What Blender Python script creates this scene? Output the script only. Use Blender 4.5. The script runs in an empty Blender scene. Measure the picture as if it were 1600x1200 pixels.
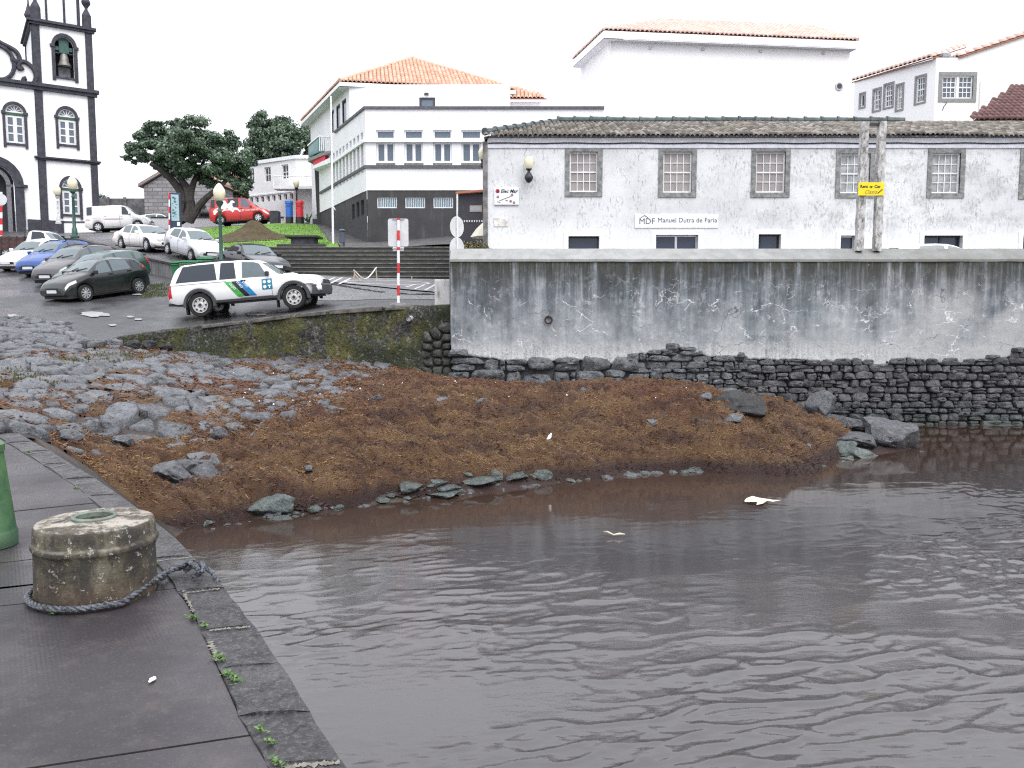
import bpy, bmesh, math, random
import numpy as np
from mathutils import Vector, Matrix, noise as mnoise
S = bpy.context.scene
C = S.collection
R = math.radians
random.seed(7); rng = np.random.default_rng(7)
PI = math.pi

# ---------------------------------------------------------------- camera
F = 1294.0; TH = R(5.08); EYE = 3.3
cd = bpy.data.cameras.new('camera'); cam = bpy.data.objects.new('camera', cd); C.objects.link(cam)
cam.location = (0, 0, EYE); cam.rotation_euler = (PI/2 - TH, 0, 0)
cd.sensor_width = 36; cd.lens = F/1600*36; cd.clip_start = 0.05; cd.clip_end = 3000
S.camera = cam
# ---------------------------------------------------------------- overcast daylight
W = bpy.data.worlds.new('World'); S.world = W; W.use_nodes = True
wn = W.node_tree; wn.nodes.clear()
wo = wn.nodes.new('ShaderNodeOutputWorld'); wb = wn.nodes.new('ShaderNodeBackground')
sk = wn.nodes.new('ShaderNodeTexSky'); sk.sky_type = 'NISHITA'; sk.sun_disc = False
sk.sun_elevation = R(52); sk.sun_rotation = R(150); sk.air_density = 1.0; sk.dust_density = 4.0
hs = wn.nodes.new('ShaderNodeHueSaturation'); hs.inputs['Saturation'].default_value = 0.3
mx = wn.nodes.new('ShaderNodeMix'); mx.data_type = 'RGBA'; mx.inputs[0].default_value = 0.78
mx.inputs[7].default_value = (8.4, 8.5, 9.1, 1)
wn.links.new(sk.outputs[0], hs.inputs['Color']); wn.links.new(hs.outputs[0], mx.inputs[6])
wg = wn.nodes.new('ShaderNodeTexCoord'); wz = wn.nodes.new('ShaderNodeSeparateXYZ'); wn.links.new(wg.outputs['Generated'], wz.inputs[0])
wm_ = wn.nodes.new('ShaderNodeMapRange'); wm_.inputs[1].default_value = 0; wm_.inputs[2].default_value = 1; wm_.inputs[3].default_value = .74; wm_.inputs[4].default_value = 1.5   # an overcast sky is brighter overhead
wn.links.new(wz.outputs[2], wm_.inputs[0]); wv = wn.nodes.new('ShaderNodeVectorMath'); wv.operation = 'SCALE'
wn.links.new(mx.outputs[2], wv.inputs[0]); wn.links.new(wm_.outputs[0], wv.inputs['Scale'])
wn.links.new(wv.outputs[0], wb.inputs[0]); wb.inputs[1].default_value = 0.12
wn.links.new(wb.outputs[0], wo.inputs[0])
sd = bpy.data.lights.new('sun', 'SUN'); sd.energy = 0.9; sd.angle = R(40); sd.color = (1, .97, .93)
sun = bpy.data.objects.new('sun', sd); C.objects.link(sun)
sun.rotation_euler = (R(38), 0, R(30))
S.view_settings.view_transform = 'Standard'; S.view_settings.look = 'None'
S.view_settings.gamma = 1; S.view_settings.use_curve_mapping = False
S.view_settings.exposure = 0.86
S.render.engine = 'CYCLES'
S.cycles.max_bounces = 6; S.cycles.use_denoising = False; S.cycles.filter_width = 1.2; S.cycles.sample_clamp_indirect = 4

# ---------------------------------------------------------------- camera maths: a photo pixel (1600x1200) and a depth give a point
ct, st_ = math.cos(TH), math.sin(TH)
def ray(px, py):
    a = (px-800)/F; v = (600-py)/F
    return np.array([a, ct + v*st_, v*ct - st_])
def P(px, py, Y):
    d = ray(px, py); s = Y/d[1]
    return Vector((d[0]*s, Y, EYE + d[2]*s))
def PZ(px, py, z):
    d = ray(px, py); s = (z-EYE)/d[2]
    return Vector((d[0]*s, d[1]*s, z))

class TPS:
    def __init__(s, pts, lam=0.02):
        p = np.array(pts, float); s.xy = p[:, :2]; n = len(p)
        K = s.k(s.xy, s.xy) + lam*np.eye(n); Q = np.c_[np.ones(n), s.xy]
        A = np.block([[K, Q], [Q.T, np.zeros((3, 3))]])
        s.w = np.linalg.solve(A, np.r_[p[:, 2], 0, 0, 0])
    @staticmethod
    def k(a, b):
        d2 = ((a[:, None, :]-b[None, :, :])**2).sum(-1)
        return 0.5*d2*np.log(d2+1e-9)
    def __call__(s, x, y):
        x = np.asarray(x, float); sh = x.shape
        q = np.c_[x.ravel(), np.asarray(y, float).ravel()]
        out = np.empty(len(q))
        for i in range(0, len(q), 20000):
            c = q[i:i+20000]
            out[i:i+20000] = s.k(c, s.xy) @ s.w[:-3] + np.c_[np.ones(len(c)), c] @ s.w[-3:]
        return out.reshape(sh)
    def z(s, x, y): return float(s(np.array([x]), np.array([y]))[0])
def hit(sf, px, py, y0=8, y1=90):
    """where the ray through a pixel meets a height surface"""
    d = ray(px, py); ys = np.linspace(y0, y1, 1500); t = ys/d[1]
    zs = EYE + d[2]*t - sf(d[0]*t, ys)
    i = np.where((zs[:-1] > 0) & (zs[1:] <= 0))[0]
    k = i[0] if len(i) else int(np.argmin(abs(zs)))
    return P(px, py, float(ys[k]))

# smooth numpy value noise (fbm) for displacement
_perm = rng.random((256, 256))
def vnoise(x, y):
    xi = np.floor(x).astype(int); yi = np.floor(y).astype(int)
    fx = x-xi; fy = y-yi; fx = fx*fx*(3-2*fx); fy = fy*fy*(3-2*fy)
    g = lambda a, b: _perm[a & 255, b & 255]
    return (g(xi, yi)*(1-fx)+g(xi+1, yi)*fx)*(1-fy) + (g(xi, yi+1)*(1-fx)+g(xi+1, yi+1)*fx)*fy
def fbm(x, y, o=4, gain=.5):
    s = 0; a = 1; t = 0
    for i in range(o):
        s = s + a*vnoise(x*2**i+17*i, y*2**i+31*i); t += a; a *= gain
    return s/t

# ---------------------------------------------------------------- objects
ORG = {}
def empty(name, loc=(0, 0, 0), label=None, cat=None, group=None):
    o = bpy.data.objects.new(name, None); C.objects.link(o); o.location = loc
    o.empty_display_size = .2; ORG[o.name] = Vector(loc); tag(o, label, cat, group); return o
def tag(o, label=None, cat=None, group=None, kind=None):
    if label: o['label'] = label
    if cat: o['category'] = cat
    if group: o['group'] = group
    if kind: o['kind'] = kind
    return o
def finish(me, name, mat, parent, smooth, org, sharp=35):
    o = bpy.data.objects.new(name, me); C.objects.link(o)
    for m in (mat if isinstance(mat, (list, tuple)) else [mat]): me.materials.append(m)
    if smooth:
        me.polygons.foreach_set('use_smooth', np.ones(len(me.polygons), bool))
        if sharp: me.set_sharp_from_angle(angle=R(sharp))
    if parent is not None: o.parent = parent
    else: o.location = org
    ORG[o.name] = Vector(org); me.update(); return o
class MB:
    def __init__(s): s.v = []; s.f = []; s.mi = []; s.cur = 0
    def add(s, v, f):
        n = len(s.v); s.v += [tuple(p) for p in v]; s.f += [tuple(i+n for i in q) for q in f]
        s.mi += [s.cur]*len(f); return s
    def quad(s, a, b, c, d): return s.add([a, b, c, d], [(0, 1, 2, 3)])
    def hexa(s, p):   # 8 points, bottom ring then top ring
        return s.add(p, [(3, 2, 1, 0), (4, 5, 6, 7), (0, 1, 5, 4), (1, 2, 6, 5), (2, 3, 7, 6), (3, 0, 4, 7)])
    def box(s, x0, x1, y0, y1, z0, z1):
        return s.hexa([(x0, y0, z0), (x1, y0, z0), (x1, y1, z0), (x0, y1, z0), (x0, y0, z1), (x1, y0, z1), (x1, y1, z1), (x0, y1, z1)])
    def fbox(s, fr, u0, u1, z0, z1, d0, d1):
        q = [fr.pt(u0, z0, d1), fr.pt(u1, z0, d1), fr.pt(u1, z0, d0), fr.pt(u0, z0, d0)]
        t = [fr.pt(u0, z1, d1), fr.pt(u1, z1, d1), fr.pt(u1, z1, d0), fr.pt(u0, z1, d0)]
        return s.hexa(q+t)
    def cyl(s, a, b, r0, r1=None, n=12, caps=True):
        r1 = r0 if r1 is None else r1; a = Vector(a); b = Vector(b); d = (b-a).normalized()
        e = d.orthogonal().normalized(); g = d.cross(e)
        ring = lambda c, r: [c + (e*math.cos(2*PI*i/n)+g*math.sin(2*PI*i/n))*r for i in range(n)]
        f = [(i, (i+1) % n, n+(i+1) % n, n+i) for i in range(n)]
        if caps: f += [tuple(range(n-1, -1, -1)), tuple(range(n, 2*n))]
        return s.add(ring(a, r0)+ring(b, r1), f)
    def lathe(s, c, prof, n=20, axis=None, caps=True):
        c = Vector(c); M = Matrix.Identity(3) if axis is None else Vector((0, 0, 1)).rotation_difference(Vector(axis)).to_matrix()
        v = []; f = []
        for r, z in prof:
            v += [c + M @ Vector((r*math.cos(2*PI*i/n), r*math.sin(2*PI*i/n), z)) for i in range(n)]
        for k in range(len(prof)-1):
            f += [(k*n+i, k*n+(i+1) % n, (k+1)*n+(i+1) % n, (k+1)*n+i) for i in range(n)]
        if caps:
            f += [tuple(range(n-1, -1, -1)), tuple(range((len(prof)-1)*n, len(prof)*n))]
        return s.add(v, f)
    def tube(s, pts, r, n=8, closed=False):
        pts = [Vector(p) for p in pts]; m = len(pts); rs = r if isinstance(r, (list, tuple)) else [r]*m
        v = []; f = []; e = None
        for i, p in enumerate(pts):
            t = (pts[(i+1) % m if closed else min(i+1, m-1)] - pts[(i-1) % m if closed else max(i-1, 0)]).normalized()
            e = t.orthogonal().normalized() if e is None else (e - t*e.dot(t)).normalized()
            g = t.cross(e)
            v += [p + (e*math.cos(2*PI*k/n)+g*math.sin(2*PI*k/n))*rs[i] for k in range(n)]
        for i in range(m if closed else m-1):
            j = (i+1) % m
            f += [(i*n+k, i*n+(k+1) % n, j*n+(k+1) % n, j*n+k) for k in range(n)]
        if not closed: f += [tuple(range(n-1, -1, -1)), tuple(range((m-1)*n, m*n))]
        return s.add(v, f)
    def prism(s, pts2, fr, d0, d1):   # polygon (u,z) in a frame, counter-clockwise seen from outside
        n = len(pts2); v = [fr.pt(u, z, d1) for u, z in pts2]+[fr.pt(u, z, d0) for u, z in pts2]
        f = [tuple(range(n)), tuple(range(2*n-1, n-1, -1))]+[(i, n+i, n+(i+1) % n, (i+1) % n) for i in range(n)]
        return s.add(v, f)
    def build(s, name, mat, parent=None, smooth=False, org=None, sharp=35, bevel=0):
        if org is None: org = ORG[parent.name] if parent is not None else (0, 0, 0)
        org = Vector(org); me = bpy.data.meshes.new(name)
        me.from_pydata([(p[0]-org.x, p[1]-org.y, p[2]-org.z) for p in s.v], [], s.f)
        if any(s.mi): me.polygons.foreach_set('material_index', s.mi)
        o = finish(me, name, mat, parent, smooth, org, sharp)
        if bevel:
            b = o.modifiers.new('bevel', 'BEVEL'); b.width = bevel; b.segments = 2; b.limit_method = 'ANGLE'
        return o
def npmesh(name, V, Fq, mat, parent=None, smooth=False, org=(0, 0, 0), sharp=None):
    """fast mesh: V (n,3), Fq (m,k) faces of one size"""
    me = bpy.data.meshes.new(name); V = np.asarray(V, np.float32); Fq = np.asarray(Fq, np.int32)
    if parent is not None: org = ORG[parent.name]
    V = V - np.array(org, np.float32)
    k = Fq.shape[1]; me.vertices.add(len(V)); me.vertices.foreach_set('co', V.ravel())
    me.loops.add(Fq.size); me.loops.foreach_set('vertex_index', Fq.ravel())
    me.polygons.add(len(Fq)); me.polygons.foreach_set('loop_start', np.arange(0, Fq.size, k, dtype=np.int32))
    me.update(calc_edges=True); me.validate()
    return finish(me, name, mat, parent, smooth, org, sharp)
def inst(name, TV, TF, M, mat, parent=None, smooth=False, org=(0, 0, 0)):
    """many copies of a small template joined into one mesh; M is (n,3,4)"""
    TV = np.asarray(TV, float); TF = np.asarray(TF, int); n = len(M)
    V = np.einsum('nij,vj->nvi', M[:, :, :3], TV) + M[:, None, :, 3]
    Fq = TF[None] + (np.arange(n)*len(TV))[:, None, None]
    return npmesh(name, V.reshape(-1, 3), Fq.reshape(-1, TF.shape[1]), mat, parent, smooth, org)
def grid(name, X, Y, Z, mat, parent=None, smooth=True, org=(0, 0, 0), mask=None):
    m, n = X.shape; V = np.stack([X, Y, Z], -1).reshape(-1, 3)
    i = np.arange((m-1)*(n-1)); r = i//(n-1); c = i % (n-1); a = r*n+c
    Fq = np.stack([a, a+1, a+n+1, a+n], 1)
    if mask is not None: Fq = Fq[mask.reshape(-1)[a]]
    return npmesh(name, V, Fq, mat, parent, smooth, org)
class Fr:
    """a wall plane: origin, direction along it, outward normal"""
    def __init__(s, x, y, ang=0):
        s.o = Vector((x, y, 0)); a = R(ang); s.u = Vector((math.cos(a), math.sin(a), 0)); s.n = Vector((math.sin(a), -math.cos(a), 0))
    def pt(s, u, z, d=0):
        p = s.o + s.u*u + s.n*d; return Vector((p.x, p.y, z))
    def uv(s, px, py, d=0):
        r = Vector(ray(px, py)); o = s.o + s.n*d
        t = (o - Vector((0, 0, 0))).dot(s.n)/r.dot(s.n); p = r*t
        return ((Vector((p.x, p.y, 0))-o).dot(s.u), EYE+p.z)
    def rect(s, x0, y0, x1, y1):
        ym = (y0+y1)/2; xm = (x0+x1)/2
        return (s.uv(x0, ym)[0], s.uv(x1, ym)[0], s.uv(xm, y1)[1], s.uv(xm, y0)[1])
def facade(mb, fr, L0, L1, z0, z1, ops=(), depth=.2, d=0):
    us = sorted({L0, L1, *[o[0] for o in ops], *[o[1] for o in ops]}); zs = sorted({z0, z1, *[o[2] for o in ops], *[o[3] for o in ops]})
    us = [u for u in us if L0 <= u <= L1]; zs = [z for z in zs if z0 <= z <= z1]
    for a, b in zip(us, us[1:]):
        for c, e in zip(zs, zs[1:]):
            m, k = (a+b)/2, (c+e)/2
            if any(o[0] < m < o[1] and o[2] < k < o[3] for o in ops): continue
            mb.quad(fr.pt(a, c, d), fr.pt(b, c, d), fr.pt(b, e, d), fr.pt(a, e, d))
    for a, b, c, e in ops:
        c = max(c, z0); q = [(a, c), (b, c), (b, e), (a, e)]
        for i in range(4):
            (u1, w1), (u2, w2) = q[i], q[(i+1) % 4]
            mb.quad(fr.pt(u1, w1, d), fr.pt(u1, w1, d-depth), fr.pt(u2, w2, d-depth), fr.pt(u2, w2, d))
def share(src, name, parent, loc):
    """another object of the same mesh under a parent, offset from the source"""
    o = bpy.data.objects.new(name, src.data); C.objects.link(o); o.parent = parent; o.location = loc; ORG[o.name] = ORG.get(src.name, Vector()); return o
def copy_tree(o, parent=None):
    c = o.copy(); C.objects.link(c); c.parent = parent; ORG[c.name] = ORG[o.name]
    for ch in list(o.children): copy_tree(ch, c)
    return c

# ---------------------------------------------------------------- materials
class G:
    def __init__(s, name):
        s.m = bpy.data.materials.new(name); s.m.use_nodes = True; s.t = s.m.node_tree; s.t.nodes.clear()
        s.pos = None
    def n(s, ty, **k):
        x = s.t.nodes.new('ShaderNode'+ty)
        for a, b in k.items(): setattr(x, a, b)
        return x
    def put(s, sock, v):
        if isinstance(v, bpy.types.NodeSocket): s.t.links.new(v, sock)
        elif isinstance(v, (tuple, list)) and len(v) == 3 and sock.type == 'RGBA': sock.default_value = (*v, 1)
        else: sock.default_value = v
    def P(s):
        if s.pos is None: s.pos = s.n('NewGeometry').outputs['Position']
        return s.pos
    def O(s): return s.n('TexCoord').outputs['Object']
    def map(s, sc, vec=None, rot=(0, 0, 0), loc=(0, 0, 0)):
        x = s.n('Mapping'); s.put(x.inputs[0], vec or s.P()); x.inputs[3].default_value = sc; x.inputs[2].default_value = rot; x.inputs[1].default_value = loc; return x.outputs[0]
    def noise(s, sc, det=4, rough=.6, vec=None, dist=0):
        x = s.n('TexNoise'); s.put(x.inputs['Vector'], vec or s.P()); x.inputs['Scale'].default_value = sc
        x.inputs['Detail'].default_value = det; x.inputs['Roughness'].default_value = rough; x.inputs['Distortion'].default_value = dist; return x.outputs[0]
    def vor(s, sc, vec=None, feat='F1', out='Distance', rand=1):
        x = s.n('TexVoronoi'); x.feature = feat; s.put(x.inputs['Vector'], vec or s.P()); x.inputs['Scale'].default_value = sc; x.inputs['Randomness'].default_value = rand; return x.outputs[out]
    def ramp(s, f, stops, interp='LINEAR'):
        x = s.n('ValToRGB'); s.put(x.inputs[0], f); e = x.color_ramp.elements; x.color_ramp.interpolation = interp
        while len(e) < len(stops): e.new(.5)
        for el, (p, c) in zip(e, stops):
            el.position = p; el.color = (c, c, c, 1) if isinstance(c, (int, float)) else (*c, 1)
        return x.outputs[0]
    def mix(s, f, a, b, mode='MIX'):
        x = s.n('Mix'); x.data_type = 'RGBA'; x.blend_type = mode
        s.put(x.inputs[0], f); s.put(x.inputs[6], a); s.put(x.inputs[7], b); return x.outputs[2]
    def math(s, op, a, b=0.0, c=None):
        x = s.n('Math'); x.operation = op; s.put(x.inputs[0], a); s.put(x.inputs[1], b)
        if c is not None: s.put(x.inputs[2], c)
        return x.outputs[0]
    def sep(s, v=None):
        x = s.n('SeparateXYZ'); s.put(x.inputs[0], v or s.P()); return x.outputs
    def mr(s, v, a, b, c=0.0, d=1.0):
        x = s.n('MapRange'); s.put(x.inputs[0], v)
        for i, q in enumerate((a, b, c, d)): x.inputs[i+1].default_value = q
        return x.outputs[0]
    def isl(s): return s.n('NewGeometry').outputs['Random Per Island']
    def rnd(s): return s.n('ObjectInfo').outputs['Random']
    def bump(s, h, st=.3, dist=.02, nrm=None):
        x = s.n('Bump'); s.put(x.inputs['Height'], h); x.inputs['Strength'].default_value = st; x.inputs['Distance'].default_value = dist
        if nrm is not None: s.put(x.inputs['Normal'], nrm)
        return x.outputs[0]
    def out(s, col, rough=.7, nrm=None, **k):
        b = s.n('BsdfPrincipled'); s.put(b.inputs['Base Color'], col); s.put(b.inputs['Roughness'], rough)
        if nrm is not None: s.put(b.inputs['Normal'], nrm)
        for a, v in k.items(): s.put(b.inputs[a.replace('_', ' ')], v)
        o = s.n('OutputMaterial'); s.t.links.new(b.outputs[0], o.inputs[0]); return s.m
def M(name, col, rough=.7, var=.25, sc=6, bump=.15, dist=.01, objc=False, **k):
    g = G(name); v = g.O() if objc else g.P()
    n = g.noise(sc, 5, .65, v)
    lo = tuple(c*(1-var) for c in col); hi = tuple(min(.95, c*(1+var)) for c in col)
    c = g.ramp(n, [(.38, lo), (.62, hi)])
    nr = g.bump(g.noise(sc*6, 4, .6, v), bump, dist) if bump else None
    return g.out(c, rough, nr, **k)
def flat(name, col, rough=.5, **k): return M(name, col, rough, .06, 8, 0, objc=True, **k)
def paint(name, col, rough=.25):
    g = G(name); n = g.noise(3, 4, .6, g.O())
    z = g.sep(g.O())[2]
    dirt = g.math('MULTIPLY', g.mr(z, .55, .15), g.ramp(g.noise(9, 5, .7, g.O()), [(.3, .15), (.75, .75)]))
    c = g.mix(g.ramp(n, [(.3, 0), (.7, .25)]), col, tuple(x*.82 for x in col))
    c = g.mix(dirt, c, (.10, .09, .08))
    return g.out(c, g.mix(dirt, (rough,)*3, (.7,)*3), None, Coat_Weight=.35, Coat_Roughness=.08)
glass_dark = flat('dark_glass', (.022, .030, .042), .06)
glass_car = flat('car_glass', (.10, .13, .14), .05)
glass_grey = flat('grey_glass', (.10, .13, .17), .08)
black_pl = flat('black_plastic', (.02, .02, .022), .5)
dark_pl = flat('dark_plastic', (.035, .037, .042), .55)
rubber = M('rubber', (.012, .012, .013), .85, .3, 20, .2, objc=True)
alu = flat('alloy', (.55, .56, .58), .3, Metallic=.7)
chrome = flat('chrome', (.6, .6, .6), .15, Metallic=1)
lamp_glass = flat('headlight_glass', (.62, .64, .66), .08)
red_glass = flat('red_lens', (.45, .015, .02), .12)
orange_glass = flat('orange_lens', (.6, .2, .02), .15)
plate_w = flat('plate', (.72, .74, .78), .4)
white_met = M('white_metal', (.75, .76, .78), .45, .08, 5, 0)
red_met = M('red_metal', (.55, .02, .025), .45, .12, 5, 0)
galv = M('galvanised', (.42, .44, .46), .45, .15, 8, 0, Metallic=.3)
iron = M('dark_iron', (.02, .022, .025), .5, .3, 8, .1)
green_paint = M('green_paint', (.02, .12, .07), .4, .2, 5, .05)
# ================================================================ GROUND SURFACES
def ctl(rows): return [tuple(P(*r)) for r in rows]
LOW = TPS(ctl([(27,672,10.9),(-120,674,10.8),(-500,674,10.8),(100,716,11.1),(160,752,11.5),(210,788,12.0),(275,838,12.0),(430,803,13.2),(600,782,14.2),
  (860,752,15.9),(1090,738,17),(1290,714,18.6),(1400,695,20),(240,740,13.7),(560,700,15.3),(850,660,17.7),(1100,660,17.7),(1200,640,21),
  (705,600,23.8),(900,630,23.8),(1000,646,23.8),(1130,644,23.8),(1270,642,23.8),(1300,660,23.8),(1360,662,23.8),(1600,676,23.8),
  (640,574,24.3),(480,564,24),(320,556,23.7),(200,542,23),(150,539,22.5),(0,600,15.5),(0,541,20.5),(0,502,26),(130,507,27),(200,640,15.5),
  (300,600,18.5),(200,580,19),(450,610,19),(560,600,20.5),(-300,510,26),(-300,600,15.5)]) +
  [(-3.5,9.5,-.7),(-1,11,-.8),(2,12.5,-.8),(5,14.2,-.8),(9,16.5,-.8),(-3,6,-1),(0,7,-1.2),(12,20.5,-.7),(8,8,-1.5),(16,14,-1.4),(20,23,-.6)])
MID = TPS(ctl([(150,536,22.5),(0,541,20.5),(0,500,26),(130,505,27),(210,524,23.3),(310,511,23.9),(400,501,24.1),(480,491,24.3),(560,485,24.4),(640,480,24.5),(695,478,24.6),
  (325,501,27.6),(468,487,27.6),(622,477,25.3),(600,465,29),(690,462,29),(508,441,35),(590,449,33.5),(680,459,31.5),(505,432,37.6),(700,438,37.3),
  (120,474,31),(212,463,33),(225,447,35.5),(60,437,37),(10,425,40),(0,385,52),(265,456,34),(345,430,35.4),(395,424,37.2),(430,427,37.2),(330,470,31),(-300,440,36),(-300,505,26),(-300,385,52)]) +
  [(5,29,3.9),(25,29,4.0),(25,25,3.85),(5,25,3.85),(5,37,4.6),(25,37,5)])
CROW = ctl([(235,394,44),(300,410,41),(395,421,38.2),(180,384,50),(150,364,60),(100,363,64),(-60,363,64),(-300,363,64),(115,374,52),(215,400,40),(268,415,36.8),
  (250,374,52),(340,354,61),(420,351,57),(500,350,57),(350,388,44),(400,368,50),(500,385,40.5),(600,384,41),(572,381,45),(345,429,35.6),(430,426,37.4),(508,439,36),
  (700,384,40)])
UP = TPS(CROW + [(5,37.5,4.7),(5,42,6.5),(20,42,6.6),(0,60,9.3),(25,60,9),(40,45,7),(-60,80,13),(0,90,12),(40,90,12),(-90,120,16),(0,140,14),(90,140,14),(-70,55,9),(90,60,9)])

def waves_mat(): pass
# ---- wet basalt bed of the slipway and beach
g = G('beach_bed'); v = g.P()
n1 = g.noise(3, 6, .7); n2 = g.noise(26, 4, .6)
c = g.ramp(n1, [(.38, (.014, .012, .011)), (.5, (.030, .022, .018)), (.64, (.06, .035, .022))])
bed_mat = g.out(c, .55, g.bump(g.math('ADD', n2, n1), .5, .03))
xs = np.linspace(-32, 40, 240); ys = np.r_[np.linspace(4, 10, 20), np.linspace(10.2, 24.4, 110)]
X, Y = np.meshgrid(xs, ys); Z = LOW(X, Y) + .05*(fbm(X*1.5, Y*1.5)-.5)
Z = np.where(Y < 10.95, np.minimum(Z, 1.3), Z); Z = np.maximum(Z, -2.2)
Z = np.where(X > 14, np.minimum(Z, -.6), Z)
beach = tag(grid('beach', X, Y, Z, bed_mat), 'dark wet beach bed under the seaweed and the slipway stones', kind='structure')

# ---- wet asphalt
g = G('asphalt'); n1 = g.noise(.35, 5, .6); n2 = g.noise(60, 3, .7); n3 = g.noise(2.2, 5, .7)
c = g.mix(g.ramp(n3, [(.35, 0), (.7, 1)]), (.036, .036, .041), (.062, .061, .066))
c = g.mix(g.ramp(n2, [(.6, 0), (.75, .35)]), c, (.12, .12, .125))
wet = g.ramp(n1, [(.42, .62), (.62, .22)])
asphalt = g.out(c, wet, g.bump(n2, .25, .006))
fx = [p[0] for p in ctl([(-300,560,20),(0,541,20.5),(150,538,22.5)])]; fy = [20, 20.5, 22.5]
low_line = [(150,536,541,22.6),(210,524,548,23.2),(310,511,556,23.8),(400,501,560,24.05),(480,491,564,24.2),(560,485,569,24.3),(640,480,575,24.35),(704,478,586,24.4)]
lx = [P(a, b, d)[0] for a, b, c_, d in low_line]; ly = [d for *_, d in low_line]
def front(x): return np.interp(x, fx + lx + [4, 40], fy + ly + [24.55, 24.55])
xs = np.r_[np.linspace(-40, -20, 14), np.linspace(-19.5, 0, 110), np.linspace(.5, 30, 40)]
T = np.r_[np.linspace(0, .25, 30), np.linspace(.27, 1, 50)]
X, TT = np.meshgrid(xs, T); Fx = front(X)+.02
Y = Fx + TT*(60-Fx); Z = MID(X, Y)
deep = np.clip((Y-37.5)/4, 0, 1)
Z = np.where(X > -12, Z-deep*1.5, Z); Z = np.minimum(Z, np.where(Y > 36, UP(X, Y)-.12, 99))
road = tag(grid('road', X, Y, Z, asphalt), 'wet dark asphalt of the lower car park and road', kind='structure')

# ---- upper street of small setts
g = G('setts'); v = g.map((7, 5, 5)); e = g.vor(1, v, 'DISTANCE_TO_EDGE'); cc = g.vor(1, v, 'F1', 'Color')
n = g.noise(.6, 5, .6)
c = g.mix(g.ramp(n, [(.3, 0), (.7, 1)]), (.06, .06, .066), (.12, .12, .128))
c = g.mix(.25, c, cc, 'SOFT_LIGHT'); c = g.mix(g.ramp(e, [(.02, 1), (.12, 0)]), c, (.02, .02, .02))
setts = g.out(c, g.ramp(n, [(.4, .5), (.6, .3)]), g.bump(g.ramp(e, [(0, 0), (.25, 1)]), .6, .02))
wallc = ctl([(115,374,52),(215,400,40),(268,415,36.8),(345,430,35.4),(430,427,37.2),(508,432,37.6),(700,438,37.4)])
wx = [p[0] for p in wallc]; wy = [p[1] for p in wallc]
def upfront(x): return np.interp(x, [-200, wx[0]-1.2]+wx+[20, 200], [56, 55]+wy+[37.4, 37.4])
xs = np.r_[np.linspace(-160, -50, 12), np.linspace(-46, 4, 150), np.linspace(6, 160, 20)]
T = np.r_[np.linspace(0, .3, 50), np.linspace(.31, 1, 30)]
X, TT = np.meshgrid(xs, T); Fx = upfront(X)+.15; Y = Fx + TT*(230-Fx); Z = UP(X, Y)
Z = np.where((X > np.interp(Y, [37, 40], [-10.1, -13.0])) & (X < 1.2) & (Y < 40.2), Z-1.6, Z)
tag(grid('street', X, Y, Z, setts), 'grey stone sett street climbing to the church', kind='structure')

# setts on the road in front of the steps, a sheet on the same slope
def sheet(name, px, mat, sf, lift, n=24, label=None, kind='structure', parent=None):
    """px: four corners (px,py,Y); a sheet that follows a ground surface"""
    a, b, c, d = [P(*q) for q in px]
    s, t = np.meshgrid(np.linspace(0, 1, n), np.linspace(0, 1, n))
    X = (1-t)*((1-s)*a.x+s*b.x)+t*((1-s)*d.x+s*c.x); Y = (1-t)*((1-s)*a.y+s*b.y)+t*((1-s)*d.y+s*c.y)
    o = grid(name, X, Y, sf(X, Y)+lift, mat, parent)
    return tag(o, label, kind=kind) if parent is None else o
g = G('road_setts'); v = g.map((8, 8, 8)); e = g.vor(1, v, 'DISTANCE_TO_EDGE'); n = g.noise(1.2, 5, .7)
c = g.mix(g.ramp(n, [(.3, 0), (.7, 1)]), (.12, .125, .135), (.2, .205, .215)); c = g.mix(g.ramp(e, [(.03, .8), (.14, 0)]), c, (.04, .04, .04))
rs = g.out(c, .42, g.bump(g.ramp(e, [(0, 0), (.25, 1)]), .5, .02))
sheet('sett_road', [(455,462,31.0),(720,476,26.3),(720,461,31.3),(480,437,36.0)], rs, MID, .012, label='strip of paler stone setts crossing below the steps')
pav = M('pavement_grey', (.15, .15, .155), .5, .2, 4, .2)
sheet('pavement', [(500,441,35.1),(720,461.5,31.2),(760,440,37.6),(470,431,37.8)], pav, MID, .06, label='flat grey pavement at the foot of the steps')
white_line = M('white_line', (.5, .5, .5), .55, .3, 14, .1)
pave_marks = empty('pavement_marking', P(600,448,34), 'white hatched lines and a long oval painted on the pavement below the steps', 'road marking')
def line_strip(pts, w, mat, parent, name, sf=MID, lift=.066):
    mb = MB(); q = []
    for i, p in enumerate(pts):
        a = pts[max(i-1, 0)]; b = pts[min(i+1, len(pts)-1)]; d = Vector((b[0]-a[0], b[1]-a[1], 0)).normalized(); nrm = Vector((-d.y, d.x, 0))*w/2
        q.append([(p[0]+s*nrm.x, p[1]+s*nrm.y, sf.z(p[0]+s*nrm.x, p[1]+s*nrm.y)+lift) for s in (-1, 1)])
    for a, b in zip(q, q[1:]): mb.quad(a[0], b[0], b[1], a[1])
    return mb.build(name, mat, parent)
for a, b in [((523,436),(507,443)),((535,436),(517,445)),((548,437),(530,446)),((648,447),(634,451)),((664,447),(648,454)),((680,447),(664,456)),((694,450),(678,458))]:
    pa, pb = hit(MID, *a, 25, 40), hit(MID, *b, 25, 40); line_strip([pa.lerp(pb, t) for t in (0, .5, 1)], .10, white_line, pave_marks, 'hatch_line')
oc = hit(MID, 605, 443.5, 28, 40)
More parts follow.
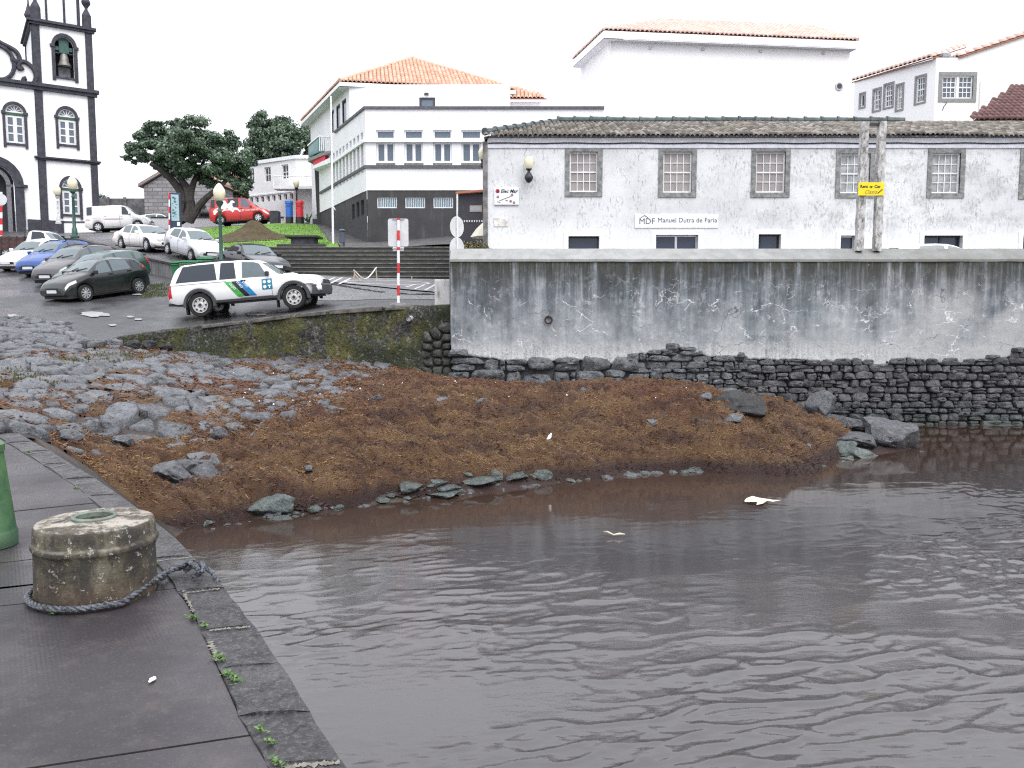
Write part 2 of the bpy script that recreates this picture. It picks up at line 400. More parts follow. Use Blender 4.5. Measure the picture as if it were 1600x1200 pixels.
line_strip([(oc.x+1.75*math.cos(t)*1.0-.0, oc.y+.85*math.sin(t)) for t in np.linspace(0, 2*PI, 40)], .12, white_line, pave_marks, 'oval_line')
# kerb of dark blocks
kerb = empty('kerb', P(600,450,33.4), 'broken line of dark kerb blocks between the setts and the pavement', 'kerb')
kb = M('kerb_dark', (.045, .045, .048), .6, .4, 6, .3)
a, b = hit(MID, 506, 442, 25, 40), hit(MID, 720, 463, 25, 40)
n = 26
for i in range(n):
    if 13 <= i <= 15: continue
    t0, t1 = i/n, (i+.60)/n; p, q = a.lerp(b, t0), a.lerp(b, t1); d = (q-p).normalized(); nn = Vector((-d.y, d.x, 0))*.11
    z0 = MID.z(p.x, p.y); z1 = MID.z(q.x, q.y); h = .05+random.uniform(-.02, .02)
    mb = MB(); bot = [(p.x-nn.x, p.y-nn.y, z0-.1), (q.x-nn.x, q.y-nn.y, z1-.1), (q.x+nn.x, q.y+nn.y, z1-.1), (p.x+nn.x, p.y+nn.y, z0-.1)]
    mb.hexa(bot+[(x, y, z+.1+h) for x, y, z in bot]); mb.build('kerb_block', kb, kerb)
# lawn
g = G('lawn'); n = g.noise(.9, 5, .7); n2 = g.noise(30, 3, .7)
c = g.mix(g.ramp(n, [(.3, 0), (.7, 1)]), (.11, .235, .026), (.185, .36, .05)); c = g.mix(g.ramp(n2, [(.35, .5), (.6, 0)]), c, (.05, .10, .02))
lawn_mat = g.out(c, .8, g.bump(n2, .6, .03))
sheet('lawn', [(300,392,43.0),(494,386,40.2),(436,349,58.0),(244,357,57.0)], lawn_mat, UP, .03, 40, label='bright green sloping lawn above the steps')
sheet('lawn', [(494,386,40.2),(530,386,40.2),(494,351.5,56.0),(436,349,58.0)], lawn_mat, UP, .03, 30, label='narrow end of the lawn beside the dark path')
pathm = M('path_dark', (.07, .068, .07), .45, .25, 2, .2)
sheet('path', [(532,386,40.3),(720,385.5,40.3),(700,372,47.0),(497,350,57.0)], pathm, UP, .02, 24, label='dark paved path rising beside the dark stone base')
# grass tufts on the lawn edge and by the retaining wall
def tufts(name, pts, h, mat, n_each=5, spread=.08, label=None, kind='stuff', parent=None, wide=.02):
    V = []; Fc = []
    for p in pts:
        for k in range(n_each):
            a = random.uniform(0, 6.28); hh = h*random.uniform(.5, 1.2); bx = p[0]+random.gauss(0, spread); by = p[1]+random.gauss(0, spread)
            dx, dy = math.cos(a)*wide, math.sin(a)*wide; lx_, ly_ = random.gauss(0, .4)*hh, random.gauss(0, .4)*hh
            i = len(V); V += [(bx-dx, by-dy, p[2]-.01), (bx+dx, by+dy, p[2]-.01), (bx+lx_, by+ly_, p[2]+hh)]; Fc.append((i, i+1, i+2))
    return tag(npmesh(name, V, Fc, mat, parent), label, kind=kind)
g = G('grass_blade'); gr = g.ramp(g.isl(), [(0, (.07, .15, .02)), (.6, (.14, .28, .035)), (1, (.22, .36, .07))]); grass_mat = g.out(gr, .7)
pts = []
for i in range(5200):
    s, t = random.random(), random.random()
    a, b, c_, d = P(300,392,43.0), P(530,386,40.2), P(494,351,56.0), P(244,357,57.0)
    p = a.lerp(b, s).lerp(d.lerp(c_, s), t); pts.append((p.x, p.y, UP.z(p.x, p.y)+.1) if i % 40 == 0 else (p.x, p.y, None))
xy = np.array([(p[0], p[1]) for p in pts]); zz = UP(xy[:, 0], xy[:, 1])+.03
g = G('moss_blade'); moss_blade = g.out(g.ramp(g.isl(), [(0, (.035, .05, .015)), (1, (.09, .12, .03))]), .8)
tufts('grass', [(x, y, z) for (x, y), z in zip(xy, zz)], .05, grass_mat, 3, .12, 'short grass blades growing on the lawn', wide=.025)
xy = []
for i in range(260):
    p = hit(MID, random.uniform(226, 268), random.uniform(445, 458), 25, 40) if i < 60 else P(random.uniform(222, 272), 450, random.uniform(32.6, 35.8)); xy.append((p.x, p.y))
xy = np.array(xy); zz = MID(xy[:, 0], xy[:, 1])
tufts('grass', [(x, y, z) for (x, y), z in zip(xy, zz)], .06, moss_blade, 6, .10, 'patch of rough grass at the foot of the grey retaining wall')

# ================================================================ WATER
g = G('water'); sx = g.sep()
n = g.noise(9, 4, .6, g.map((1, 2.2, 1))); n2 = g.noise(2.2, 4, .6, g.map((.6, 1.6, 1))); m = g.noise(.35, 3, .5)
shallow = g.mr(g.math('SUBTRACT', sx[1], g.math('MULTIPLY', sx[0], .43)), 11, 15)
cc = g.mix(shallow, (.044, .040, .041), (.040, .024, .017))
bs = g.math('MULTIPLY', g.mr(sx[1], 14, 9), g.ramp(m, [(.3, .35), (.7, 1)]))
bb = g.n('Bump'); bb.inputs['Distance'].default_value = .012; g.put(bb.inputs['Height'], g.math('ADD', n, n2)); g.put(bb.inputs['Strength'], g.math('ADD', g.math('MULTIPLY', bs, .20), .035))
water_mat = g.out(cc, .04, bb.outputs[0], IOR=1.48, Specular_IOR_Level=.8)
xs = np.r_[np.linspace(-60, -8, 8), np.linspace(-7, 18, 640), np.linspace(19, 80, 14)]; ys = np.r_[np.linspace(-60, 1.5, 12), np.geomspace(1.8, 24.3, 620)]
X, Y = np.meshgrid(xs, ys)
xr = X*.978 - Y*.208 ; yr = X*.208 + Y*.978          # crests run up to the right
yr = yr - .18*X*0
wx_ = .9*(fbm(X*.55+4, Y*.8, 3)-.5); wy_ = .55*(fbm(X*.6+9, Y*.7+3, 3)-.5)
def rg(a, b, sx_, sy_, p, pw): return (1-np.abs(2*fbm((X*a+Y*b+wx_)*sx_, (Y*a-X*b+wy_)*sy_+p, 2, .45)-1))**pw
dist = np.clip((14.2-Y+.42*X)/6.5, 0, 1)**1.4            # calm by the shore, choppy further out
pn = fbm(X*.30+3, Y*.42+8, 3); patch = 1.25*np.clip((pn-.36)*4.2, .05, 1); patch2 = np.clip((.60-fbm(X*.45+30, Y*.6+1, 3))*4, .1, 1)
Z = dist*patch*(.017*rg(.97, .22, 1.15, 3.2, 3, 8) + .012*rg(.93, .36, 1.9, 5.2, 20, 7)) + dist*patch2*(.0075*rg(1, .02, 3.0, 9.0, 40, 5) + .0045*rg(.95, .30, 5.0, 15, 71, 4))
Z += dist*.010*rg(.98, .18, .30, .9, 60, 2) + .004*rg(1, .1, .5, 1.6, 77, 1)*np.clip((21-Y+.2*X)/10, 0, 1) - .03
tag(grid('water', X, Y, Z, water_mat), 'brown rippled harbour water reflecting the white sky', kind='structure')

# ================================================================ QUAY
QZ = 1.7
outer = [(27,676),(50,690),(75,703),(107,723),(132,738),(162,757),(192,779),(236,811),(275,844),(305,875),(342,911),(362,937),(390,973),(430,1030),(467,1090),(493,1133),(533,1192),(580,1270),(640,1370),(760,1600)]
inner = [(-4,683),(40,709),(75,731),(125,765),(152,790),(205,838),(265,905),(293,945),(310,975),(333,1027),(353,1070),(380,1130),(423,1202),(470,1285),(530,1390),(650,1620)]
def poly_at(poly, y): 
    return float(np.interp(y, [p[1] for p in poly], [p[0] for p in poly]))
g = G('quay_stone'); n = g.noise(5, 6, .7); n2 = g.noise(40, 5, .75); vv = g.vor(28)
c = g.mix(g.ramp(n, [(.38, 0), (.62, 1)]), (.034, .034, .037), (.085, .083, .086)); c = g.mix(g.ramp(g.noise(2.5, 6, .7, g.map((1, 1, 1), loc=(9, 0, 0))), [(.55, 0), (.75, .7)]), c, (.13, .115, .095))
c = g.mix(g.ramp(n2, [(.52, 0), (.60, .6)]), c, (.16, .16, .165)); c = g.mix(g.math('MULTIPLY', g.rnd(), .25), c, (.02, .02, .022))
hgt = g.math('ADD', g.math('MULTIPLY', g.noise(17, 6, .8), 1.6), g.math('MULTIPLY', n2, .7)); c = g.mix(g.ramp(g.noise(17, 6, .8), [(.38, .8), (.46, 0)]), c, (.012, .012, .013))
edge_mat = g.out(c, g.ramp(n, [(.35, .7), (.65, .4)]), g.bump(hgt, .9, .02))
g = G('quay_slab'); v = g.map((1, 1, 1), rot=(0, 0, R(-32)))
w1 = g.n('TexWave'); w1.wave_type = 'BANDS'; w1.bands_direction = 'X'; g.put(w1.inputs[0], v); w1.inputs['Scale'].default_value = 16
w2 = g.n('TexWave'); w2.wave_type = 'BANDS'; w2.bands_direction = 'Y'; g.put(w2.inputs[0], v); w2.inputs['Scale'].default_value = 16
cr = g.math('MULTIPLY', w1.outputs[1], w2.outputs[1]); n = g.noise(1.1, 6, .65); n2 = g.noise(55, 4, .7); n3 = g.noise(3.5, 6, .75)
c = g.mix(g.ramp(n, [(.3, 0), (.7, 1)]), (.019, .0165, .0195), (.040, .035, .039))
c = g.mix(g.ramp(n3, [(.5, 0), (.64, .6)]), c, (.058, .048, .046)); c = g.mix(g.ramp(n2, [(.57, 0), (.66, .3)]), c, (.11, .105, .11))
c = g.mix(g.math('MULTIPLY', g.ramp(cr, [(.2, .30), (.5, 0)]), g.ramp(n3, [(.42, 1), (.56, .1)])), c, (.025, .023, .026))
slab_mat = g.out(c, g.ramp(n, [(.35, .62), (.62, .33)]), g.bump(g.math('ADD', g.math('MULTIPLY', cr, .35), g.math('MULTIPLY', n2, .7)), .35, .006))
joint = M('quay_joint', (.05, .046, .04), .8, .5, 30, .3)
# body of the quay
top = [PZ(x, y, QZ) for x, y in outer]
pts = [(p.x, p.y) for p in top]
bp = [(x-.03, y) for x, y in pts] + [(1.2, -6), (-14, -6), (-14, 10.75)]
mb = MB(); n = len(bp); mb.add([(x, y, 1.655) for x, y in bp]+[(x, y, -2.5) for x, y in bp], [tuple(range(n-1, -1, -1))]+[(i, (i+1) % n, n+(i+1) % n, n+i) for i in range(n)])
quay = tag(mb.build('quay', joint), 'stone quay with dark slabs and rough edge stones', kind='structure')
# edge stones
ys_ = [676, 690, 704, 723, 746, 772, 818, 868, 918, 977, 1037, 1110, 1188, 1275, 1390, 1600]
for k, (y0, y1) in enumerate(zip(ys_, ys_[1:])):
    gap = .006; ro = []; ri = []
    m = 5
    for t in np.linspace(0, 1, m):
        y = y0+(y1-y0)*t; a = PZ(poly_at(outer, y), y, QZ); yi = y + 7*min(1, (y-600)/400); b = PZ(poly_at(inner, yi), yi, QZ); ro.append(a); ri.append(b)
    dr = (ro[-1]-ro[0]).normalized()
    ro[0] = ro[0]+dr*gap; ri[0] = ri[0]+dr*gap; ro[-1] = ro[-1]-dr*gap; ri[-1] = ri[-1]-dr*gap
    dz = random.uniform(-.006, .003); mb = MB(); cols = 4; V = []
    for i in range(m):
        for j in range(cols+1):
            p = ri[i].lerp(ro[i], .02+j/cols*.98); 
            jit = (mnoise.noise(p*6)*.012 if j in (0, cols) else 0); V.append(Vector((p.x+jit, p.y, QZ+dz+mnoise.noise(p*5)*.006)))
    W_ = cols+1; ring = [j for j in range(W_)]+[i*W_+cols for i in range(1, m)]+[(m-1)*W_+j for j in range(cols-1, -1, -1)]+[i*W_ for i in range(m-2, 0, -1)]
    fs = [(i*W_+j, i*W_+j+1, (i+1)*W_+j+1, (i+1)*W_+j)[::-1] for i in range(m-1) for j in range(cols)]
    nV = len(V); V2 = V+[Vector((V[r].x, V[r].y, QZ-.42)) for r in ring]
    fs += [(ring[i], ring[(i+1) % len(ring)], nV+(i+1) % len(ring), nV+i)[::-1] for i in range(len(ring))]
    mb.add(V2, [q[::-1] for q in fs]); o = mb.build('edge_stone', edge_mat, quay)
    bv = o.modifiers.new('bevel', 'BEVEL'); bv.width = .010; bv.segments = 2; bv.limit_method = 'ANGLE'; bv.angle_limit = R(50)
# paving slabs: strips across the quay
jl = [((-40,683.5),(-4,683)), ((-60,742),(93,741)), ((25,797),(140,785)), ((-30,884),(240,853)), ((0,946.5),(288,918)), ((57,1197),(393,1147)), ((100,1500),(560,1420))]
def jp(l):
    a, b = PZ(*l[0], QZ), PZ(*l[1], QZ); return a, b
for (l0, l1) in zip(jl, jl[1:]):
    a0, b0 = jp(l0); a1, b1 = jp(l1)
    L0 = b0+(a0-b0).normalized()*11; L1 = b1+(a1-b1).normalized()*11
    y0, y1 = l0[1][1], l1[1][1]; ed = []
    for t in np.linspace(0, 1, 8):
        y = y0+(y1-y0)*t; ed.append(PZ(poly_at(inner, y+4)-.9*(y-600)/200, y, QZ))
    d = (ed[0]-ed[-1]).normalized()*.008
    ed[0] = ed[0]-d; ed[-1] = ed[-1]+d; L0 = L0-d; L1 = L1+d
    pl = [L0]+ed+[L1]; zt = QZ-.004+random.uniform(-.004, .004); n = len(pl)
    mb = MB(); mb.add([(p.x, p.y, zt) for p in pl]+[(p.x, p.y, 1.5) for p in pl], [tuple(range(n-1, -1, -1))]+[(i, (i+1) % n, n+(i+1) % n, n+i) for i in range(n)])
    o = mb.build('paving_slab', slab_mat, quay)
    bm = bmesh.new(); bm.from_mesh(o.data); bmesh.ops.recalc_face_normals(bm, faces=bm.faces); bm.to_mesh(o.data); bm.free()
bm = bmesh.new(); bm.from_mesh(quay.data); bmesh.ops.recalc_face_normals(bm, faces=bm.faces); bm.to_mesh(quay.data); bm.free()
# pale mortar in some joints
mort = M('mortar', (.17, .16, .135), .85, .35, 30, .5, .01)
def ribbon(name, pts, w, mat, parent, z, jit=.01):
    mb = MB(); q = []
    for i, p in enumerate(pts):
        a = pts[max(i-1, 0)]; b = pts[min(i+1, len(pts)-1)]; d = (b-a); d.z = 0; d.normalize(); nn = Vector((-d.y, d.x, 0))
        ww = w*random.uniform(.1, 1.25); p = p+nn*random.gauss(0, w*.15); q.append((p-nn*ww/2, p+nn*ww/2))
    for (a, b), (c, d) in zip(q, q[1:]): mb.quad((a.x, a.y, z), (c.x, c.y, z), (d.x, d.y, z), (b.x, b.y, z))
    o = mb.build(name, mat, parent)
    bm = bmesh.new(); bm.from_mesh(o.data); bmesh.ops.recalc_face_normals(bm, faces=bm.faces); bm.to_mesh(o.data); bm.free(); return o
for a, b, w in [((288,925),(343,918),.035),((327,983),(391,977),.035),((440,1196),(531,1188),.04),((246,875),(300,869),.025),((286,921),(302,955),.03),((328,1000),(341,1030),.04),((82,730),(107,723),.03),((37,709),(75,704),.04),((24,692),(50,690),.05)]:
    ribbon('mortar_joint', [PZ(a[0]+(b[0]-a[0])*t, a[1]+(b[1]-a[1])*t, QZ+.010) for t in np.linspace(0, 1, 34)], w*.75, mort, quay, QZ+.0052)

# ================================================================ VORONOI STONES
def vor_cells(pts, R0=3.0, k=18, wt=None):
    pts = np.asarray(pts); cells = []
    for i, p in enumerate(pts):
        d = ((pts-p)**2).sum(1); nb = np.argsort(d)[1:k+1]
        poly = [p+np.array(q)*R0 for q in ((-1, -1), (1, -1), (1, 1), (-1, 1))]
        for j in nb:
            nn = pts[j]-p; L2 = float(nn @ nn); t_ = .5 if wt is None else min(.85, max(.15, .5+(wt[i]**2-wt[j]**2)/(2*L2))); mid = p+nn*t_; new = []
            dd = [float((q-mid) @ nn) for q in poly]
            for a in range(len(poly)):
                b = (a+1) % len(poly)
                if dd[a] <= 0: new.append(poly[a])
                if (dd[a] < 0) != (dd[b] < 0) and dd[a] != dd[b]: new.append(poly[a]+(poly[b]-poly[a])*(dd[a]/(dd[a]-dd[b])))
            poly = new
            if len(poly) < 3: break
        cells.append(np.array(poly) if len(poly) >= 3 else None)
    return cells
def lloyd(pts, n=3, R0=3.0):
    pts = np.asarray(pts, float)
    for _ in range(n):
        cs = vor_cells(pts, R0); pts = np.array([c.mean(0)*.7+p*.3 if c is not None else p for c, p in zip(cs, pts)])
    return pts
def stone_rings(poly, gap, H, rough=.12, lump=0, cut=.24, prof=((1.0, -.35), (1.0, .25), (.93, .62), (.74, .9), (.40, 1.02))):
    c = poly.mean(0); r = np.sqrt(((poly-c)**2).sum(1)).mean(); f = max(.3, 1-gap/r)
    q = c+(poly-c)*f
    ang = np.arctan2(q[:, 1]-c[1], q[:, 0]-c[0]); q = q[np.argsort(ang)]
    new = []                                             # round the corners
    for a in range(len(q)):
        b = (a+1) % len(q); new += [q[a]*(1-cut)+q[b]*cut, q[a]*cut+q[b]*(1-cut)]
    q = np.array(new); q = q+rng.normal(0, rough*.12*r, q.shape)
    tilt = rng.normal(0, .09, 2)
    V = []; n = len(q); off = rng.normal(0, .12*r, 2); sd_ = rng.uniform(0, 99, 3)
    for s, h in prof:
        for p in q:
            w = c+(p-c)*s+off*(1-s); V.append((w[0], w[1], H*h+((w-c) @ tilt if h > .1 else 0)+(rng.normal(0, .05*H)+lump*H*mnoise.noise(Vector((w[0]*4+sd_[0], w[1]*4+sd_[1], sd_[2]))) if h > .3 else 0)))
    Fc = [(k*n+i, k*n+(i+1) % n, (k+1)*n+(i+1) % n, (k+1)*n+i) for k in range(len(prof)-1) for i in range(n)]
    w = c+off; V.append((w[0], w[1], H*1.03)); kk = len(prof)-1; Fc += [(kk*n+i, kk*n+(i+1) % n, (kk+1)*n) for i in range(n)]
    return V, Fc
def inside(poly, x, y):
    c = False; n = len(poly)
    for i in range(n):
        x1, y1 = poly[i]; x2, y2 = poly[i-1]
        if (y1 > y) != (y2 > y) and x < (x2-x1)*(y-y1)/(y2-y1)+x1: c = not c
    return c
def stone_mat(name, lo, hi, green=0, rough=(.55, .32), wc=(.2, .2, .2)):
    g = G(name); n = g.noise(4, 6, .7); n2 = g.noise(35, 5, .75); r = g.rnd(); il = g.isl()
    c = g.mix(g.math('ADD', g.math('MULTIPLY', g.ramp(n, [(.38, 0), (.62, 1)]), .5), g.math('MULTIPLY', g.math('FRACT', g.math('ADD', r, il)), .5)), lo, hi)
    n3 = g.noise(11, 5, .75)
    c = g.mix(g.ramp(n3, [(.54, 0), (.66, .6)]), c, wc)
    c = g.mix(g.ramp(n3, [(.36, .8), (.46, 0)]), c, tuple(x*.3 for x in lo)); c = g.mix(g.ramp(n2, [(.38, .6), (.46, 0)]), c, tuple(x*.3 for x in lo))
    if green:
        z = g.sep()[2]; c = g.mix(g.math('MULTIPLY', g.mr(z, .55, .0), g.ramp(g.noise(2.5, 4), [(.4, 0), (.6, green)])), c, (.035, .06, .045))
    return g.out(c, g.ramp(n, [(.35, rough[0]), (.65, rough[1])]), g.bump(g.math('ADD', g.math('ADD', n2, n3), g.math('MULTIPLY', g.vor(22), .5)), .8, .03))
cob_mat = stone_mat('cobble', (.028, .030, .035), (.155, .163, .178), 0, (.46, .22), (.19, .196, .21))
regpx = [(-140,497,26),(0,494,26.6),(128,503,27),(100,518,25),(152,540,22.4),(300,556,23.4),(480,565,23.8),(620,574,24)]
reg = [tuple(P(*q)[:2]) for q in regpx]+[tuple(hit(LOW, *q)[:2]) for q in [(600,622),(520,655),(370,695),(250,712),(110,708),(40,684)]]+[(-9.0,10.95),(-11,10.95)]
bx = [min(p[0] for p in reg), max(p[0] for p in reg), min(p[1] for p in reg), max(p[1] for p in reg)]
r2 = random.Random(3); pts = []; wts = []; cellg = {}
for tr in range(26000):
    x, y = r2.uniform(bx[0]-1, bx[1]+1), r2.uniform(bx[2]-1, bx[3]+1)
    rad = (r2.uniform(.26, .40) if tr < 900 else r2.uniform(.15, .27) if tr < 7000 else r2.uniform(.08, .14)); ci = (int(x//.8), int(y//.8)); ok = True
    for a in (-1, 0, 1):
        for b in (-1, 0, 1):
            for (u, v, q) in cellg.get((ci[0]+a, ci[1]+b), ()):
                if ((u-x)/1.15)**2+(v-y)**2 < ((q+rad)*.93)**2: ok = False; break
            if not ok: break
        if not ok: break
    if ok: cellg.setdefault(ci, []).append((x, y, rad)); pts.append((x, y)); wts.append(rad)
pts = np.array(pts); cells = vor_cells(pts, 2, 22, wts)
stones = [(p, c) for p, c in zip(pts, cells) if c is not None and inside(reg, *p)]
def surf_z(x, y): return max(LOW.z(x, y), MID.z(x, y)) if y > 20 + (x+16)*.3 and x < lx[0]+.6 else LOW.z(x, y)
ar_ = lambda c: .5*abs(float(np.sum(c[:, 0]*np.roll(c[:, 1], 1)-c[:, 1]*np.roll(c[:, 0], 1))))
stones.sort(key=lambda s: -ar_(s[1])/(s[0][1]**3)*(1 if s[0][0] > -s[0][1]*.62 else .2))
rest = MB()
for i, (p, c) in enumerate(stones):
    H = random.uniform(.05, .13)*(1 if ar_(c) > .07 else .6); V, Fc = stone_rings(c, random.uniform(.010, .04), H, .42, .7, .17, ((1.0, -.5), (1.0, .15), (.95, .65), (.82, .88), (.62, .98), (.35, 1.0))); z = surf_z(*p)
    gx, gy = (surf_z(p[0]+.2, p[1])-z)/.2, (surf_z(p[0], p[1]+.2)-z)/.2
    gx, gy = (max(-.2, min(.2, q)) for q in (gx, gy))
    V = [(x, y, z+gx*(x-p[0])+gy*(y-p[1])+h-.02) for x, y, h in V]
    if i < 300:
        mb = MB(); mb.add(V, Fc); mb.build('cobble_stone', cob_mat, beach, smooth=True, sharp=60)
    else: rest.add(V, Fc)
if rest.v: tag(rest.build('cobble_stone', cob_mat, beach, smooth=True, sharp=60), kind='stuff')


# ================================================================ SEAWEED
sw = [(300,720,1),(180,722,.7),(420,715,1),(560,672,1),(700,640,1),(850,650,1),(1000,660,1),(1150,690,1),(1250,640,.9),(1200,622,.9),(900,700,1.1),(700,712,1.1),(500,745,1.1),(340,800,.8),(250,795,.7),(1100,715,1),(800,622,.8),
  (640,592,.22),(600,600,.2),(520,606,-.02),(420,645,-.14),(350,672,-.12),(480,640,-.06),(440,600,-.03),(560,585,.06),(300,684,-.06),(250,684,-.10),(180,692,.05),(540,650,.6),(420,692,.55),(360,640,-.12),(350,696,.2),(750,600,.5),(900,618,.5),(200,645,-.35),(100,665,-.25),(300,625,-.3),(250,580,-.45),(100,600,-.4),(400,582,-.2),(480,568,-.2),(0,640,-.3),(10,606,.1),
  (300,755,.0),(240,755,.6),(275,838,-.5),(430,806,-.3),(600,786,-.5),(740,768,-.5),(860,756,-.4),(1000,748,-.3),(1090,744,-.2),(1300,722,-.2),(1180,726,.9),(1240,716,.9),(1350,664,-.6),(1500,690,-1),(1270,700,.8),(1040,722,1.0),(1100,728,.7),(900,730,.9),(760,738,.9),(640,762,.7),(560,770,.9),(470,782,.4),(400,800,.1),(120,702,.2),(640,575,-.1)]
swp = []
for a, b, v_ in sw:
    h_ = hit(LOW, a, b); swp.append((h_.x, h_.y, v_))
SW = TPS(swp, .05)
xs = np.linspace(-9.5, 10.5, 640); ys = np.linspace(11, 23.95, 440); X, Y = np.meshgrid(xs, ys)
A = np.tanh(3.4*SW(X+.25*(fbm(X*1.1, Y*1.1+7, 3)-.5), Y+.5*(fbm(X*.9+5, Y*.9, 3)-.5))); T0 = LOW(X, Y)
rid = 1-np.abs(2*fbm(X*.9+.3*Y, Y*1.6, 4)-1)
Z = T0 + (.10+.17*np.clip((.85-T0)/.7, 0, 1))*A + .15*(fbm(X*2.2, Y*2.2, 5, .6)-.5)*2*np.clip(A+.6, .3, 1) + .16*(rid-.6)*np.clip(A, 0, 1)
bil = np.clip(np.abs(2*fbm(X*1.7+3, Y*3.2, 3, .6)-1)*2.4, 0, 1); bil2 = np.clip(np.abs(2*fbm(X*5+1, Y*7.5+4, 3, .6)-1)*2.2, 0, 1)
Z += (.15*(bil-.45)+.085*(bil2-.45))*np.clip(A+.35, .25, 1) + .05*(fbm(X*14, Y*14, 3)-.5)
Z = np.where((X > 7.5) & (Y > 20), T0-.3, Z)
pt_ = fbm(X*.75+11, Y*1.0+2, 4)+.10*np.clip(X+9, 0, 6)/6; Z = np.where((A < .2) & (pt_ > .53), np.maximum(Z, T0+.035+.10*np.clip(pt_-.53, 0, .25)+.03*(bil2-.3)), Z)
gone = Z < T0-.06
g = G('seaweed'); n = g.noise(1.3, 6, .7, g.map((.55, 1.9, 1))); n2 = g.noise(55, 4, .75); z = g.sep()[2]
c = g.ramp(n, [(.38, (.052, .021, .010)), (.48, (.115, .054, .021)), (.60, (.17, .095, .036))]); c = g.mix(g.ramp(n2, [(.35, .75), (.6, 0)]), c, (.016, .008, .006))
red = g.ramp(g.noise(.5, 4, .6), [(.4, 0), (.7, .5)]); c = g.mix(g.math('MULTIPLY', red, g.mr(z, .7, 1.6)), c, (.09, .028, .014)); c = g.mix(g.mr(z, .32, .12), c, (.030, .013, .010))
sea_mat = g.out(c, .62, g.bump(n2, .9, .05))
sea = tag(grid('seaweed', X, Y, Z, sea_mat, mask=~gone), 'thick brown carpet of washed up seaweed over the beach', kind='stuff')
g = G('seaweed_strand'); il = g.isl(); nn = g.noise(1.3, 6, .7, g.map((.55, 1.9, 1))); il = g.math('ADD', g.math('MULTIPLY', il, .42), g.math('MULTIPLY', g.ramp(nn, [(.42, 0), (.58, 1)]), .58)); c = g.ramp(il, [(0, (.030, .012, .008)), (.35, (.095, .042, .018)), (.65, (.175, .095, .037)), (1, (.27, .165, .068))])
z = g.sep()[2]; c = g.mix(g.mr(z, .32, .12), c, (.040, .018, .013)); c = g.mix(g.math('MULTIPLY', g.ramp(g.noise(.5, 4, .6), [(.4, 0), (.7, .6)]), g.mr(z, .7, 1.6)), c, (.13, .035, .016))
strand_mat = g.out(c, .6)
N = 260000; ix = rng.integers(0, len(xs)-1, N*2); iy = rng.integers(0, len(ys)-1, N*2)
ok = ~gone[iy, ix] & (A[iy, ix] > -.5) & (rng.random(N*2) < (.25+1.1*fbm(X[iy, ix]*1.6, Y[iy, ix]*2.6, 4)**1.5)) ; ix, iy = ix[ok][:N], iy[ok][:N]; n = len(ix)
cx = X[iy, ix]+rng.uniform(-.03, .03, n); cy = Y[iy, ix]+rng.uniform(-.03, .03, n); cz = Z[iy, ix]
sc_ = rng.uniform(.014, .042, n)*np.where(rng.random(n) < .10, 1.7, 1)
TV = np.array([(-1.0, 0, .1), (.9, .15, .25), (0, .26, .45), (-.6, .5, .4), (.5, -.7, .3), (.1, .05, -.05)]); TF = np.array([(0, 1, 2), (3, 4, 5)])
an = rng.uniform(0, 2*PI, n); Mx = np.zeros((n, 3, 4)); tx = rng.normal(0, .35, n); ty = rng.normal(0, .35, n)
Mx[:, 0, 0] = np.cos(an)*sc_; Mx[:, 0, 1] = -np.sin(an)*sc_; Mx[:, 1, 0] = np.sin(an)*sc_; Mx[:, 1, 1] = np.cos(an)*sc_; Mx[:, 2, 2] = sc_*.8; Mx[:, 2, 0] = tx*sc_; Mx[:, 2, 1] = ty*sc_
Mx[:, 0, 3] = cx; Mx[:, 1, 3] = cy; Mx[:, 2, 3] = cz
n2_ = 42000; jx = rng.uniform(-11.5, -1.5, n2_); jy = rng.uniform(11.5, 24, n2_); av = SW(jx, jy); k_ = (av > -.7) & (fbm(jx*.75+11, jy*1.0+2, 4)+.25*av+.10*np.clip(jx+9, 0, 6)/6 > .47); jx, jy = jx[k_], jy[k_]; n2_ = len(jx)
M2 = Mx[rng.integers(0, n, n2_)].copy(); M2[:, 0, 3] = jx; M2[:, 1, 3] = jy; M2[:, 2, 3] = LOW(jx, jy)+rng.uniform(.02, .085, n2_); M2[:, :, :3] *= 1.5; Mx = np.concatenate([Mx, M2])
tag(inst('seaweed_strands', TV, TF, Mx, strand_mat, org=(0, 16, 0)), 'loose brown seaweed strands lying on the carpet', kind='stuff')
def top_z(x, y):
    i = int(np.clip((x+9.5)/20*639, 0, 639)); j = int(np.clip((y-11)/12.95*439, 0, 439))
    return max(float(Z[j, i]), LOW.z(x, y)) if not gone[j, i] else LOW.z(x, y)

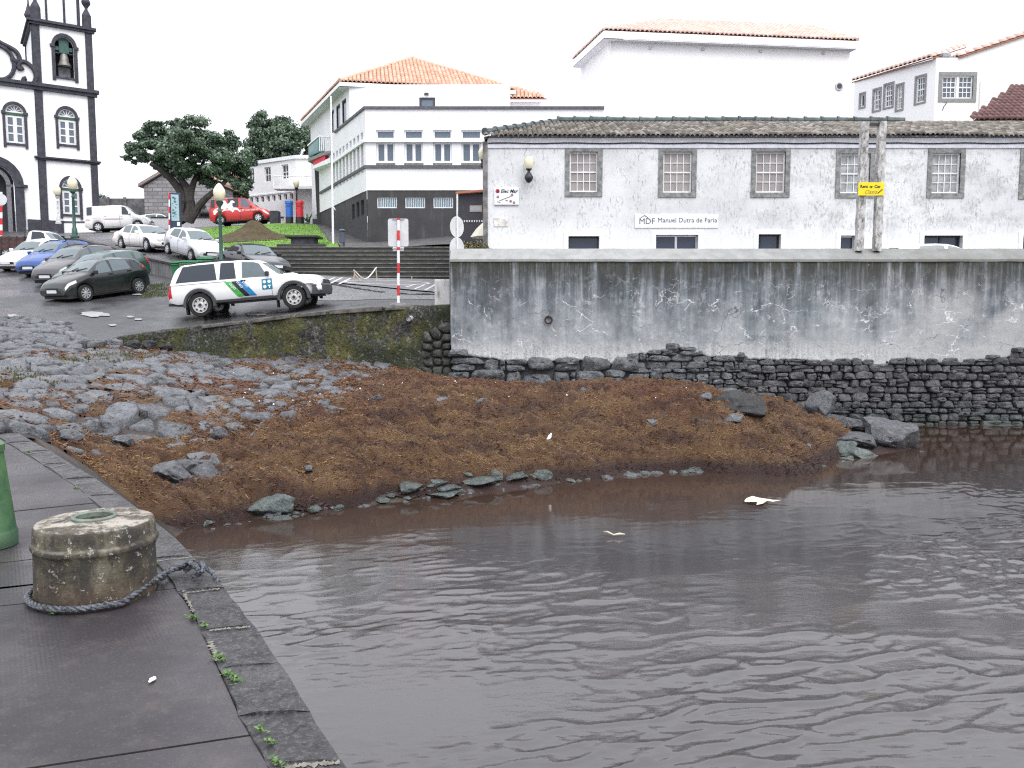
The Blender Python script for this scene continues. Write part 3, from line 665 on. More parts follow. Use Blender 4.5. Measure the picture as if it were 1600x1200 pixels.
# ================================================================ ROCKS
rock_grey = stone_mat('rock_grey', (.045, .048, .054), (.12, .125, .135), .0, (.6, .35), (.2, .2, .21))
rock_green = stone_mat('rock_green', (.050, .062, .059), (.112, .134, .128), .0, (.5, .3), (.19, .205, .20))
rock_dark = stone_mat('rock_dark', (.009, .0095, .010), (.030, .031, .032), .0, (.7, .5), (.075, .075, .072))
def rock_mesh(seed, sub=4, flat_=.75, cuts=13):
    r = random.Random(seed); bm = bmesh.new(); bmesh.ops.create_icosphere(bm, subdivisions=sub, radius=1)
    pl = [(Vector((r.gauss(0, 1), r.gauss(0, 1), r.gauss(0, .8))).normalized(), r.uniform(.5, .88)) for _ in range(cuts)]
    off = Vector((r.uniform(0, 50), r.uniform(0, 50), r.uniform(0, 50)))
    for v in bm.verts:
        p = v.co.copy()
        for nn, d in pl:
            k = p.dot(nn)
            if k > d: p -= nn*(k-d)*.94
        cr_ = abs(mnoise.noise(p*1.3+off*1.7)); p *= 1+.14*mnoise.noise(p*1.6+off)+.06*mnoise.noise(p*4+off)+.03*mnoise.noise(p*11+off)-.10*max(0, 1-cr_/.07); v.co = p
    me = bpy.data.meshes.new('rock'); bm.to_mesh(me); bm.free(); return me
def rock(px, py, w, h, depth, seed, mat, label=None, rot=0, cat='rock', group=None, lift=0, parent=None, name='rock', sub=4):
    """w,h in photo pixels; px,py the middle of its foot"""
    b = hit(LOW, px, py); z = LOW.z(b.x, b.y); k = b.y/F
    me = rock_mesh(seed, sub); ex = [max(abs(v.co[i]) for v in me.vertices) for i in range(3)]
    o = finish(me, name, mat, None, True, (b.x, b.y+w*k*depth*.35, 0), 38)
    o.scale = (w*k/2/ex[0], w*k*depth/2/ex[1], h*k*.5/ex[2]*1.25); o.rotation_euler = (0, 0, 0); o.location.z = z+h*k*.42+lift
    if rot: o.rotation_euler = (0, R(rot), 0)
    ORG[o.name] = o.location.copy()
    if label: tag(o, label, cat, group)
    return o
rock(1156, 652, 112, 40, .75, 23, rock_dark, 'big dark angular boulder lying alone on the seaweed below the wall', 4)
rock(1408, 706, 98, 56, .9, 5, rock_grey, 'largest grey rounded boulder at the water edge below the stone wall', 8)
rock(1335, 700, 80, 26, .9, 21, rock_grey, 'low grey rock between the seaweed and the largest shore boulder', 5)
rock(1290, 655, 55, 42, .7, 33, rock_grey, 'tilted grey slab leaning against the foot of the stone wall', 32)
rock(1345, 678, 70, 24, .8, 8, rock_grey, 'cracked grey rock just left of the largest shore boulder', 4)
rock(1318, 664, 60, 14, .9, 38, rock_grey, 'flat grey rock shelf behind the cracked shore rock', 2)
rock(1352, 728, 72, 28, .8, 14, rock_green, 'greenish rock sitting in the water in front of the shore boulders', 3)
rock(1318, 712, 50, 22, .8, 44, rock_green, 'pale green slab lying at the edge of the seaweed beside the water', -10)
rock(1452, 722, 42, 18, .8, 51, rock_grey, 'small grey rock poking out of the water right of the boulders', 6)
rock(1478, 714, 22, 9, .8, 52, rock_grey, 'tiny grey stone in the water, farthest from the boulders', 0)
rock(1570, 676, 52, 13, .9, 17, rock_grey, 'low heap of grey stone in the water by the stone wall', 0)
rock(412, 806, 96, 30, .6, 4, rock_green, 'wide smooth green rock slab at the waterline near the quay', -3)
rock(488, 802, 30, 14, .8, 61, rock_green, 'small green stone right of the wide green slab', 4)
rock(565, 782, 36, 16, .8, 62, rock_green, 'green stone at the seaweed edge, above a streak of foam', -5)
rock(518, 786, 24, 12, .8, 63, rock_green, 'little green stone half buried in seaweed', 3)
rock(440, 820, 46, 14, .8, 64, rock_green, 'low wet green stone below the wide green slab', 2)
rock(310, 822, 60, 16, .8, 66, rock_green, 'wet greenish rock beside the quay at the waterline', 2)
rock(596, 786, 26, 10, .8, 67, rock_green, 'small pale green stone by the water between foam and stones', 2)
for i, (x, y, w, h, l) in enumerate([(258,768,50,36,'left grey stone of the bare cluster in the seaweed near the quay'),(285,750,36,24,'upper left grey stone of the bare cluster in the seaweed'),(312,745,44,30,'topmost grey stone of the bare cluster in the seaweed'),
    (320,765,46,28,'middle grey stone of the bare cluster in the seaweed'),(305,772,40,20,'lowest grey stone of the bare cluster in the seaweed'),(348,755,28,16,'right grey stone of the bare cluster in the seaweed'),(275,778,30,14,'small grey stone at the bottom of the bare cluster')]):
    rock(x, y, w*1.5, h*1.05, 1.0, 70+i, rock_grey, l, random.uniform(-6, 6), group='bare stones in the seaweed', lift=.09)
for i, (x, y, w, h, l) in enumerate([(586,636,20,12,'small grey stone alone on the thin seaweed at left'),(688,640,24,13,'grey stone on the seaweed below the corner of the wall'),(752,644,24,14,'grey stone on the seaweed right of its twin below the wall corner'),
   (912,624,18,12,'dark stone near the big blocks of the wall foot'),(1020,672,22,11,'small grey stone left of the dark boulder'),(1150,668,36,14,'flat grey stone directly below the dark boulder'),(1105,632,26,12,'grey stone just left of the dark boulder'),
   (1222,642,28,10,'flat grey stone right of the dark boulder'),(480,745,16,10,'tiny grey stone in the middle of the left seaweed'),(390,760,26,12,'grey stone between the bare cluster and the water'),(340,694,30,18,'small grey stone at the upper edge of the seaweed'),
   (186,704,40,16,'grey stone in the thin seaweed beside the quay'),(105,700,44,18,'grey stone close to the quay edge'),(1085,742,30,9,'grey stone in the shallow water under the seaweed bank'),(1258,715,26,14,'small grey stone left of the pale green slab'),(1236,722,20,10,'small wet stone in front of the seaweed point')]):
    rock(x, y, w, h, .9, 90+i, rock_grey, l, random.uniform(-8, 8), group='loose stones on the seaweed', lift=.10)
for i, (x, y, w, h, l) in enumerate([(636,775,30,16,'leftmost pale green stone of the waterline strip'),(672,768,34,12,'second pale green stone of the waterline strip'),(700,772,26,9,'flat stone of the waterline strip near the foam'),(742,764,40,13,'longest pale green stone of the waterline strip'),
   (770,756,30,18,'dark green stone standing up in the waterline strip'),(800,758,34,12,'pale green stone right of the dark one at the waterline'),(846,756,26,16,'last green stone at the right end of the waterline strip'),(724,752,26,14,'upper green stone of the waterline strip under the bank'),(690,784,40,8,'low wet stone awash in front of the strip')]):
    rock(x, y, w*1.6, h*1.1, 1.0, 120+i, rock_green, l, random.uniform(-6, 6), group='green stones along the waterline', lift=.05)
rs_ = random.Random(77); protos = []
line_ = [(300, 836), (365, 826), (430, 812), (505, 800), (600, 787), (700, 773), (800, 762), (880, 755), (980, 749), (1090, 744), (1200, 733)]
for i in range(130):
    x = rs_.uniform(330, 1090) if i < 110 else rs_.uniform(1090, 1340); y = float(np.interp(x, [p[0] for p in line_], [p[1] for p in line_]))+rs_.uniform(-16, 5)*(1 if x < 900 else .5); b = hit(LOW, x, y); k = b.y/F; w = rs_.uniform(7, 22)*k; j = i % 6
    if i < 6:
        me = rock_mesh(300+i, 2); protos.append(me); o = finish(me, 'shore_stone', rock_green if i % 2 else rock_grey, None, True, (b.x, b.y, 0), 38)
    else: o = bpy.data.objects.new('shore_stone', protos[j]); C.objects.link(o)
    o.location = (b.x, b.y, max(LOW.z(b.x, b.y), -.05)+w*.05); o.scale = (w*.62, w*.5*rs_.uniform(.7, 1.3), w*.30); o.rotation_euler = (rs_.uniform(-.2, .2), rs_.uniform(-.2, .2), rs_.uniform(0, 6.28)); ORG[o.name] = o.location.copy()
    o.parent = beach
# rubble and driftwood at the foot of the mossy wall
for i, (x, y, l) in enumerate([(206,548,'dark loose stone at the foot of the mossy wall, leftmost'),(230,549,'dark loose stone at the foot of the mossy wall, middle'),(256,551,'dark loose stone at the foot of the mossy wall, rightmost')]):
    rock(x, y, 24, 14, .8, 140+i, rock_dark, l, 0, group='loose rubble stones', lift=.05)
# ================================================================ HARBOUR WALL
HY = 24.0
zcap0 = P(800, 405, HY).z; zcap1 = P(800, 388.5, HY+.5).z
g = G('wall_plaster'); xyz = g.sep(); z = xyz[2]
st1 = g.noise(1, 6, .65, g.map((3.2, 1, .22))); st2 = g.noise(1, 5, .7, g.map((9, 1, .5))); bl = g.noise(.55, 5, .6); fine = g.noise(18, 6, .75)
k = g.math('ADD', g.math('MULTIPLY', st1, .45), g.math('ADD', g.math('MULTIPLY', bl, .30), g.math('MULTIPLY', g.noise(2.6, 6, .75, g.map((1, 1, .6))), .25)))
c = g.ramp(k, [(.42, (.045, .056, .068)), (.47, (.095, .115, .134)), (.53, (.185, .210, .232)), (.60, (.36, .38, .39))])
low = g.math('MULTIPLY', g.mr(z, 4.25, 2.2), g.ramp(g.noise(.8, 5, .65, g.map((1, 1, .7), loc=(3, 0, 0))), [(.38, 0), (.60, .85)]))
c = g.mix(low, c, (.37, .385, .395))
c = g.mix(g.math('MULTIPLY', g.mr(z, 2.45, 1.90), g.ramp(g.math('ADD', g.math('MULTIPLY', fine, .5), g.math('MULTIPLY', st2, .5)), [(.42, 0), (.54, .9)])), c, (.58, .585, .58))
right = g.math('MULTIPLY', g.mr(xyz[0], 8.5, 13), g.math('MULTIPLY', g.mr(z, 4.9, 4.0), g.ramp(bl, [(.4, .1), (.55, .9)]))); c = g.mix(right, c, (.36, .365, .37))
dk = g.math('MULTIPLY', g.mr(z, 3.2, 4.6), g.ramp(st1, [(.46, 1), (.58, .1)])); c = g.mix(dk, c, (.040, .042, .044))
moss = g.math('MULTIPLY', g.mr(z, 3.95, 4.75), g.ramp(st2, [(.42, .1), (.50, 1)])); c = g.mix(moss, c, (.034, .033, .020))
c = g.mix(g.ramp(st2, [(.60, 0), (.78, .5)]), c, (.40, .41, .41))
vv = g.map((1.1, 1, 1.7)); warp = g.n('VectorMath'); warp.operation = 'ADD'; g.put(warp.inputs[0], vv)
nw = g.n('TexNoise'); nw.inputs['Scale'].default_value = 2.5; nw.inputs['Detail'].default_value = 5; g.put(nw.inputs['Vector'], g.P()); g.put(warp.inputs[1], nw.outputs[1])
ed = g.vor(.95, warp.outputs[0], 'DISTANCE_TO_EDGE')
band = g.math('MULTIPLY', g.mr(z, 4.3, 3.6), g.ramp(g.noise(1.7, 4, .6, g.map((1, 1, 1), loc=(0, 0, 7))), [(.50, 0), (.56, 1)]))
crack = g.math('MULTIPLY', g.ramp(ed, [(.003, 1), (.015, 0)]), band); c = g.mix(crack, c, (.66, .67, .67))
ed3 = g.vor(2.3, warp.outputs[0], 'DISTANCE_TO_EDGE'); c = g.mix(g.math('MULTIPLY', g.ramp(ed3, [(.006, .9), (.03, 0)]), g.math('MULTIPLY', g.mr(z, 4.6, 3.9), g.ramp(g.noise(1.1, 5, .7, g.map((1, 1, 1), loc=(8, 0, 3))), [(.58, 0), (.64, .8)]))), c, (.60, .61, .61))
blot = g.math('MULTIPLY', g.ramp(g.noise(3.4, 7, .78, g.map((1, 1, .8), loc=(1, 0, 5))), [(.54, 0), (.64, .6)]), g.mr(z, 4.7, 3.4)); c = g.mix(blot, c, (.42, .435, .44))
spots = g.math('MULTIPLY', g.ramp(g.noise(5.5, 4, .7), [(.68, 0), (.72, 1)]), g.ramp(bl, [(.45, .0), (.55, .8)])); c = g.mix(spots, c, (.55, .56, .55))
ed2 = g.vor(.33, warp.outputs[0], 'DISTANCE_TO_EDGE'); c = g.mix(g.math('MULTIPLY', g.ramp(ed2, [(.002, .8), (.007, 0)]), g.ramp(st1, [(.5, 0), (.6, 1)])), c, (.03, .03, .03))
c = g.mix(g.ramp(fine, [(.3, .35), (.5, 0)]), c, (.06, .065, .07))
plaster = g.out(c, .85, g.bump(g.math('ADD', fine, bl), .4, .02))
g = G('wall_cap'); n = g.noise(3, 6, .7); n2 = g.noise(40, 4, .7)
c = g.ramp(n, [(.3, (.20, .205, .20)), (.7, (.31, .315, .31))]); c = g.mix(g.ramp(n2, [(.6, 0), (.75, .5)]), c, (.12, .12, .11))
x_ = g.sep()[0]; c = g.mix(g.math('MULTIPLY', g.mr(x_, 4, 12), g.ramp(g.noise(1.2, 5, .7), [(.35, .3), (.6, .85)])), c, (.13, .13, .12))
capm = g.out(c, .8, g.bump(n2, .3, .01))
WX0, WX1 = P(705, 480, HY).x, 26.0
hw = empty('harbour_wall', ((WX0+WX1)/2, HY+.3, 0), 'tall streaked grey harbour wall of plaster over black rubble', 'wall')
# body + sloped cap
g = G('core_mortar'); xq = g.sep()[0]; core_m = g.out(g.mix(g.mr(xq, 5.5, 8.5), (.085, .090, .095), (.020, .020, .021)), .9, g.bump(g.noise(14, 5, .7), .6, .03))
mb = MB(); sec = [(HY+.10, -1.6), (HY+.10, zcap0-.05), (HY+.55, zcap0-.05), (HY+.55, -1.6)]
mb.hexa([(WX0+.03, HY+.13, -1.6), (WX1, HY+.13, -1.6), (WX1, HY+.6, -1.6), (WX0+.03, HY+.6, -1.6), (WX0+.03, HY+.13, zcap0-.06), (WX1, HY+.13, zcap0-.06), (WX1, HY+.6, zcap0-.06), (WX0+.03, HY+.6, zcap0-.06)])
mb.build('core', core_m, hw)
mb = MB(); xs = np.linspace(WX0-.03, WX1, 60); rows = []
for x in xs:
    e = mnoise.noise(Vector((x*1.3, 0, 3)))*.015; dd = mnoise.noise(Vector((x*2, 5, 0)))*.012
    rows.append([(x, HY-.035+dd, zcap0-.07+e), (x, HY-.035+dd, zcap0+e), (x, HY+.5, zcap1+e*.6), (x, HY+.66, zcap1+e*.6-.01), (x, HY+.66, zcap0-.07)])
V = [p for r in rows for p in r]; m = 5
mb.add(V, [(i*m+j, (i+1)*m+j, (i+1)*m+j+1, i*m+j+1) for i in range(len(xs)-1) for j in range(m-1)] + [(0, 1, 2, 3, 4)] + [tuple((len(xs)-1)*m+j for j in range(4, -1, -1))])
mb.build('coping', capm, hw)
# plaster face with a ragged foot
foot = [(690,553),(708,553),(740,557),(765,560),(800,566),(850,568),(885,560),(930,566),(960,570),(985,560),(1005,553),(1040,547),(1065,543),(1085,552),(1112,558),(1135,561),(1150,557),(1180,562),(1230,563),(1300,566),(1340,563),(1372,577),(1392,566),(1418,560),(1450,566),(1490,569),(1530,564),(1562,561),(1585,556),(1592,546),(1640,544),(1800,556),(2200,560)]
fpx = [P(a, b, HY).x for a, b in foot]; fpz = [P(a, b, HY).z for a, b in foot]
xs = np.linspace(WX0, WX1, 520); ts = np.linspace(0, 1, 70); V = []
for x in xs:
    zb = np.interp(x, fpx, fpz)+.07*mnoise.noise(Vector((x*5, 1, 0)))+.03*mnoise.noise(Vector((x*17, 1, 0)))
    for t in ts:
        zz = zb+(zcap0-.068-zb)*t; y = HY+.03*mnoise.noise(Vector((x*.7, zz*1.1, 2)))+.008*mnoise.noise(Vector((x*6, zz*6, 2)))
        if t == 0: y += .03
        V.append((x, y, zz))
    V.append((x, HY+.2, zb-.01))
V = np.array(V).reshape(len(xs), 71, 3); V = np.concatenate([V[:, 70:71], V[:, :70]], 1)
grid('plaster_face', V[:, :, 0].T, V[:, :, 1].T, V[:, :, 2].T, plaster, hw)
mb = MB(); mb.fbox(Fr(WX0, HY, 90), .012, .6, fpz[1]+.25, zcap0-.07, -.02, .01); mb.build('plaster_end', plaster, hw)
# rubble: big blocks at left, courses at right
def wall_stones(x0, x1, z0, z1, sx, sz, Hr, mat, yface, maxn, zlimit, seedk, gap=.02, stretch=1.7, cutk=.13):
    r = random.Random(seedk); pts = []
    for j, zz in enumerate(np.arange(z0-sz, z1+sz, sz)):
        x = x0-sx+r.random()*sx
        while x < x1+sx:
            w_ = sx*r.uniform(.55, 1.5); pts.append((x+w_/2, (zz+r.gauss(0, sz*.16))*stretch)); x += w_
    pts = lloyd(pts, 1, 1.5); cells = vor_cells(pts, 1.5); k = 0
    for p, c in zip(pts, cells):
        if c is None or not (x0 < p[0] < x1 and z0 < p[1]/stretch < z1): continue
        if p[1]/stretch > np.interp(p[0], fpx, fpz)+.12 and zlimit: continue
        V, Fc = stone_rings(c, gap, r.uniform(*Hr), .5, .9, cutk, ((1.0, -.35), (1.0, .45), (.93, .80), (.72, .97), (.4, 1.0)) if cutk < .2 else ((1.0, -.35), (1.0, .25), (.93, .62), (.74, .9), (.40, 1.02))); mb = MB(); yy = yface(p[0])
        mb.add([(a, yy-h, b/stretch) for a, b, h in V], [q[::-1] for q in Fc])
        bmo = mb.build('stone', mat, hw, smooth=True, sharp=60); k += 1
    return k
wst = stone_mat('wall_stone', (.042, .043, .048), (.125, .128, .138), .8, (.75, .5), (.17, .17, .17))
wst2 = stone_mat('wall_block', (.055, .060, .068), (.15, .162, .175), 0, (.7, .45), (.30, .31, .30))
XA, XB = P(990, 600, HY).x, P(1170, 600, HY).x
def coursed(x0, x1, z0, z1, rows, lens, Hr, mat, yf, seedk, limit, gap=.008):
    r = random.Random(seedk); k = 0; z = z0; rest = MB()
    while z < z1:
        h = r.uniform(*rows); x = x0-r.random()*.4; drift = r.uniform(0, 9)
        while x < x1:
            L = r.uniform(*lens)*(1.5 if r.random() < .15 else 1); hh = h*r.uniform(.8, 1.12); zc = z+.05*mnoise.noise(Vector((x*.8, drift, 0)))
            parts = [(x, zc, L, hh)] if (r.random() > .22 or L < .3) else [(x, zc, L*r.uniform(.8, 1), hh*.5), (x, zc+hh*.5, L, hh*.5)]
            if r.random() < .16: parts = [(x, zc, L*.74, hh), (x+L*.76, zc, L*.24, hh*.5), (x+L*.75, zc+hh*.52, L*.25, hh*.48)]
            for a, b, l, q in parts:
                cx, cz = a+l/2, b+q/2
                if cz > np.interp(cx, fpx, fpz)+.10 or cx > x1: continue
                j = lambda s: r.uniform(-s, s)
                poly = np.array([(a+j(.1*l), b+j(.12*q)), (cx+j(.2*l), b-abs(j(.10*q))), (a+l+j(.1*l), b+j(.12*q)), (a+l+j(.04*l), cz+j(.2*q)), (a+l-abs(j(.16*l)), b+q+j(.12*q)), (cx+j(.2*l), b+q+abs(j(.08*q))), (a+abs(j(.16*l)), b+q+j(.12*q)), (a+j(.04*l), cz+j(.2*q))])
                V, Fc = stone_rings(poly, gap, r.uniform(*Hr), .18, .6, .2, ((1.0, -.4), (1.0, .45), (.92, .82), (.70, .97), (.4, 1.0)))
                m = [(p[0], yf-p[2], p[1]) for p in V]; f = [t[::-1] for t in Fc]
                if k < limit: mb = MB(); mb.add(m, f); mb.build('stone', mat, hw, smooth=True, sharp=55)
                else: rest.add(m, f)
                k += 1
            x += L
        z += h
    if rest.v: tag(rest.build('stone', mat, hw, smooth=True, sharp=55), kind='stuff')
    return k
k1 = coursed(WX0, XA, P(800,606,HY).z-.35, P(800,552,HY).z, (.34, .50), (.38, .95), (.14, .30), wst2, HY+.10, 5, 60, .012)
k2 = coursed(XA, XB, P(800,632,HY).z-.1, P(800,540,HY).z, (.10, .22), (.25, .7), (.05, .16), wst2, HY+.09, 6, 60, .004)
k3 = coursed(XB, 15.3, P(800,674,HY).z-.05, P(800,545,HY).z, (.14, .25), (.22, .52), (.10, .19), wst, HY+.10, 8, 215)

o = hw
mb = MB(); p = P(857, 500, HY-.03); mb.tube([(p.x+.10*math.cos(a), p.y-.03, p.z+.10*math.sin(a)) for a in np.linspace(0, 2*PI, 18, endpoint=False)], .022, 6, True); mb.cyl((p.x, p.y+.1, p.z+.1), (p.x, p.y-.05, p.z+.1), .03)
r_ = mb.build('mooring_ring', M('rust_iron', (.035, .02, .014), .8, .4, 20, .3), hw)
# low white pier stub left of the wall
zb, zt = P(690, 490, 25.0).z, P(690, 437, 25.0).z
old_white = G('old_white'); g = old_white; n = g.noise(2.2, 6, .75); s_ = g.noise(1, 6, .7, g.map((7, 7, .9)))
c = g.ramp(g.math('ADD', g.math('MULTIPLY', n, .5), g.math('MULTIPLY', s_, .5)), [(.34, (.16, .16, .15)), (.48, (.5, .5, .49)), (.6, (.64, .64, .63))]); old_white = g.out(c, .85, g.bump(n, .3, .02))
a = P(680, 460, 24.95); mb = MB(); mb.box(a.x, WX0-.035, 24.75, 25.5, zb-.12, zt); st = mb.build('wall_stub', old_white, None, org=(a.x, 25, zb), bevel=.03)
tag(st, 'short stained white pier beside the left end of the harbour wall', 'pillar')
b = P(708, 389, 24.95); 
mb = MB(); mb.box(WX0-.10, WX0-.04, 24.72, 25.05, zb+.02, zcap1-.04); st2 = mb.build('wall_jamb', capm, hw)

# ================================================================ MOSSY LOW WALL
g = G('moss_wall'); n = g.noise(1.6, 6, .7); n2 = g.noise(14, 6, .75); n3 = g.noise(.9, 5, .6, g.map((1, 1, 1), loc=(4, 0, 2)))
c = g.ramp(n2, [(.40, (.012, .012, .011)), (.5, (.036, .036, .032)), (.60, (.11, .11, .10))])
mo = g.math('MULTIPLY', g.ramp(n, [(.44, 0), (.52, 1)]), g.ramp(n2, [(.42, .1), (.52, .95)])); mc = g.ramp(n3, [(.42, (.026, .036, .010)), (.52, (.060, .066, .010)), (.62, (.10, .095, .018))])
c = g.mix(mo, c, mc); z = g.sep()[2]
c = g.mix(g.ramp(g.noise(6, 5, .75, g.map((1, 1, 1), loc=(1, 2, 3))), [(.58, 0), (.62, .8)]), c, (.20, .195, .175))
moss_mat = g.out(c, .85, g.bump(g.math('ADD', n2, n), 1.0, .09))
lw = empty('low_wall', (-6.5, 24, 1.8), 'low rough wall covered in yellow green moss holding up the road', 'wall')
xs = np.linspace(lx[0], WX0+.06, 200); px_ = [q[0] for q in low_line]
zt_ = [P(a, b, d).z for a, b, c_, d in low_line]; zb_ = [P(a, c_, d).z for a, b, c_, d in low_line]
ts = np.r_[np.linspace(0, 1, 26)]; V = []
for x in xs:
    t_, b_, y_ = np.interp(x, lx, zt_), np.interp(x, lx, zb_), np.interp(x, lx, ly); t_ = max(t_, MID.z(x, y_+.05)+.02)
    hb = b_-.35
    for t in ts:
        zz = hb+(t_-hb)*t; nn = mnoise.noise(Vector((x*1.2, zz*2, 0)))*.09+mnoise.noise(Vector((x*5, zz*6, 0)))*.03
        V.append((x, y_-.06-nn*(1 if t < .97 else .5)-.10*(1-t), zz))
    e = .02*mnoise.noise(Vector((x*3, 0, 0)))
    V += [(x, y_+.05, t_+.035+e), (x, y_+.42, t_+.03+e), (x, y_+.45, t_-.3)]
V = np.array(V).reshape(len(xs), 29, 3); grid('wall_face', V[:, :, 0].T, V[:, :, 1].T, V[:, :, 2].T, moss_mat, lw)
capst = M('kerb_cap', (.085, .08, .07), .75, .5, 5, .5, .02)
for a, b in [((395,505),(455,499)),((462,497),(509,491.5)),((513,492),(596,486)),((322,514),(388,506)),((600,484),(640,481.5))]:
    p, q = P(*a, 24.0), P(*b, 24.15); mb = MB(); yy = lambda x: float(np.interp(x, lx, ly))
    z0, z1 = np.interp(p.x, lx, zt_), np.interp(q.x, lx, zt_); k = random.uniform(.03, .08)
    bt = [(p.x, yy(p.x)-.13, z0-.06), (q.x, yy(q.x)-.13, z1-.06), (q.x, yy(q.x)+.3, z1-.06), (p.x, yy(p.x)+.3, z0-.06)]
    mb.hexa(bt+[(x, y, z+.06+k) for x, y, z in bt]); mb.build('cap_stone', capst, lw, bevel=.02)
# rubble showing at its right end
r = random.Random(4); pts = []
for x in np.arange(P(650,540,24.2).x-.3, WX0+.5, .3):
    for zz in np.arange(1.3, 2.9, .24): pts.append((x+r.gauss(0, .06), zz*1.2+r.gauss(0, .04)))
pts = lloyd(pts, 1, 1.2)
for p, c in zip(pts, vor_cells(pts, 1.2)):
    if c is None or not (P(652,540,24.2).x < p[0] < WX0-.08 and 1.5 < p[1]/1.2 < P(680,510,24.2).z): continue
    V, Fc = stone_rings(c, .02, r.uniform(.10, .2), .15); mb = MB(); mb.add([(a, 24.28-h, b/1.2) for a, b, h in V], [q[::-1] for q in Fc]); mb.build('stone', stone_mat('low_wall_stone', (.02, .022, .02), (.075, .08, .068), 0, (.8, .6)) if 'low_wall_stone' not in bpy.data.materials else bpy.data.materials['low_wall_stone'], lw, smooth=True, sharp=60)
p = P(645, 497, 24.15); mb = MB(); mb.cyl((p.x, 24.6, p.z+.03), (p.x-.10, 24.02, p.z-.02), .075, .075, 14, False); mb.cyl((p.x, 24.5, p.z+.03), (p.x-.095, 24.07, p.z-.018), .06, .06, 14)
pp = mb.build('drain_pipe', M('pipe_grey', (.4, .42, .44), .4, .1), lw)

# ================================================================ RETAINING WALL (upper street / car park)
g = G('board_concrete'); s1 = g.noise(1, 6, .7, g.map((6, 6, .5))); n = g.noise(1.2, 5, .6)
c = g.ramp(g.math('ADD', g.math('MULTIPLY', s1, .65), g.math('MULTIPLY', n, .35)), [(.36, (.09, .09, .088)), (.5, (.22, .22, .215)), (.66, (.36, .36, .35))]); board = g.out(c, .85, g.bump(s1, .4, .02))
rw = empty('retaining_wall', P(215, 420, 40), 'streaked grey retaining wall stepping down between the parked cars', 'wall')
darkcap = M('dark_cap', (.035, .034, .036), .6, .3, 4, .3)
def wall_run(pts, up, parent, th=.3, capw=.42, caph=.10, wall_mat=board, cap_mat=darkcap, below=2.2):
    for i, (a, b) in enumerate(zip(pts, pts[1:])):
        d = Vector((b.x-a.x, b.y-a.y, 0)).normalized(); nn = Vector((-d.y, d.x, 0))
        if nn.y > 0: nn = -nn
        def hx(o0, o1, za, zb, zc, zd, ea=0, eb=0):
            A0, A1 = a-d*ea, b+d*eb
            mb = MB(); bot = [A0+nn*o0, A1+nn*o0, A1+nn*o1, A0+nn*o1]
            if (A1-A0).cross(nn).z > 0: pass
            mb.hexa([(bot[0].x, bot[0].y, za), (bot[1].x, bot[1].y, zb), (bot[2].x, bot[2].y, zb), (bot[3].x, bot[3].y, za), (bot[0].x, bot[0].y, zc), (bot[1].x, bot[1].y, zd), (bot[2].x, bot[2].y, zd), (bot[3].x, bot[3].y, zc)]); return mb
        hx(.0, -th, a.z-below, b.z-below, a.z, b.z).build('wall_panel', wall_mat, parent)
        hx(.07, -th-.05, a.z+.004, b.z+.004, a.z+caph, b.z+caph).build('coping', cap_mat, parent)
wall_run([P(112,373,52), P(216,399,40.2)], None, rw)
wall_run([P(214,402,40.0), P(268,414,36.8), P(345,431,35.4)], None, rw)

# ================================================================ STEPS
stair = empty('staircase', P(530, 412, 38.2), 'wide flight of eight dark mossy stone steps below the lawn', 'steps')
g = G('step_stone'); n = g.noise(2.2, 6, .7); n2 = g.noise(20, 5, .7)
c = g.ramp(n, [(.3, (.016, .0165, .015)), (.6, (.038, .037, .034)), (.8, (.06, .057, .052))]); c = g.mix(g.ramp(g.noise(.9, 5, .7, g.map((1, 1, 1), loc=(5, 5, 5))), [(.52, 0), (.68, .5)]), c, (.030, .040, .014)); c = g.mix(g.ramp(n2, [(.6, 0), (.72, .5)]), c, (.11, .11, .10))
stepm = g.out(c, .7, g.bump(n2, .4, .015))
lipm = M('step_lip', (.12, .12, .112), .65, .4, 3, .3)
ns = 8; zb, zt = P(600, 438.5, 37.2).z, P(600, 386, 39.9).z; SX0, SX1 = P(440, 437, 37.2).x, 0.8
for i in range(ns):
    z0 = zb+(zt-zb)*i/ns; z1 = zb+(zt-zb)*(i+1)/ns; y = 37.2+i*.36
    mb = MB(); SX0 = P(440-88*i/7, 437, 37.2+i*.36).x; mb.box(SX0, SX1, y, 40.6, z0-(1.2 if i == 0 else .02), z1-.05); mb.cur = 1; mb.box(SX0-.01, SX1, y-.03, y+.5, z1-.049, z1)
    mb.build('step', [stepm, lipm], stair, bevel=.012)

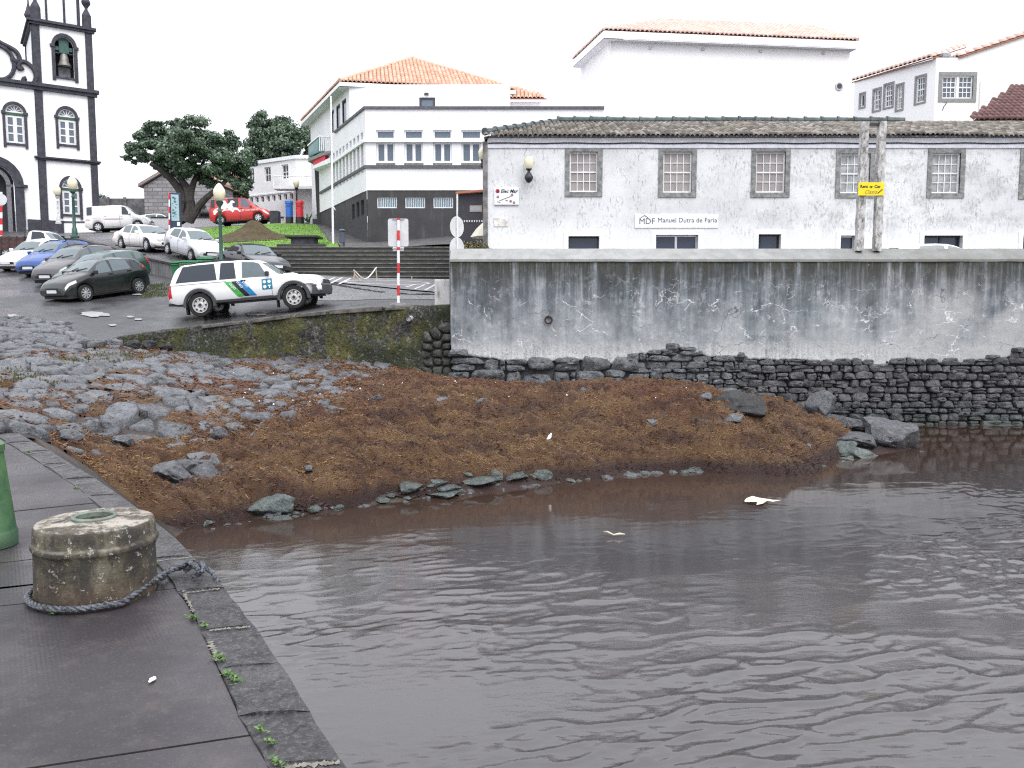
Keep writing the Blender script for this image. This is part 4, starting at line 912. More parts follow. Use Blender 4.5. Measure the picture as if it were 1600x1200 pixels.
# ================================================================ WINDOW HELPERS
stone_sur = M('stone_surround', (.20, .205, .20), .8, .35, 7, .4)
wood_white = M('white_sash', (.70, .70, .70), .5, .08, 5, 0)
curtain = M('pink_curtain_glass', (.29, .262, .257), .12, .12, 2, 0); netcur = M('net_curtain_glass', (.30, .32, .33), .12, .3, 5, 0)
def surround(fr, r, w, parent, mat, d=.06, foot=0, back=.05, name='window_frame'):
    a, b, c, e = r; mb = MB()
    mb.fbox(fr, a-w, a, c-foot, e, -back, d); mb.fbox(fr, b, b+w, c-foot, e, -back, d); mb.fbox(fr, a-w-.0, b+w+.0, e+.001, e+w, -back, d+.004)
    if not foot: mb.fbox(fr, a-w, b+w, c-w, c-.001, -back, d+.004)
    return mb.build(name, mat, parent)
def sash(fr, r, parent, cols, rows, pane_mat, frame_mat=None, fw=.07, bw=.03, dep=.10, mid=True, panes=True, sub=None, name='window_sash', midcol=False):
    """a window in an opening: frame, glazing bars and every pane"""
    a, b, c, e = r; fm = frame_mat or wood_white; mb = MB()
    mb.fbox(fr, a+.004, a+fw, c+.004, e-.004, -dep-.05, -dep+.02); mb.fbox(fr, b-fw, b-.004, c+.004, e-.004, -dep-.05, -dep+.02)
    mb.fbox(fr, a+fw, b-fw, c+.004, c+fw, -dep-.05, -dep+.019); mb.fbox(fr, a+fw, b-fw, e-fw, e-.004, -dep-.05, -dep+.019)
    us = np.linspace(a+fw, b-fw, cols+1); zs = np.linspace(c+fw, e-fw, rows+1)
    for i, u in enumerate(us[1:-1], 1):
        q = bw*2.6 if (midcol and i*2 == cols) else bw
        mb.fbox(fr, u-q/2, u+q/2, c+fw, e-fw, -dep-.045, -dep+.010)
    for i, z in enumerate(zs[1:-1], 1):
        q = bw*1.9 if (mid and i*2 == rows) else bw
        mb.fbox(fr, a+fw, b-fw, z-q/2, z+q/2, -dep-.044, -dep+(.018 if mid and i*2 == rows else .007))
    w = mb.build(name, fm, parent)
    host = w if (sub is None) else sub
    if panes:
        src = None
        pw = (b-a-2*fw)/cols; ph = (e-c-2*fw)/rows
        for i in range(cols):
            for j in range(rows):
                u0, z0 = us[i], zs[j]
                if src is None:
                    m = MB(); m.fbox(fr, u0, u0+pw, z0, z0+ph, -dep-.03, -dep-.022); src = m.build('pane', pane_mat, w); base = (u0, z0)
                else: share(src, 'pane', w, tuple(fr.u*(u0-base[0])+Vector((0, 0, z0-base[1]))))
    else:
        m = MB(); m.fbox(fr, a+fw, b-fw, c+fw, e-fw, -dep-.03, -dep-.022); m.build('pane', pane_mat, w)
    return w
# tiles: a face is an eave line A->B with up-slope vector; sl/sr are the horizontal insets of the top corners
tile_seg = 5
def tile_template(pitch, row, thick=.02):
    a = np.linspace(0, PI, tile_seg); r0, r1 = pitch*.56, pitch*.47
    V = [(math.cos(t)*r0*.93, 0, math.sin(t)*r0*1.15) for t in a]+[(math.cos(t)*r1*.93, row*1.12, math.sin(t)*r1*1.15) for t in a]
    V += [(math.cos(t)*r0*.72, 0, math.sin(t)*r0*.6-.02) for t in a]
    n = tile_seg; Fq = [(i+1, i, n+i, n+i+1) for i in range(n-1)]+[(i, i+1, 2*n+i+1, 2*n+i) for i in range(n-1)]
    return np.array(V), np.array(Fq)
def tile_face(name, A, B, up, T, sl, sr, pitch, row, mat, parent, jit=.01, sag=0, lift=.05):
    A, B, up = Vector(A), Vector(B), Vector(up).normalized(); e = (B-A); L = e.length; e.normalize(); nn = e.cross(up).normalized()
    if nn.z < 0: nn = -nn
    TV, TF = tile_template(pitch, row); Ms = []
    for i in range(int(L/pitch)):
        s = (i+.5)*pitch; tm = T
        if sl > 0: tm = min(tm, s*T/sl)
        if sr > 0: tm = min(tm, (L-s)*T/sr)
        k = 0; jx = random.gauss(0, jit)
        while k*row < tm-.02:
            t = k*row; p = A+e*(s+jx+random.gauss(0, jit*.6))+up*t+nn*(lift+.03+random.gauss(0, jit*.6)+sag*mnoise.noise(Vector((s*.35, t*.5, 1))))
            tl = -.06+random.gauss(0, jit*1.5); u2 = (up+nn*tl+e*random.gauss(0, jit*1.5)).normalized(); e2 = u2.cross(nn).normalized(); n2 = e2.cross(u2)
            if e2.dot(e) < 0: e2 = -e2; n2 = e2.cross(u2)
            M_ = np.array([[e2.x, u2.x, n2.x, p.x], [e2.y, u2.y, n2.y, p.y], [e2.z, u2.z, n2.z, p.z]]); Ms.append(M_); k += 1
    o = inst(name, TV, TF, np.array(Ms), mat, parent, True)
    return tag(o, kind='stuff')
def roof_plane(A, B, up, T, sl, sr, mat, parent, name='roof_deck', th=.06):
    A, B, up = Vector(A), Vector(B), Vector(up).normalized(); e = (B-A).normalized(); nn = e.cross(up).normalized()
    if nn.z < 0: nn = -nn
    t = [A, B, B-e*sr+up*T, A+e*sl+up*T]; mb = MB(); mb.add([p for p in t]+[p-nn*th for p in t], [(0, 1, 2, 3), (7, 6, 5, 4), (0, 4, 5, 1), (1, 5, 6, 2), (2, 6, 7, 3), (3, 7, 4, 0)])
    o = mb.build(name, mat, parent); bm = bmesh.new(); bm.from_mesh(o.data); bmesh.ops.recalc_face_normals(bm, faces=bm.faces); bm.to_mesh(o.data); bm.free(); return o
g = G('old_tile'); il = g.isl(); n = g.noise(1.3, 5, .65); n2 = g.noise(24, 4, .7)
c = g.ramp(il, [(0, (.075, .066, .058)), (.4, (.155, .136, .12)), (.75, (.235, .21, .185)), (1, (.36, .34, .315))]); c = g.mix(g.ramp(n, [(.4, .0), (.65, .5)]), c, (.15, .145, .12))
c = g.mix(g.ramp(n2, [(.5, 0), (.7, .5)]), c, (.06, .055, .05)); old_tile = g.out(c, .9, g.bump(n2, .3, .01))
g = G('orange_tile'); il = g.isl(); c = g.ramp(il, [(0, (.54, .31, .22)), (.5, (.62, .385, .28)), (1, (.70, .47, .37))]); orange_tile = g.out(c, .75)
deck_m = M('roof_deck', (.10, .07, .055), .9); deck_o = M('roof_deck_orange', (.30, .13, .085), .9)

# ================================================================ LONG WHITE HOUSE (right)
g = G('peeling_white'); n = g.noise(.45, 5, .6); f = g.noise(10, 8, .82, g.map((1.3, 1, .5))); f2 = g.noise(26, 5, .8, g.map((1.5, 1, .7))); m2 = g.noise(1.6, 5, .65, g.map((1.3, 1, .8), loc=(7, 0, 1)))
xx = g.sep()
pe = g.math('MULTIPLY', g.ramp(f, [(.52, 0), (.565, 1)]), g.ramp(m2, [(.45, .05), (.56, 1)]))
pe2 = g.math('MULTIPLY', g.ramp(f2, [(.53, 0), (.58, .9)]), g.ramp(n, [(.47, .02), (.58, .8)]))
big = g.math('MULTIPLY', g.mr(xx[0], 5, 12), g.ramp(g.noise(.9, 5, .7, g.map((1, 1, 1.3))), [(.48, 0), (.58, .7)]))
c = g.mix(g.ramp(n, [(.3, 0), (.7, 1)]), (.60, .615, .63), (.74, .745, .75))
c = g.mix(g.math('MULTIPLY', pe, .85), c, (.27, .29, .30)); c = g.mix(g.math('MULTIPLY', pe2, .6), c, (.34, .35, .36)); c = g.mix(g.math('MULTIPLY', big, g.ramp(f, [(.42, .2), (.58, 1)])), c, (.26, .26, .25))
low = g.math('MULTIPLY', g.mr(xx[2], 6.6, 5.6), .85); c = g.mix(g.ramp(g.noise(.5, 5, .65, g.map((1, 1, 1.2), loc=(2, 0, 9))), [(.46, 0), (.60, .35)]), c, (.40, .42, .43)); c = g.mix(low, c, g.mix(g.math('MULTIPLY', pe, .3), (.80, .81, .82), (.5, .5, .5)))
peel = g.out(c, .85, g.bump(f, .3, .01))
LB = Fr(P(762, 300, 30).x, 30.0, 0)
lh = empty('long_house', (6, 31, 4), 'long old white house with peeling walls and a weathered tile roof', 'house')
z_e = P(800, 217, 30).z; LL = 27.0
wpx = [(890,237,934,300),(1036,237,1081,301),(1181,237,1227,301),(1313,240,1359,302),(1456,239,1500,302),(1600,240,1646,304),(1745,240,1790,304)]
dpx = [(888,369,936,470),(1024,367,1090,470),(1184,366,1219,470),(1312,368,1336,470),(1442,368,1502,470),(1596,368,1640,470)]
wr = [LB.rect(*q) for q in wpx]; dr = [LB.rect(*q) for q in dpx]; dr = [(a, b, 3.9, e) for a, b, c, e in dr]
mb = MB(); facade(mb, LB, 0, LL, 3.4, z_e, wr+dr, .35); mb.quad(LB.pt(0, 3.4, 0), LB.pt(0, z_e, 0), LB.pt(0, z_e, -9), LB.pt(0, 3.4, -9)); mb.quad(LB.pt(LL, 3.4, 0), LB.pt(LL, 3.4, -9), LB.pt(LL, z_e, -9), LB.pt(LL, z_e, 0))
mb.build('wall', peel, lh)
mb = MB(); mb.fbox(LB, .05, LL-.05, 3.4, z_e-.05, -.5, -.4); mb.build('dark_interior', M('interior', (.02, .02, .025), .9), lh)
for i, r in enumerate(wr):
    a, b, c, e = r; w = surround(LB, r, .165, lh, stone_sur, .035)
    sash(LB, r, lh, 4, 4, netcur if i >= 3 else curtain, fw=.055, bw=.026, dep=.10)
trim_w = M('fresh_white', (.80, .81, .83), .6, .04, 2, 0)
for i, r in enumerate(dr):
    a, b, c, e = r; mb = MB(); mb.fbox(LB, a-.16, a-.002, c, e+.14, -.01, .022); mb.fbox(LB, b+.002, b+.16, c, e+.14, -.01, .022); mb.fbox(LB, a-.002, b+.002, e+.002, e+.14, -.01, .02); mb.build('door_trim', trim_w, lh)
    mb = MB(); mb.fbox(LB, a+.001, b-.001, c, e-.001, -.3, -.25); mb.build('door_glass', flat('shop_glass', (.03, .045, .08), .06) if 'shop_glass' not in bpy.data.materials else bpy.data.materials['shop_glass'], lh)
    mb = MB(); mb.fbox(LB, a+.002, a+.05, c, e-.002, -.24, -.2); mb.fbox(LB, b-.05, b-.002, c, e-.002, -.24, -.2); mb.fbox(LB, a+.05, b-.05, e-.05, e-.002, -.24, -.2); 
    if b-a > 1.2: mb.fbox(LB, (a+b)/2-.04, (a+b)/2+.04, c, e-.05, -.24, -.2)
    mb.build('door_frame', alu if i % 2 else dark_pl, lh)
mb = MB(); mb.fbox(LB, .0, LL, z_e-.32, z_e+.10, -.30, .05); mb.build('eave_band', M('eave_white', (.66, .67, .72), .7, .1), lh)
mb = MB(); zc = P(800, 223.5, 30).z-.02
mb.tube([LB.pt(u, zc+.012*math.sin(u*2.7), .07) for u in np.linspace(.02, LL, 70)], .022, 6); mb.build('cable', iron, lh)
mb = MB(); mb.fbox(LB, -.17, -.002, 3.4, z_e-.1, -.4, .06); mb.build('corner_stone', M('corner_stone', (.16, .155, .15), .85, .4, 4, .4), lh)
# roof
zr = P(900, 195, 34.2).z; eaveA = LB.pt(-.12, z_e, .28); eaveB = LB.pt(LL, z_e, .28); up = Vector((0, 34.2-29.72, zr-z_e)); T = up.length
hip = P(872, 188, 34.2).x-eaveA.x
roof_plane(eaveA+up*.04, eaveB+up*.04, up, T*.96, hip*.96, 0, deck_m, lh, 'roof', .03)
roof_plane(LB.pt(-.12, z_e, -9.2), eaveA, Vector((hip, 0, zr-z_e)), Vector((hip, 0, zr-z_e)).length, 4.4, 4.5, deck_m, lh, 'roof')
tile_face('roof_tile', eaveA, eaveB, up, T, hip, 0, .172, .36, old_tile, lh, .006, .05)
ridgem = M('ridge_green', (.075, .095, .095), .8, .35, 3, .3)
def ridge_tiles(a, b, step, r0, mat, parent, name='ridge_tile', knob=True):
    a, b = Vector(a), Vector(b); d = (b-a).normalized(); n = max(1, int((b-a).length/step)); step = (b-a).length/n; src = None
    for i in range(n):
        p = a+d*step*i; p = p+Vector((0, 0, .035*mnoise.noise(Vector((p.x*.5, 2, 0)))))
        if src is None or True:
            mb = MB(); mb.cyl(p-d*.03, p+d*step*1.02, r0*1.0, r0*.86, 10); 
            if knob: mb.cyl(p-d*.045, p+d*.045, r0*1.28, r0*1.2, 10)
            mb.build(name, mat, parent, smooth=True)
rA = P(872, 188, 34.2); ridge_tiles((rA.x, 34.2, zr+.19), (15.8, 34.2, zr+.17), .66, .13, ridgem, lh)
ridge_tiles(eaveA+Vector((0.05, .05, .20)), (rA.x, 34.2, zr+.15), .62, .11, ridgem, lh)
# wall lamps
def wall_lamp(px, py0, py1, Y, label, fr=None):
    p = P(px, (py0+py1)/2, Y); zt, zb = P(px, py0, Y).z, P(px, py1, Y).z; h = zt-zb; r = empty('wall_lamp', (p.x, Y, zb), label, 'lamp', 'globe lamps on house walls')
    c = (p.x, Y-.32, zb); mb = MB(); mb.lathe(c, [(.10, h*.52), (.155, h*.62), (.165, h*.85), (.13, h*.97), (.04, h)], 16); mb.build('lamp_globe', M('lamp_cream', (.74, .70, .50), .35, .05) if 'lamp_cream' not in bpy.data.materials else bpy.data.materials['lamp_cream'], r, True)
    mb = MB(); mb.lathe(c, [(.03, -.02), (.09, .02), (.15, h*.14), (.15, h*.22), (.09, h*.34), (.055, h*.38), (.05, h*.44), (.11, h*.5), (.105, h*.53)], 14); mb.cyl((p.x, Y+.05, zb+h*.18), (p.x, Y-.3, zb+h*.18), .035); mb.build('lamp_bracket', iron, r, True)
wall_lamp(826, 247, 287, 29.98, 'globe lamp on a dark bracket on the white house left of its first window')
# a second one on the hidden left side wall
pw = P(756, 246, 30.6); r = empty('wall_lamp', (LB.o.x-.17, 30.6, P(756,260,30.6).z), 'globe lamp peeking past the left corner of the white house', 'lamp', 'globe lamps on house walls')
c = (P(754,250,30.6).x, 30.6, P(756,258,30.6).z); mb = MB(); mb.lathe(c, [(.08, .2), (.14, .28), (.15, .48), (.11, .58), (.03, .62)], 14); mb.build('lamp_globe', bpy.data.materials['lamp_cream'], r, True)
mb = MB(); mb.lathe(c, [(.03, -.1), (.08, -.05), (.08, .05), (.04, .1), (.08, .18), (.08, .21)], 12); mb.cyl((c[0], 30.6, c[2]), (LB.o.x+.1, 30.6, c[2]), .03); mb.build('lamp_bracket', iron, r, True)

# ---------------------------------------------------------------- lettering
def text(name, body, fr, u, z, size, mat, parent, d=.03, shear=0, align='LEFT', sx=1, th=.004, font_bold=False, rot=0):
    cu = bpy.data.curves.new('t', 'FONT'); cu.body = body; cu.size = size; cu.extrude = th; cu.shear = shear; cu.align_x = align; cu.resolution_u = 3
    if font_bold: cu.offset = size*.018
    ob = bpy.data.objects.new('t', cu); C.objects.link(ob); bpy.context.view_layer.update()
    me = bpy.data.meshes.new_from_object(ob.evaluated_get(bpy.context.evaluated_depsgraph_get())); bpy.data.objects.remove(ob)
    me.materials.clear(); mb = MB(); cr, sr = math.cos(rot), math.sin(rot)
    vs = []
    for v in me.vertices:
        a, b = v.co.x*sx, v.co.y; vs.append(fr.pt(u+a*cr-b*sr, z+a*sr+b*cr, d+v.co.z))
    mb.add(vs, [tuple(p.vertices) for p in me.polygons]); bpy.data.meshes.remove(me)
    return mb.build(name, mat, parent)
ink = flat('ink_black', (.015, .015, .018), .5); ink_grey = flat('ink_grey', (.10, .10, .11), .5); ink_red = flat('ink_red', (.4, .02, .03), .5)
signw = flat('sign_white', (.78, .79, .81), .4)
# big white name board: MDF Manuel Dutra de Faria
a, b, c, e = LB.rect(992, 335, 1122, 356); sg = empty('name_board', LB.pt((a+b)/2, c), 'white name board lettered MDF Manuel Dutra de Faria above a shop door', 'sign')
mb = MB(); mb.fbox(LB, a, b, c, e, .0, .03); mb.build('board', signw, sg)
u1, z1 = LB.uv(1027, 347.5); text('lettering', 'Manuel Dutra de Faria', LB, u1, z1, .235, ink_grey, sg, .034, 0, sx=1.0)
u1, z1 = LB.uv(998, 350); text('lettering', 'MDF', LB, u1, z1, .29, ink_grey, sg, .034)
mb = MB(); q = [LB.uv(x, y) for x, y in ((1000,341),(1007,336.5),(1013,341))]; mb.tube([LB.pt(u, z, .036) for u, z in q], .012, 5); mb.build('house_logo', ink_grey, sg)
# shop sign
a, b, c, e = LB.rect(772, 293, 811, 321); sg = empty('shop_sign', LB.pt((a+b)/2, c), 'small white shop sign with black italic letters and tool drawings', 'sign')
mb = MB(); mb.fbox(LB, a, b, c, e, .0, .07); mb.build('board', signw, sg, bevel=.05)
u1, z1 = LB.uv(782, 301.5); text('lettering', 'Elec Mar', LB, u1, z1, .17, ink, sg, .078, .3, font_bold=True)
u1, z1 = LB.uv(777.5, 299); mb = MB(); mb.lathe(LB.pt(u1, z1, .072), [(.075, 0), (.075, .006)], 16, (0, -1, 0)); mb.build('round_logo', ink_red, sg)
mb = MB(); mb.prism([(u1-.03, z1-.05), (u1+.07, z1-.05), (u1+.02, z1+.05)], LB, .079, .083); mb.build('logo_mark', ink, sg)
gr_ = flat('ink_light', (.32, .30, .30), .5)
for k, (x0, y0, x1, y1) in enumerate([(780,314,800,306),(776,309,779,306),(777,315,782,317),(790,313,794,314)]):
    p, q = LB.uv(x0, y0), LB.uv(x1, y1); mb = MB(); mb.tube([LB.pt(*p, .078), LB.pt(*q, .078)], .015, 5); mb.build('tool_drawing', gr_, sg)
for x, y in ((800,305),(778,308),(798,315),(803,317)):
    p = LB.uv(x, y); mb = MB(); mb.lathe(LB.pt(*p, .072), [(.05, 0), (.045, .008)], 9, (0, -1, 0)); mb.build('tool_drawing', M('ink_brown', (.25, .15, .13), .6) if 'ink_brown' not in bpy.data.materials else bpy.data.materials['ink_brown'], sg)
# pale patch plate on the wall
a, b, c, e = LB.rect(772, 341, 794, 354); mb = MB(); mb.fbox(LB, a, b, c, e, 0, .02); mb.build('wall_patch', M('patch', (.62, .60, .56), .8), lh)

# ================================================================ TWIN POSTS WITH RENT-A-CAR SIGN
g = G('rough_post'); n = g.noise(5, 7, .8, g.map((1, 1, .6))); c = g.ramp(n, [(.38, (.10, .098, .092)), (.47, (.33, .325, .315)), (.58, (.56, .555, .54))]); postm = g.out(c, .9, g.bump(n, .7, .02))
tp = empty('sign_post_pair', P(1360, 389, 24.3), 'pair of rough grey concrete posts standing on the harbour wall', 'posts')
for x0, y0, x1, y1 in ((1342,389,1351,191),(1370,389,1378,190)):
    a, b = P(x0, y0, 24.32), P(x1, y1, 24.32); w = .098; mb = MB(); rows = 16; V = []
    for i in range(rows+1):
        p = a.lerp(b, i/rows)
        for sx_, sy_ in ((-1, -1), (1, -1), (1, 1), (-1, 1)): V.append((p.x+sx_*w*(1+.13*mnoise.noise(Vector((i*.7, sx_*3, sy_*5+x0)))), 24.32+sy_*.1, p.z-(.06 if i == 0 else 0)))
    mb.add(V, [(4*i+j, 4*i+(j+1) % 4, 4*i+4+(j+1) % 4, 4*i+4+j) for i in range(rows) for j in range(4)]+[tuple(range(4*rows, 4*rows+4))]); mb.build('post', postm, tp)
a, b = P(1355, 195, 24.32), P(1374, 195, 24.32); mb = MB(); mb.box(a.x, b.x, 24.26, 24.38, a.z-.03, a.z+.05); mb.build('cross_bar', iron, tp)
SF = Fr(0, 24.20, 0); a, b, c, e = SF.rect(1341, 285, 1381, 305.5); sg = empty('rent_sign', SF.pt((a+b)/2, c), 'yellow Rent-a-Car board fixed across the twin concrete posts', 'sign')
mb = MB(); mb.fbox(SF, a, b, c, e, 0, .02); mb.build('board', flat('sign_yellow', (.80, .62, .0), .45), sg)
u1, z1 = SF.uv(1343.5, 293.5); text('lettering', 'Rent -a- Car', SF, u1, z1, .118, ink, sg, .024, 0, sx=.98, font_bold=True)
u1, z1 = SF.uv(1350, 302.5); text('lettering', 'Oasis', SF, u1, z1, .16, flat('ink_olive', (.32, .27, .05), .5), sg, .024, .35)
p, q = SF.uv(1371, 302), SF.uv(1378, 296); mb = MB(); mb.tube([SF.pt(*p, .026), SF.pt(*q, .026)], .015, 5); mb.build('ink_arrow', ink, sg)

# ================================================================ POST OFFICE (modern white building)
POX = P(572, 280, 46).x
PF = Fr(POX, 46.0, 0)                      # front
PL_ = Fr(POX, 46.0, 90+28)                 # left side, receding to the left; u runs away from the corner... (see below)
d_ = P(517, 300, 53.5); la = math.degrees(math.atan2(d_.y-46, d_.x-POX))     # direction of the left side, away from corner
SFx, SFy = POX+math.cos(R(la))*14, 46+math.sin(R(la))*14
PL_ = Fr(SFx, SFy, la+180)                 # u from the far end (0) to the corner (14)
LS = 14.0
po = empty('post_office', (POX+6, 50, 7), 'modern white building with dark stone base, window rows and orange hip roof', 'building')
whitew = G('white_render'); g = whitew; n = g.noise(.8, 5, .6); s_ = g.noise(1, 6, .7, g.map((5, 5, .35))); c = g.ramp(n, [(.3, (.72, .73, .75)), (.7, (.80, .80, .82))]); c = g.mix(g.ramp(s_, [(.56, 0), (.75, .35)]), c, (.50, .51, .50)); whitew = g.out(c, .8)
g = G('dark_render'); n = g.noise(.9, 6, .65); s_ = g.noise(1, 6, .7, g.map((4, 4, .5))); c = g.ramp(n, [(.3, (.030, .030, .033)), (.7, (.056, .055, .058))]); c = g.mix(g.ramp(s_, [(.55, 0), (.75, .5)]), c, (.13, .13, .13)); darkw = g.out(c, .75, g.bump(n, .2, .02))
zpar = PF.uv(600, 170)[1]; zdk = PF.uv(600, 297)[1]; zband = PF.uv(600, 263)[1]; zw0, zw1 = PF.uv(600, 254)[1], PF.uv(600, 222)[1]; zu0, zu1 = PF.uv(600, 217)[1], PF.uv(600, 203)[1]
FL = PF.uv(944, 170)[0]
big_w = [(588,617),(632,661),(677,706),(721,752)]
ops = []; ww = []
for x0, x1 in big_w: ww.append((PF.uv(x0, 240)[0], PF.uv(x1, 240)[0]))
step = ww[1][0]-ww[0][0]; ww += [(ww[3][0]+step*i, ww[3][1]+step*i) for i in (1, 2, 3)]
ops = [(a, b, zw0, zw1) for a, b in ww]+[(a, b, zu0, zu1) for a, b in ww]
mb = MB(); facade(mb, PF, 0, FL, zdk, zpar, ops, .28)
# left side: open colonnade of fins
zl = [PL_.uv(545, y)[1] for y in (0,)]
fins0, fins1 = PL_.uv(519, 300)[0], LS-.45
nf = 9; fw = (fins1-fins0)/nf
sops = [(fins0+i*fw+.32, fins0+(i+1)*fw-.02, zw0-.45, zw1+.05) for i in range(nf)]+[(fins0+i*fw+.32, fins0+(i+1)*fw-.02, zu0, zu1) for i in range(nf)]
facade(mb, PL_, 0, LS, zdk, zpar, sops, .5)
mb.quad(PF.pt(0, zpar, 0), PF.pt(FL, zpar, 0), PF.pt(FL, zpar, -14), PL_.pt(0, zpar, 0)); mb.quad(PF.pt(FL, zdk, 0), PF.pt(FL, zdk, -14), PF.pt(FL, zpar, -14), PF.pt(FL, zpar, 0))
mb.build('wall', whitew, po)
mb = MB(); mb.fbox(PL_, fins0+.1, fins1+.2, zw0-.5, zu1+.1, -.62, -.52); mb.build('recess_glass', flat('recess', (.16, .17, .18), .25), po)
for a, b in ww:
    sash(PF, (a, b, zw0, zw1), po, 2, 1, glass_grey, trim_w, .10, .16, .12, False)
    sash(PF, (a, b, zu0, zu1), po, 1, 1, glass_grey, trim_w, .07, .05, .12, False)
    mb = MB(); mb.fbox(PF, a-.02, b+.02, zband+.06, zw0-.02, -.06, .012); mb.build('window_apron', M('apron', (.16, .175, .16), .7, .3), po)
mb = MB(); zz = PF.uv(600, 220)[1]; mb.fbox(PF, -.06, FL, zz-.09, zz+.10, .002, .14); mb.build('string_course', trim_w, po)
mb = MB(); mb.fbox(PL_, fins0-.3, LS+.02, zz-.09, zz+.10, .002, .14); mb.build('string_course', trim_w, po)
gm = M('grey_trim', (.09, .09, .10), .7, .2)
for z_, h_, nm in ((zband, .16, 'sill_band'), (zpar-.02, .14, 'parapet_cap')):
    mb = MB(); mb.fbox(PF, -.08, FL, z_, z_+h_, -.25 if nm == 'parapet_cap' else .003, .09); mb.build(nm, gm, po); mb = MB(); mb.fbox(PL_, 2.8 if nm == 'sill_band' else 7.2, LS+.05, z_, z_+h_, -.25 if nm == 'parapet_cap' else .003, .09); mb.build(nm, gm, po)
# dark base
bops = [(PF.uv(x0, 316)[0], PF.uv(x1, 316)[0], PF.uv(x0, 325)[1], PF.uv(x0, 308)[1]) for x0, x1 in ((589,620),(633,664),(677,708))]
sb = [(PL_.uv(x0, 325)[0], PL_.uv(x1, 325)[0], PF.uv(590, 331)[1]-.1, PF.uv(590, 309)[1]) for x0, x1 in ((549,553),(556,560.5),(563,568))]
mb = MB(); facade(mb, PF, .04, FL, 5.5, zdk-.001, bops, .3, -.04); facade(mb, PL_, 0, LS-.04, 5.5, zdk-.001, sb, .3, -.04); mb.build('base', darkw, po)
for r in bops: sash(PF, r, po, 10, 1, flat('base_glass', (.12, .20, .24), .2) if 'base_glass' not in bpy.data.materials else bpy.data.materials['base_glass'], trim_w, .05, .022, .12, False, panes=False)
for r in sb: sash(PL_, r, po, 1, 1, glass_dark, dark_pl, .05, .03, .12, False, panes=False)
# upper storey
uc_ = PL_.uv(546, 150)[0]; pc_ = PL_.pt(uc_, 0); UF = Fr(pc_.x, pc_.y, 0); zue = UF.uv(600, 132)[1]
dU = Vector((math.cos(R(la)), math.sin(R(la)), 0)); ul = uc_; UL = PL_
uo = [UF.rect(655, 152, 680, 176)]
mb = MB(); ufl = UF.uv(797, 150)[0]; facade(mb, UF, 0, ufl, zpar-.3, zue, uo, .15)
so = [(UL.uv(x0, y)[0], UL.uv(x1, y)[0], UL.uv((x0+x1)/2, y+h/2)[1], UL.uv((x0+x1)/2, y-h/2)[1]) for x0, x1, y, h in ((517.5,522,190,36),(525.5,531.5,182.5,38),(534.5,541,174,38))]
facade(mb, UL, 0, ul, zpar, zue, so, .12); mb.quad(UF.pt(ufl, zpar-.3, 0), UF.pt(ufl, zpar-.3, -9), UF.pt(ufl, zue, -9), UF.pt(ufl, zue, 0)); mb.build('upper_wall', whitew, po)
for r in uo: sash(UF, r, po, 1, 1, glass_grey, dark_pl, .12, .03, .08, False)
for r in so: sash(UL, r, po, 1, 1, glass_dark, M('shutter_navy', (.02, .024, .05), .6) if 'shutter_navy' not in bpy.data.materials else bpy.data.materials['shutter_navy'], .10, .03, .04, False)
mb = MB(); u1, z1 = UF.uv(666.5, 147); mb.fbox(UF, u1-.12, u1+.12, z1-.08, z1+.04, 0, .15); mb.build('door_light', dark_pl, po)
# hip roof: eave corners, apex
e0 = P(531, 128, 48.7); ze = e0.z; apex = P(640, 94, 55.0)
eR = PZ(806, 141, ze); eL = Vector((e0.x, 48.7, ze)); far = eL+dU*11.2
soff = M('soffit', (.60, .60, .62), .8, .1)
def hiproof(parent, cL, cR, bk, apexL, apexR, tile, deck, pitch, row, fas_h=.22, fmat=None, back_tiles=False):
    """front hip roof: cL,cR front eave corners, bk far left eave corner, apexL/apexR ridge ends"""
    e = (cR-cL).normalized(); L = (cR-cL).length
    def face(A, B, tl, tr, tiles=True):
        ee = (B-A).normalized(); L_ = (B-A).length; sl = (tl-A).dot(ee); sr = (B-tr).dot(ee); foot = A+ee*sl; up = tl-foot; T_ = up.length
        roof_plane(A, B, up, T_, sl, sr, deck, parent, 'roof')
        if tiles: tile_face('roof_tile', A, B, up, T_, sl, sr, pitch, row, tile, parent, .004, 0, .03)
    face(cL, cR, apexL, apexR); face(bk, cL, apexL, apexL)
    fm = fmat or trim_w
    zq = cL.z-fas_h-.04; d3 = (bk-cL); mb = MB(); mb.add([(cL.x, cL.y, zq), (cR.x, cR.y, zq), (cR.x+d3.x, cR.y+d3.y, zq), (bk.x, bk.y, zq)], [(0, 1, 2, 3)]); mb.build('soffit', soff, parent)
    for A, B in ((cL, cR), (bk, cL)):
        d = (B-A).normalized(); fr = Fr(A.x, A.y, math.degrees(math.atan2(d.y, d.x))); Lx = (B-A).length
        mb = MB(); mb.fbox(fr, 0, Lx, A.z-fas_h, A.z-.01, -.05, .03); mb.build('fascia', fm, parent)
hiproof(po, eL, eR, far, apex, apex+Vector((.3, 0, 0)), orange_tile, deck_o, .235, .42)
a2 = P(826, 141, 53.0); ridge_tiles(eL+Vector((0, 0, .1)), apex+Vector((0, 0, .1)), .5, .12, orange_tile, po, 'hip_tile', False); ridge_tiles(eR+Vector((0, 0, .1)), apex+Vector((.3, 0, .1)), .5, .12, orange_tile, po, 'hip_tile', False)
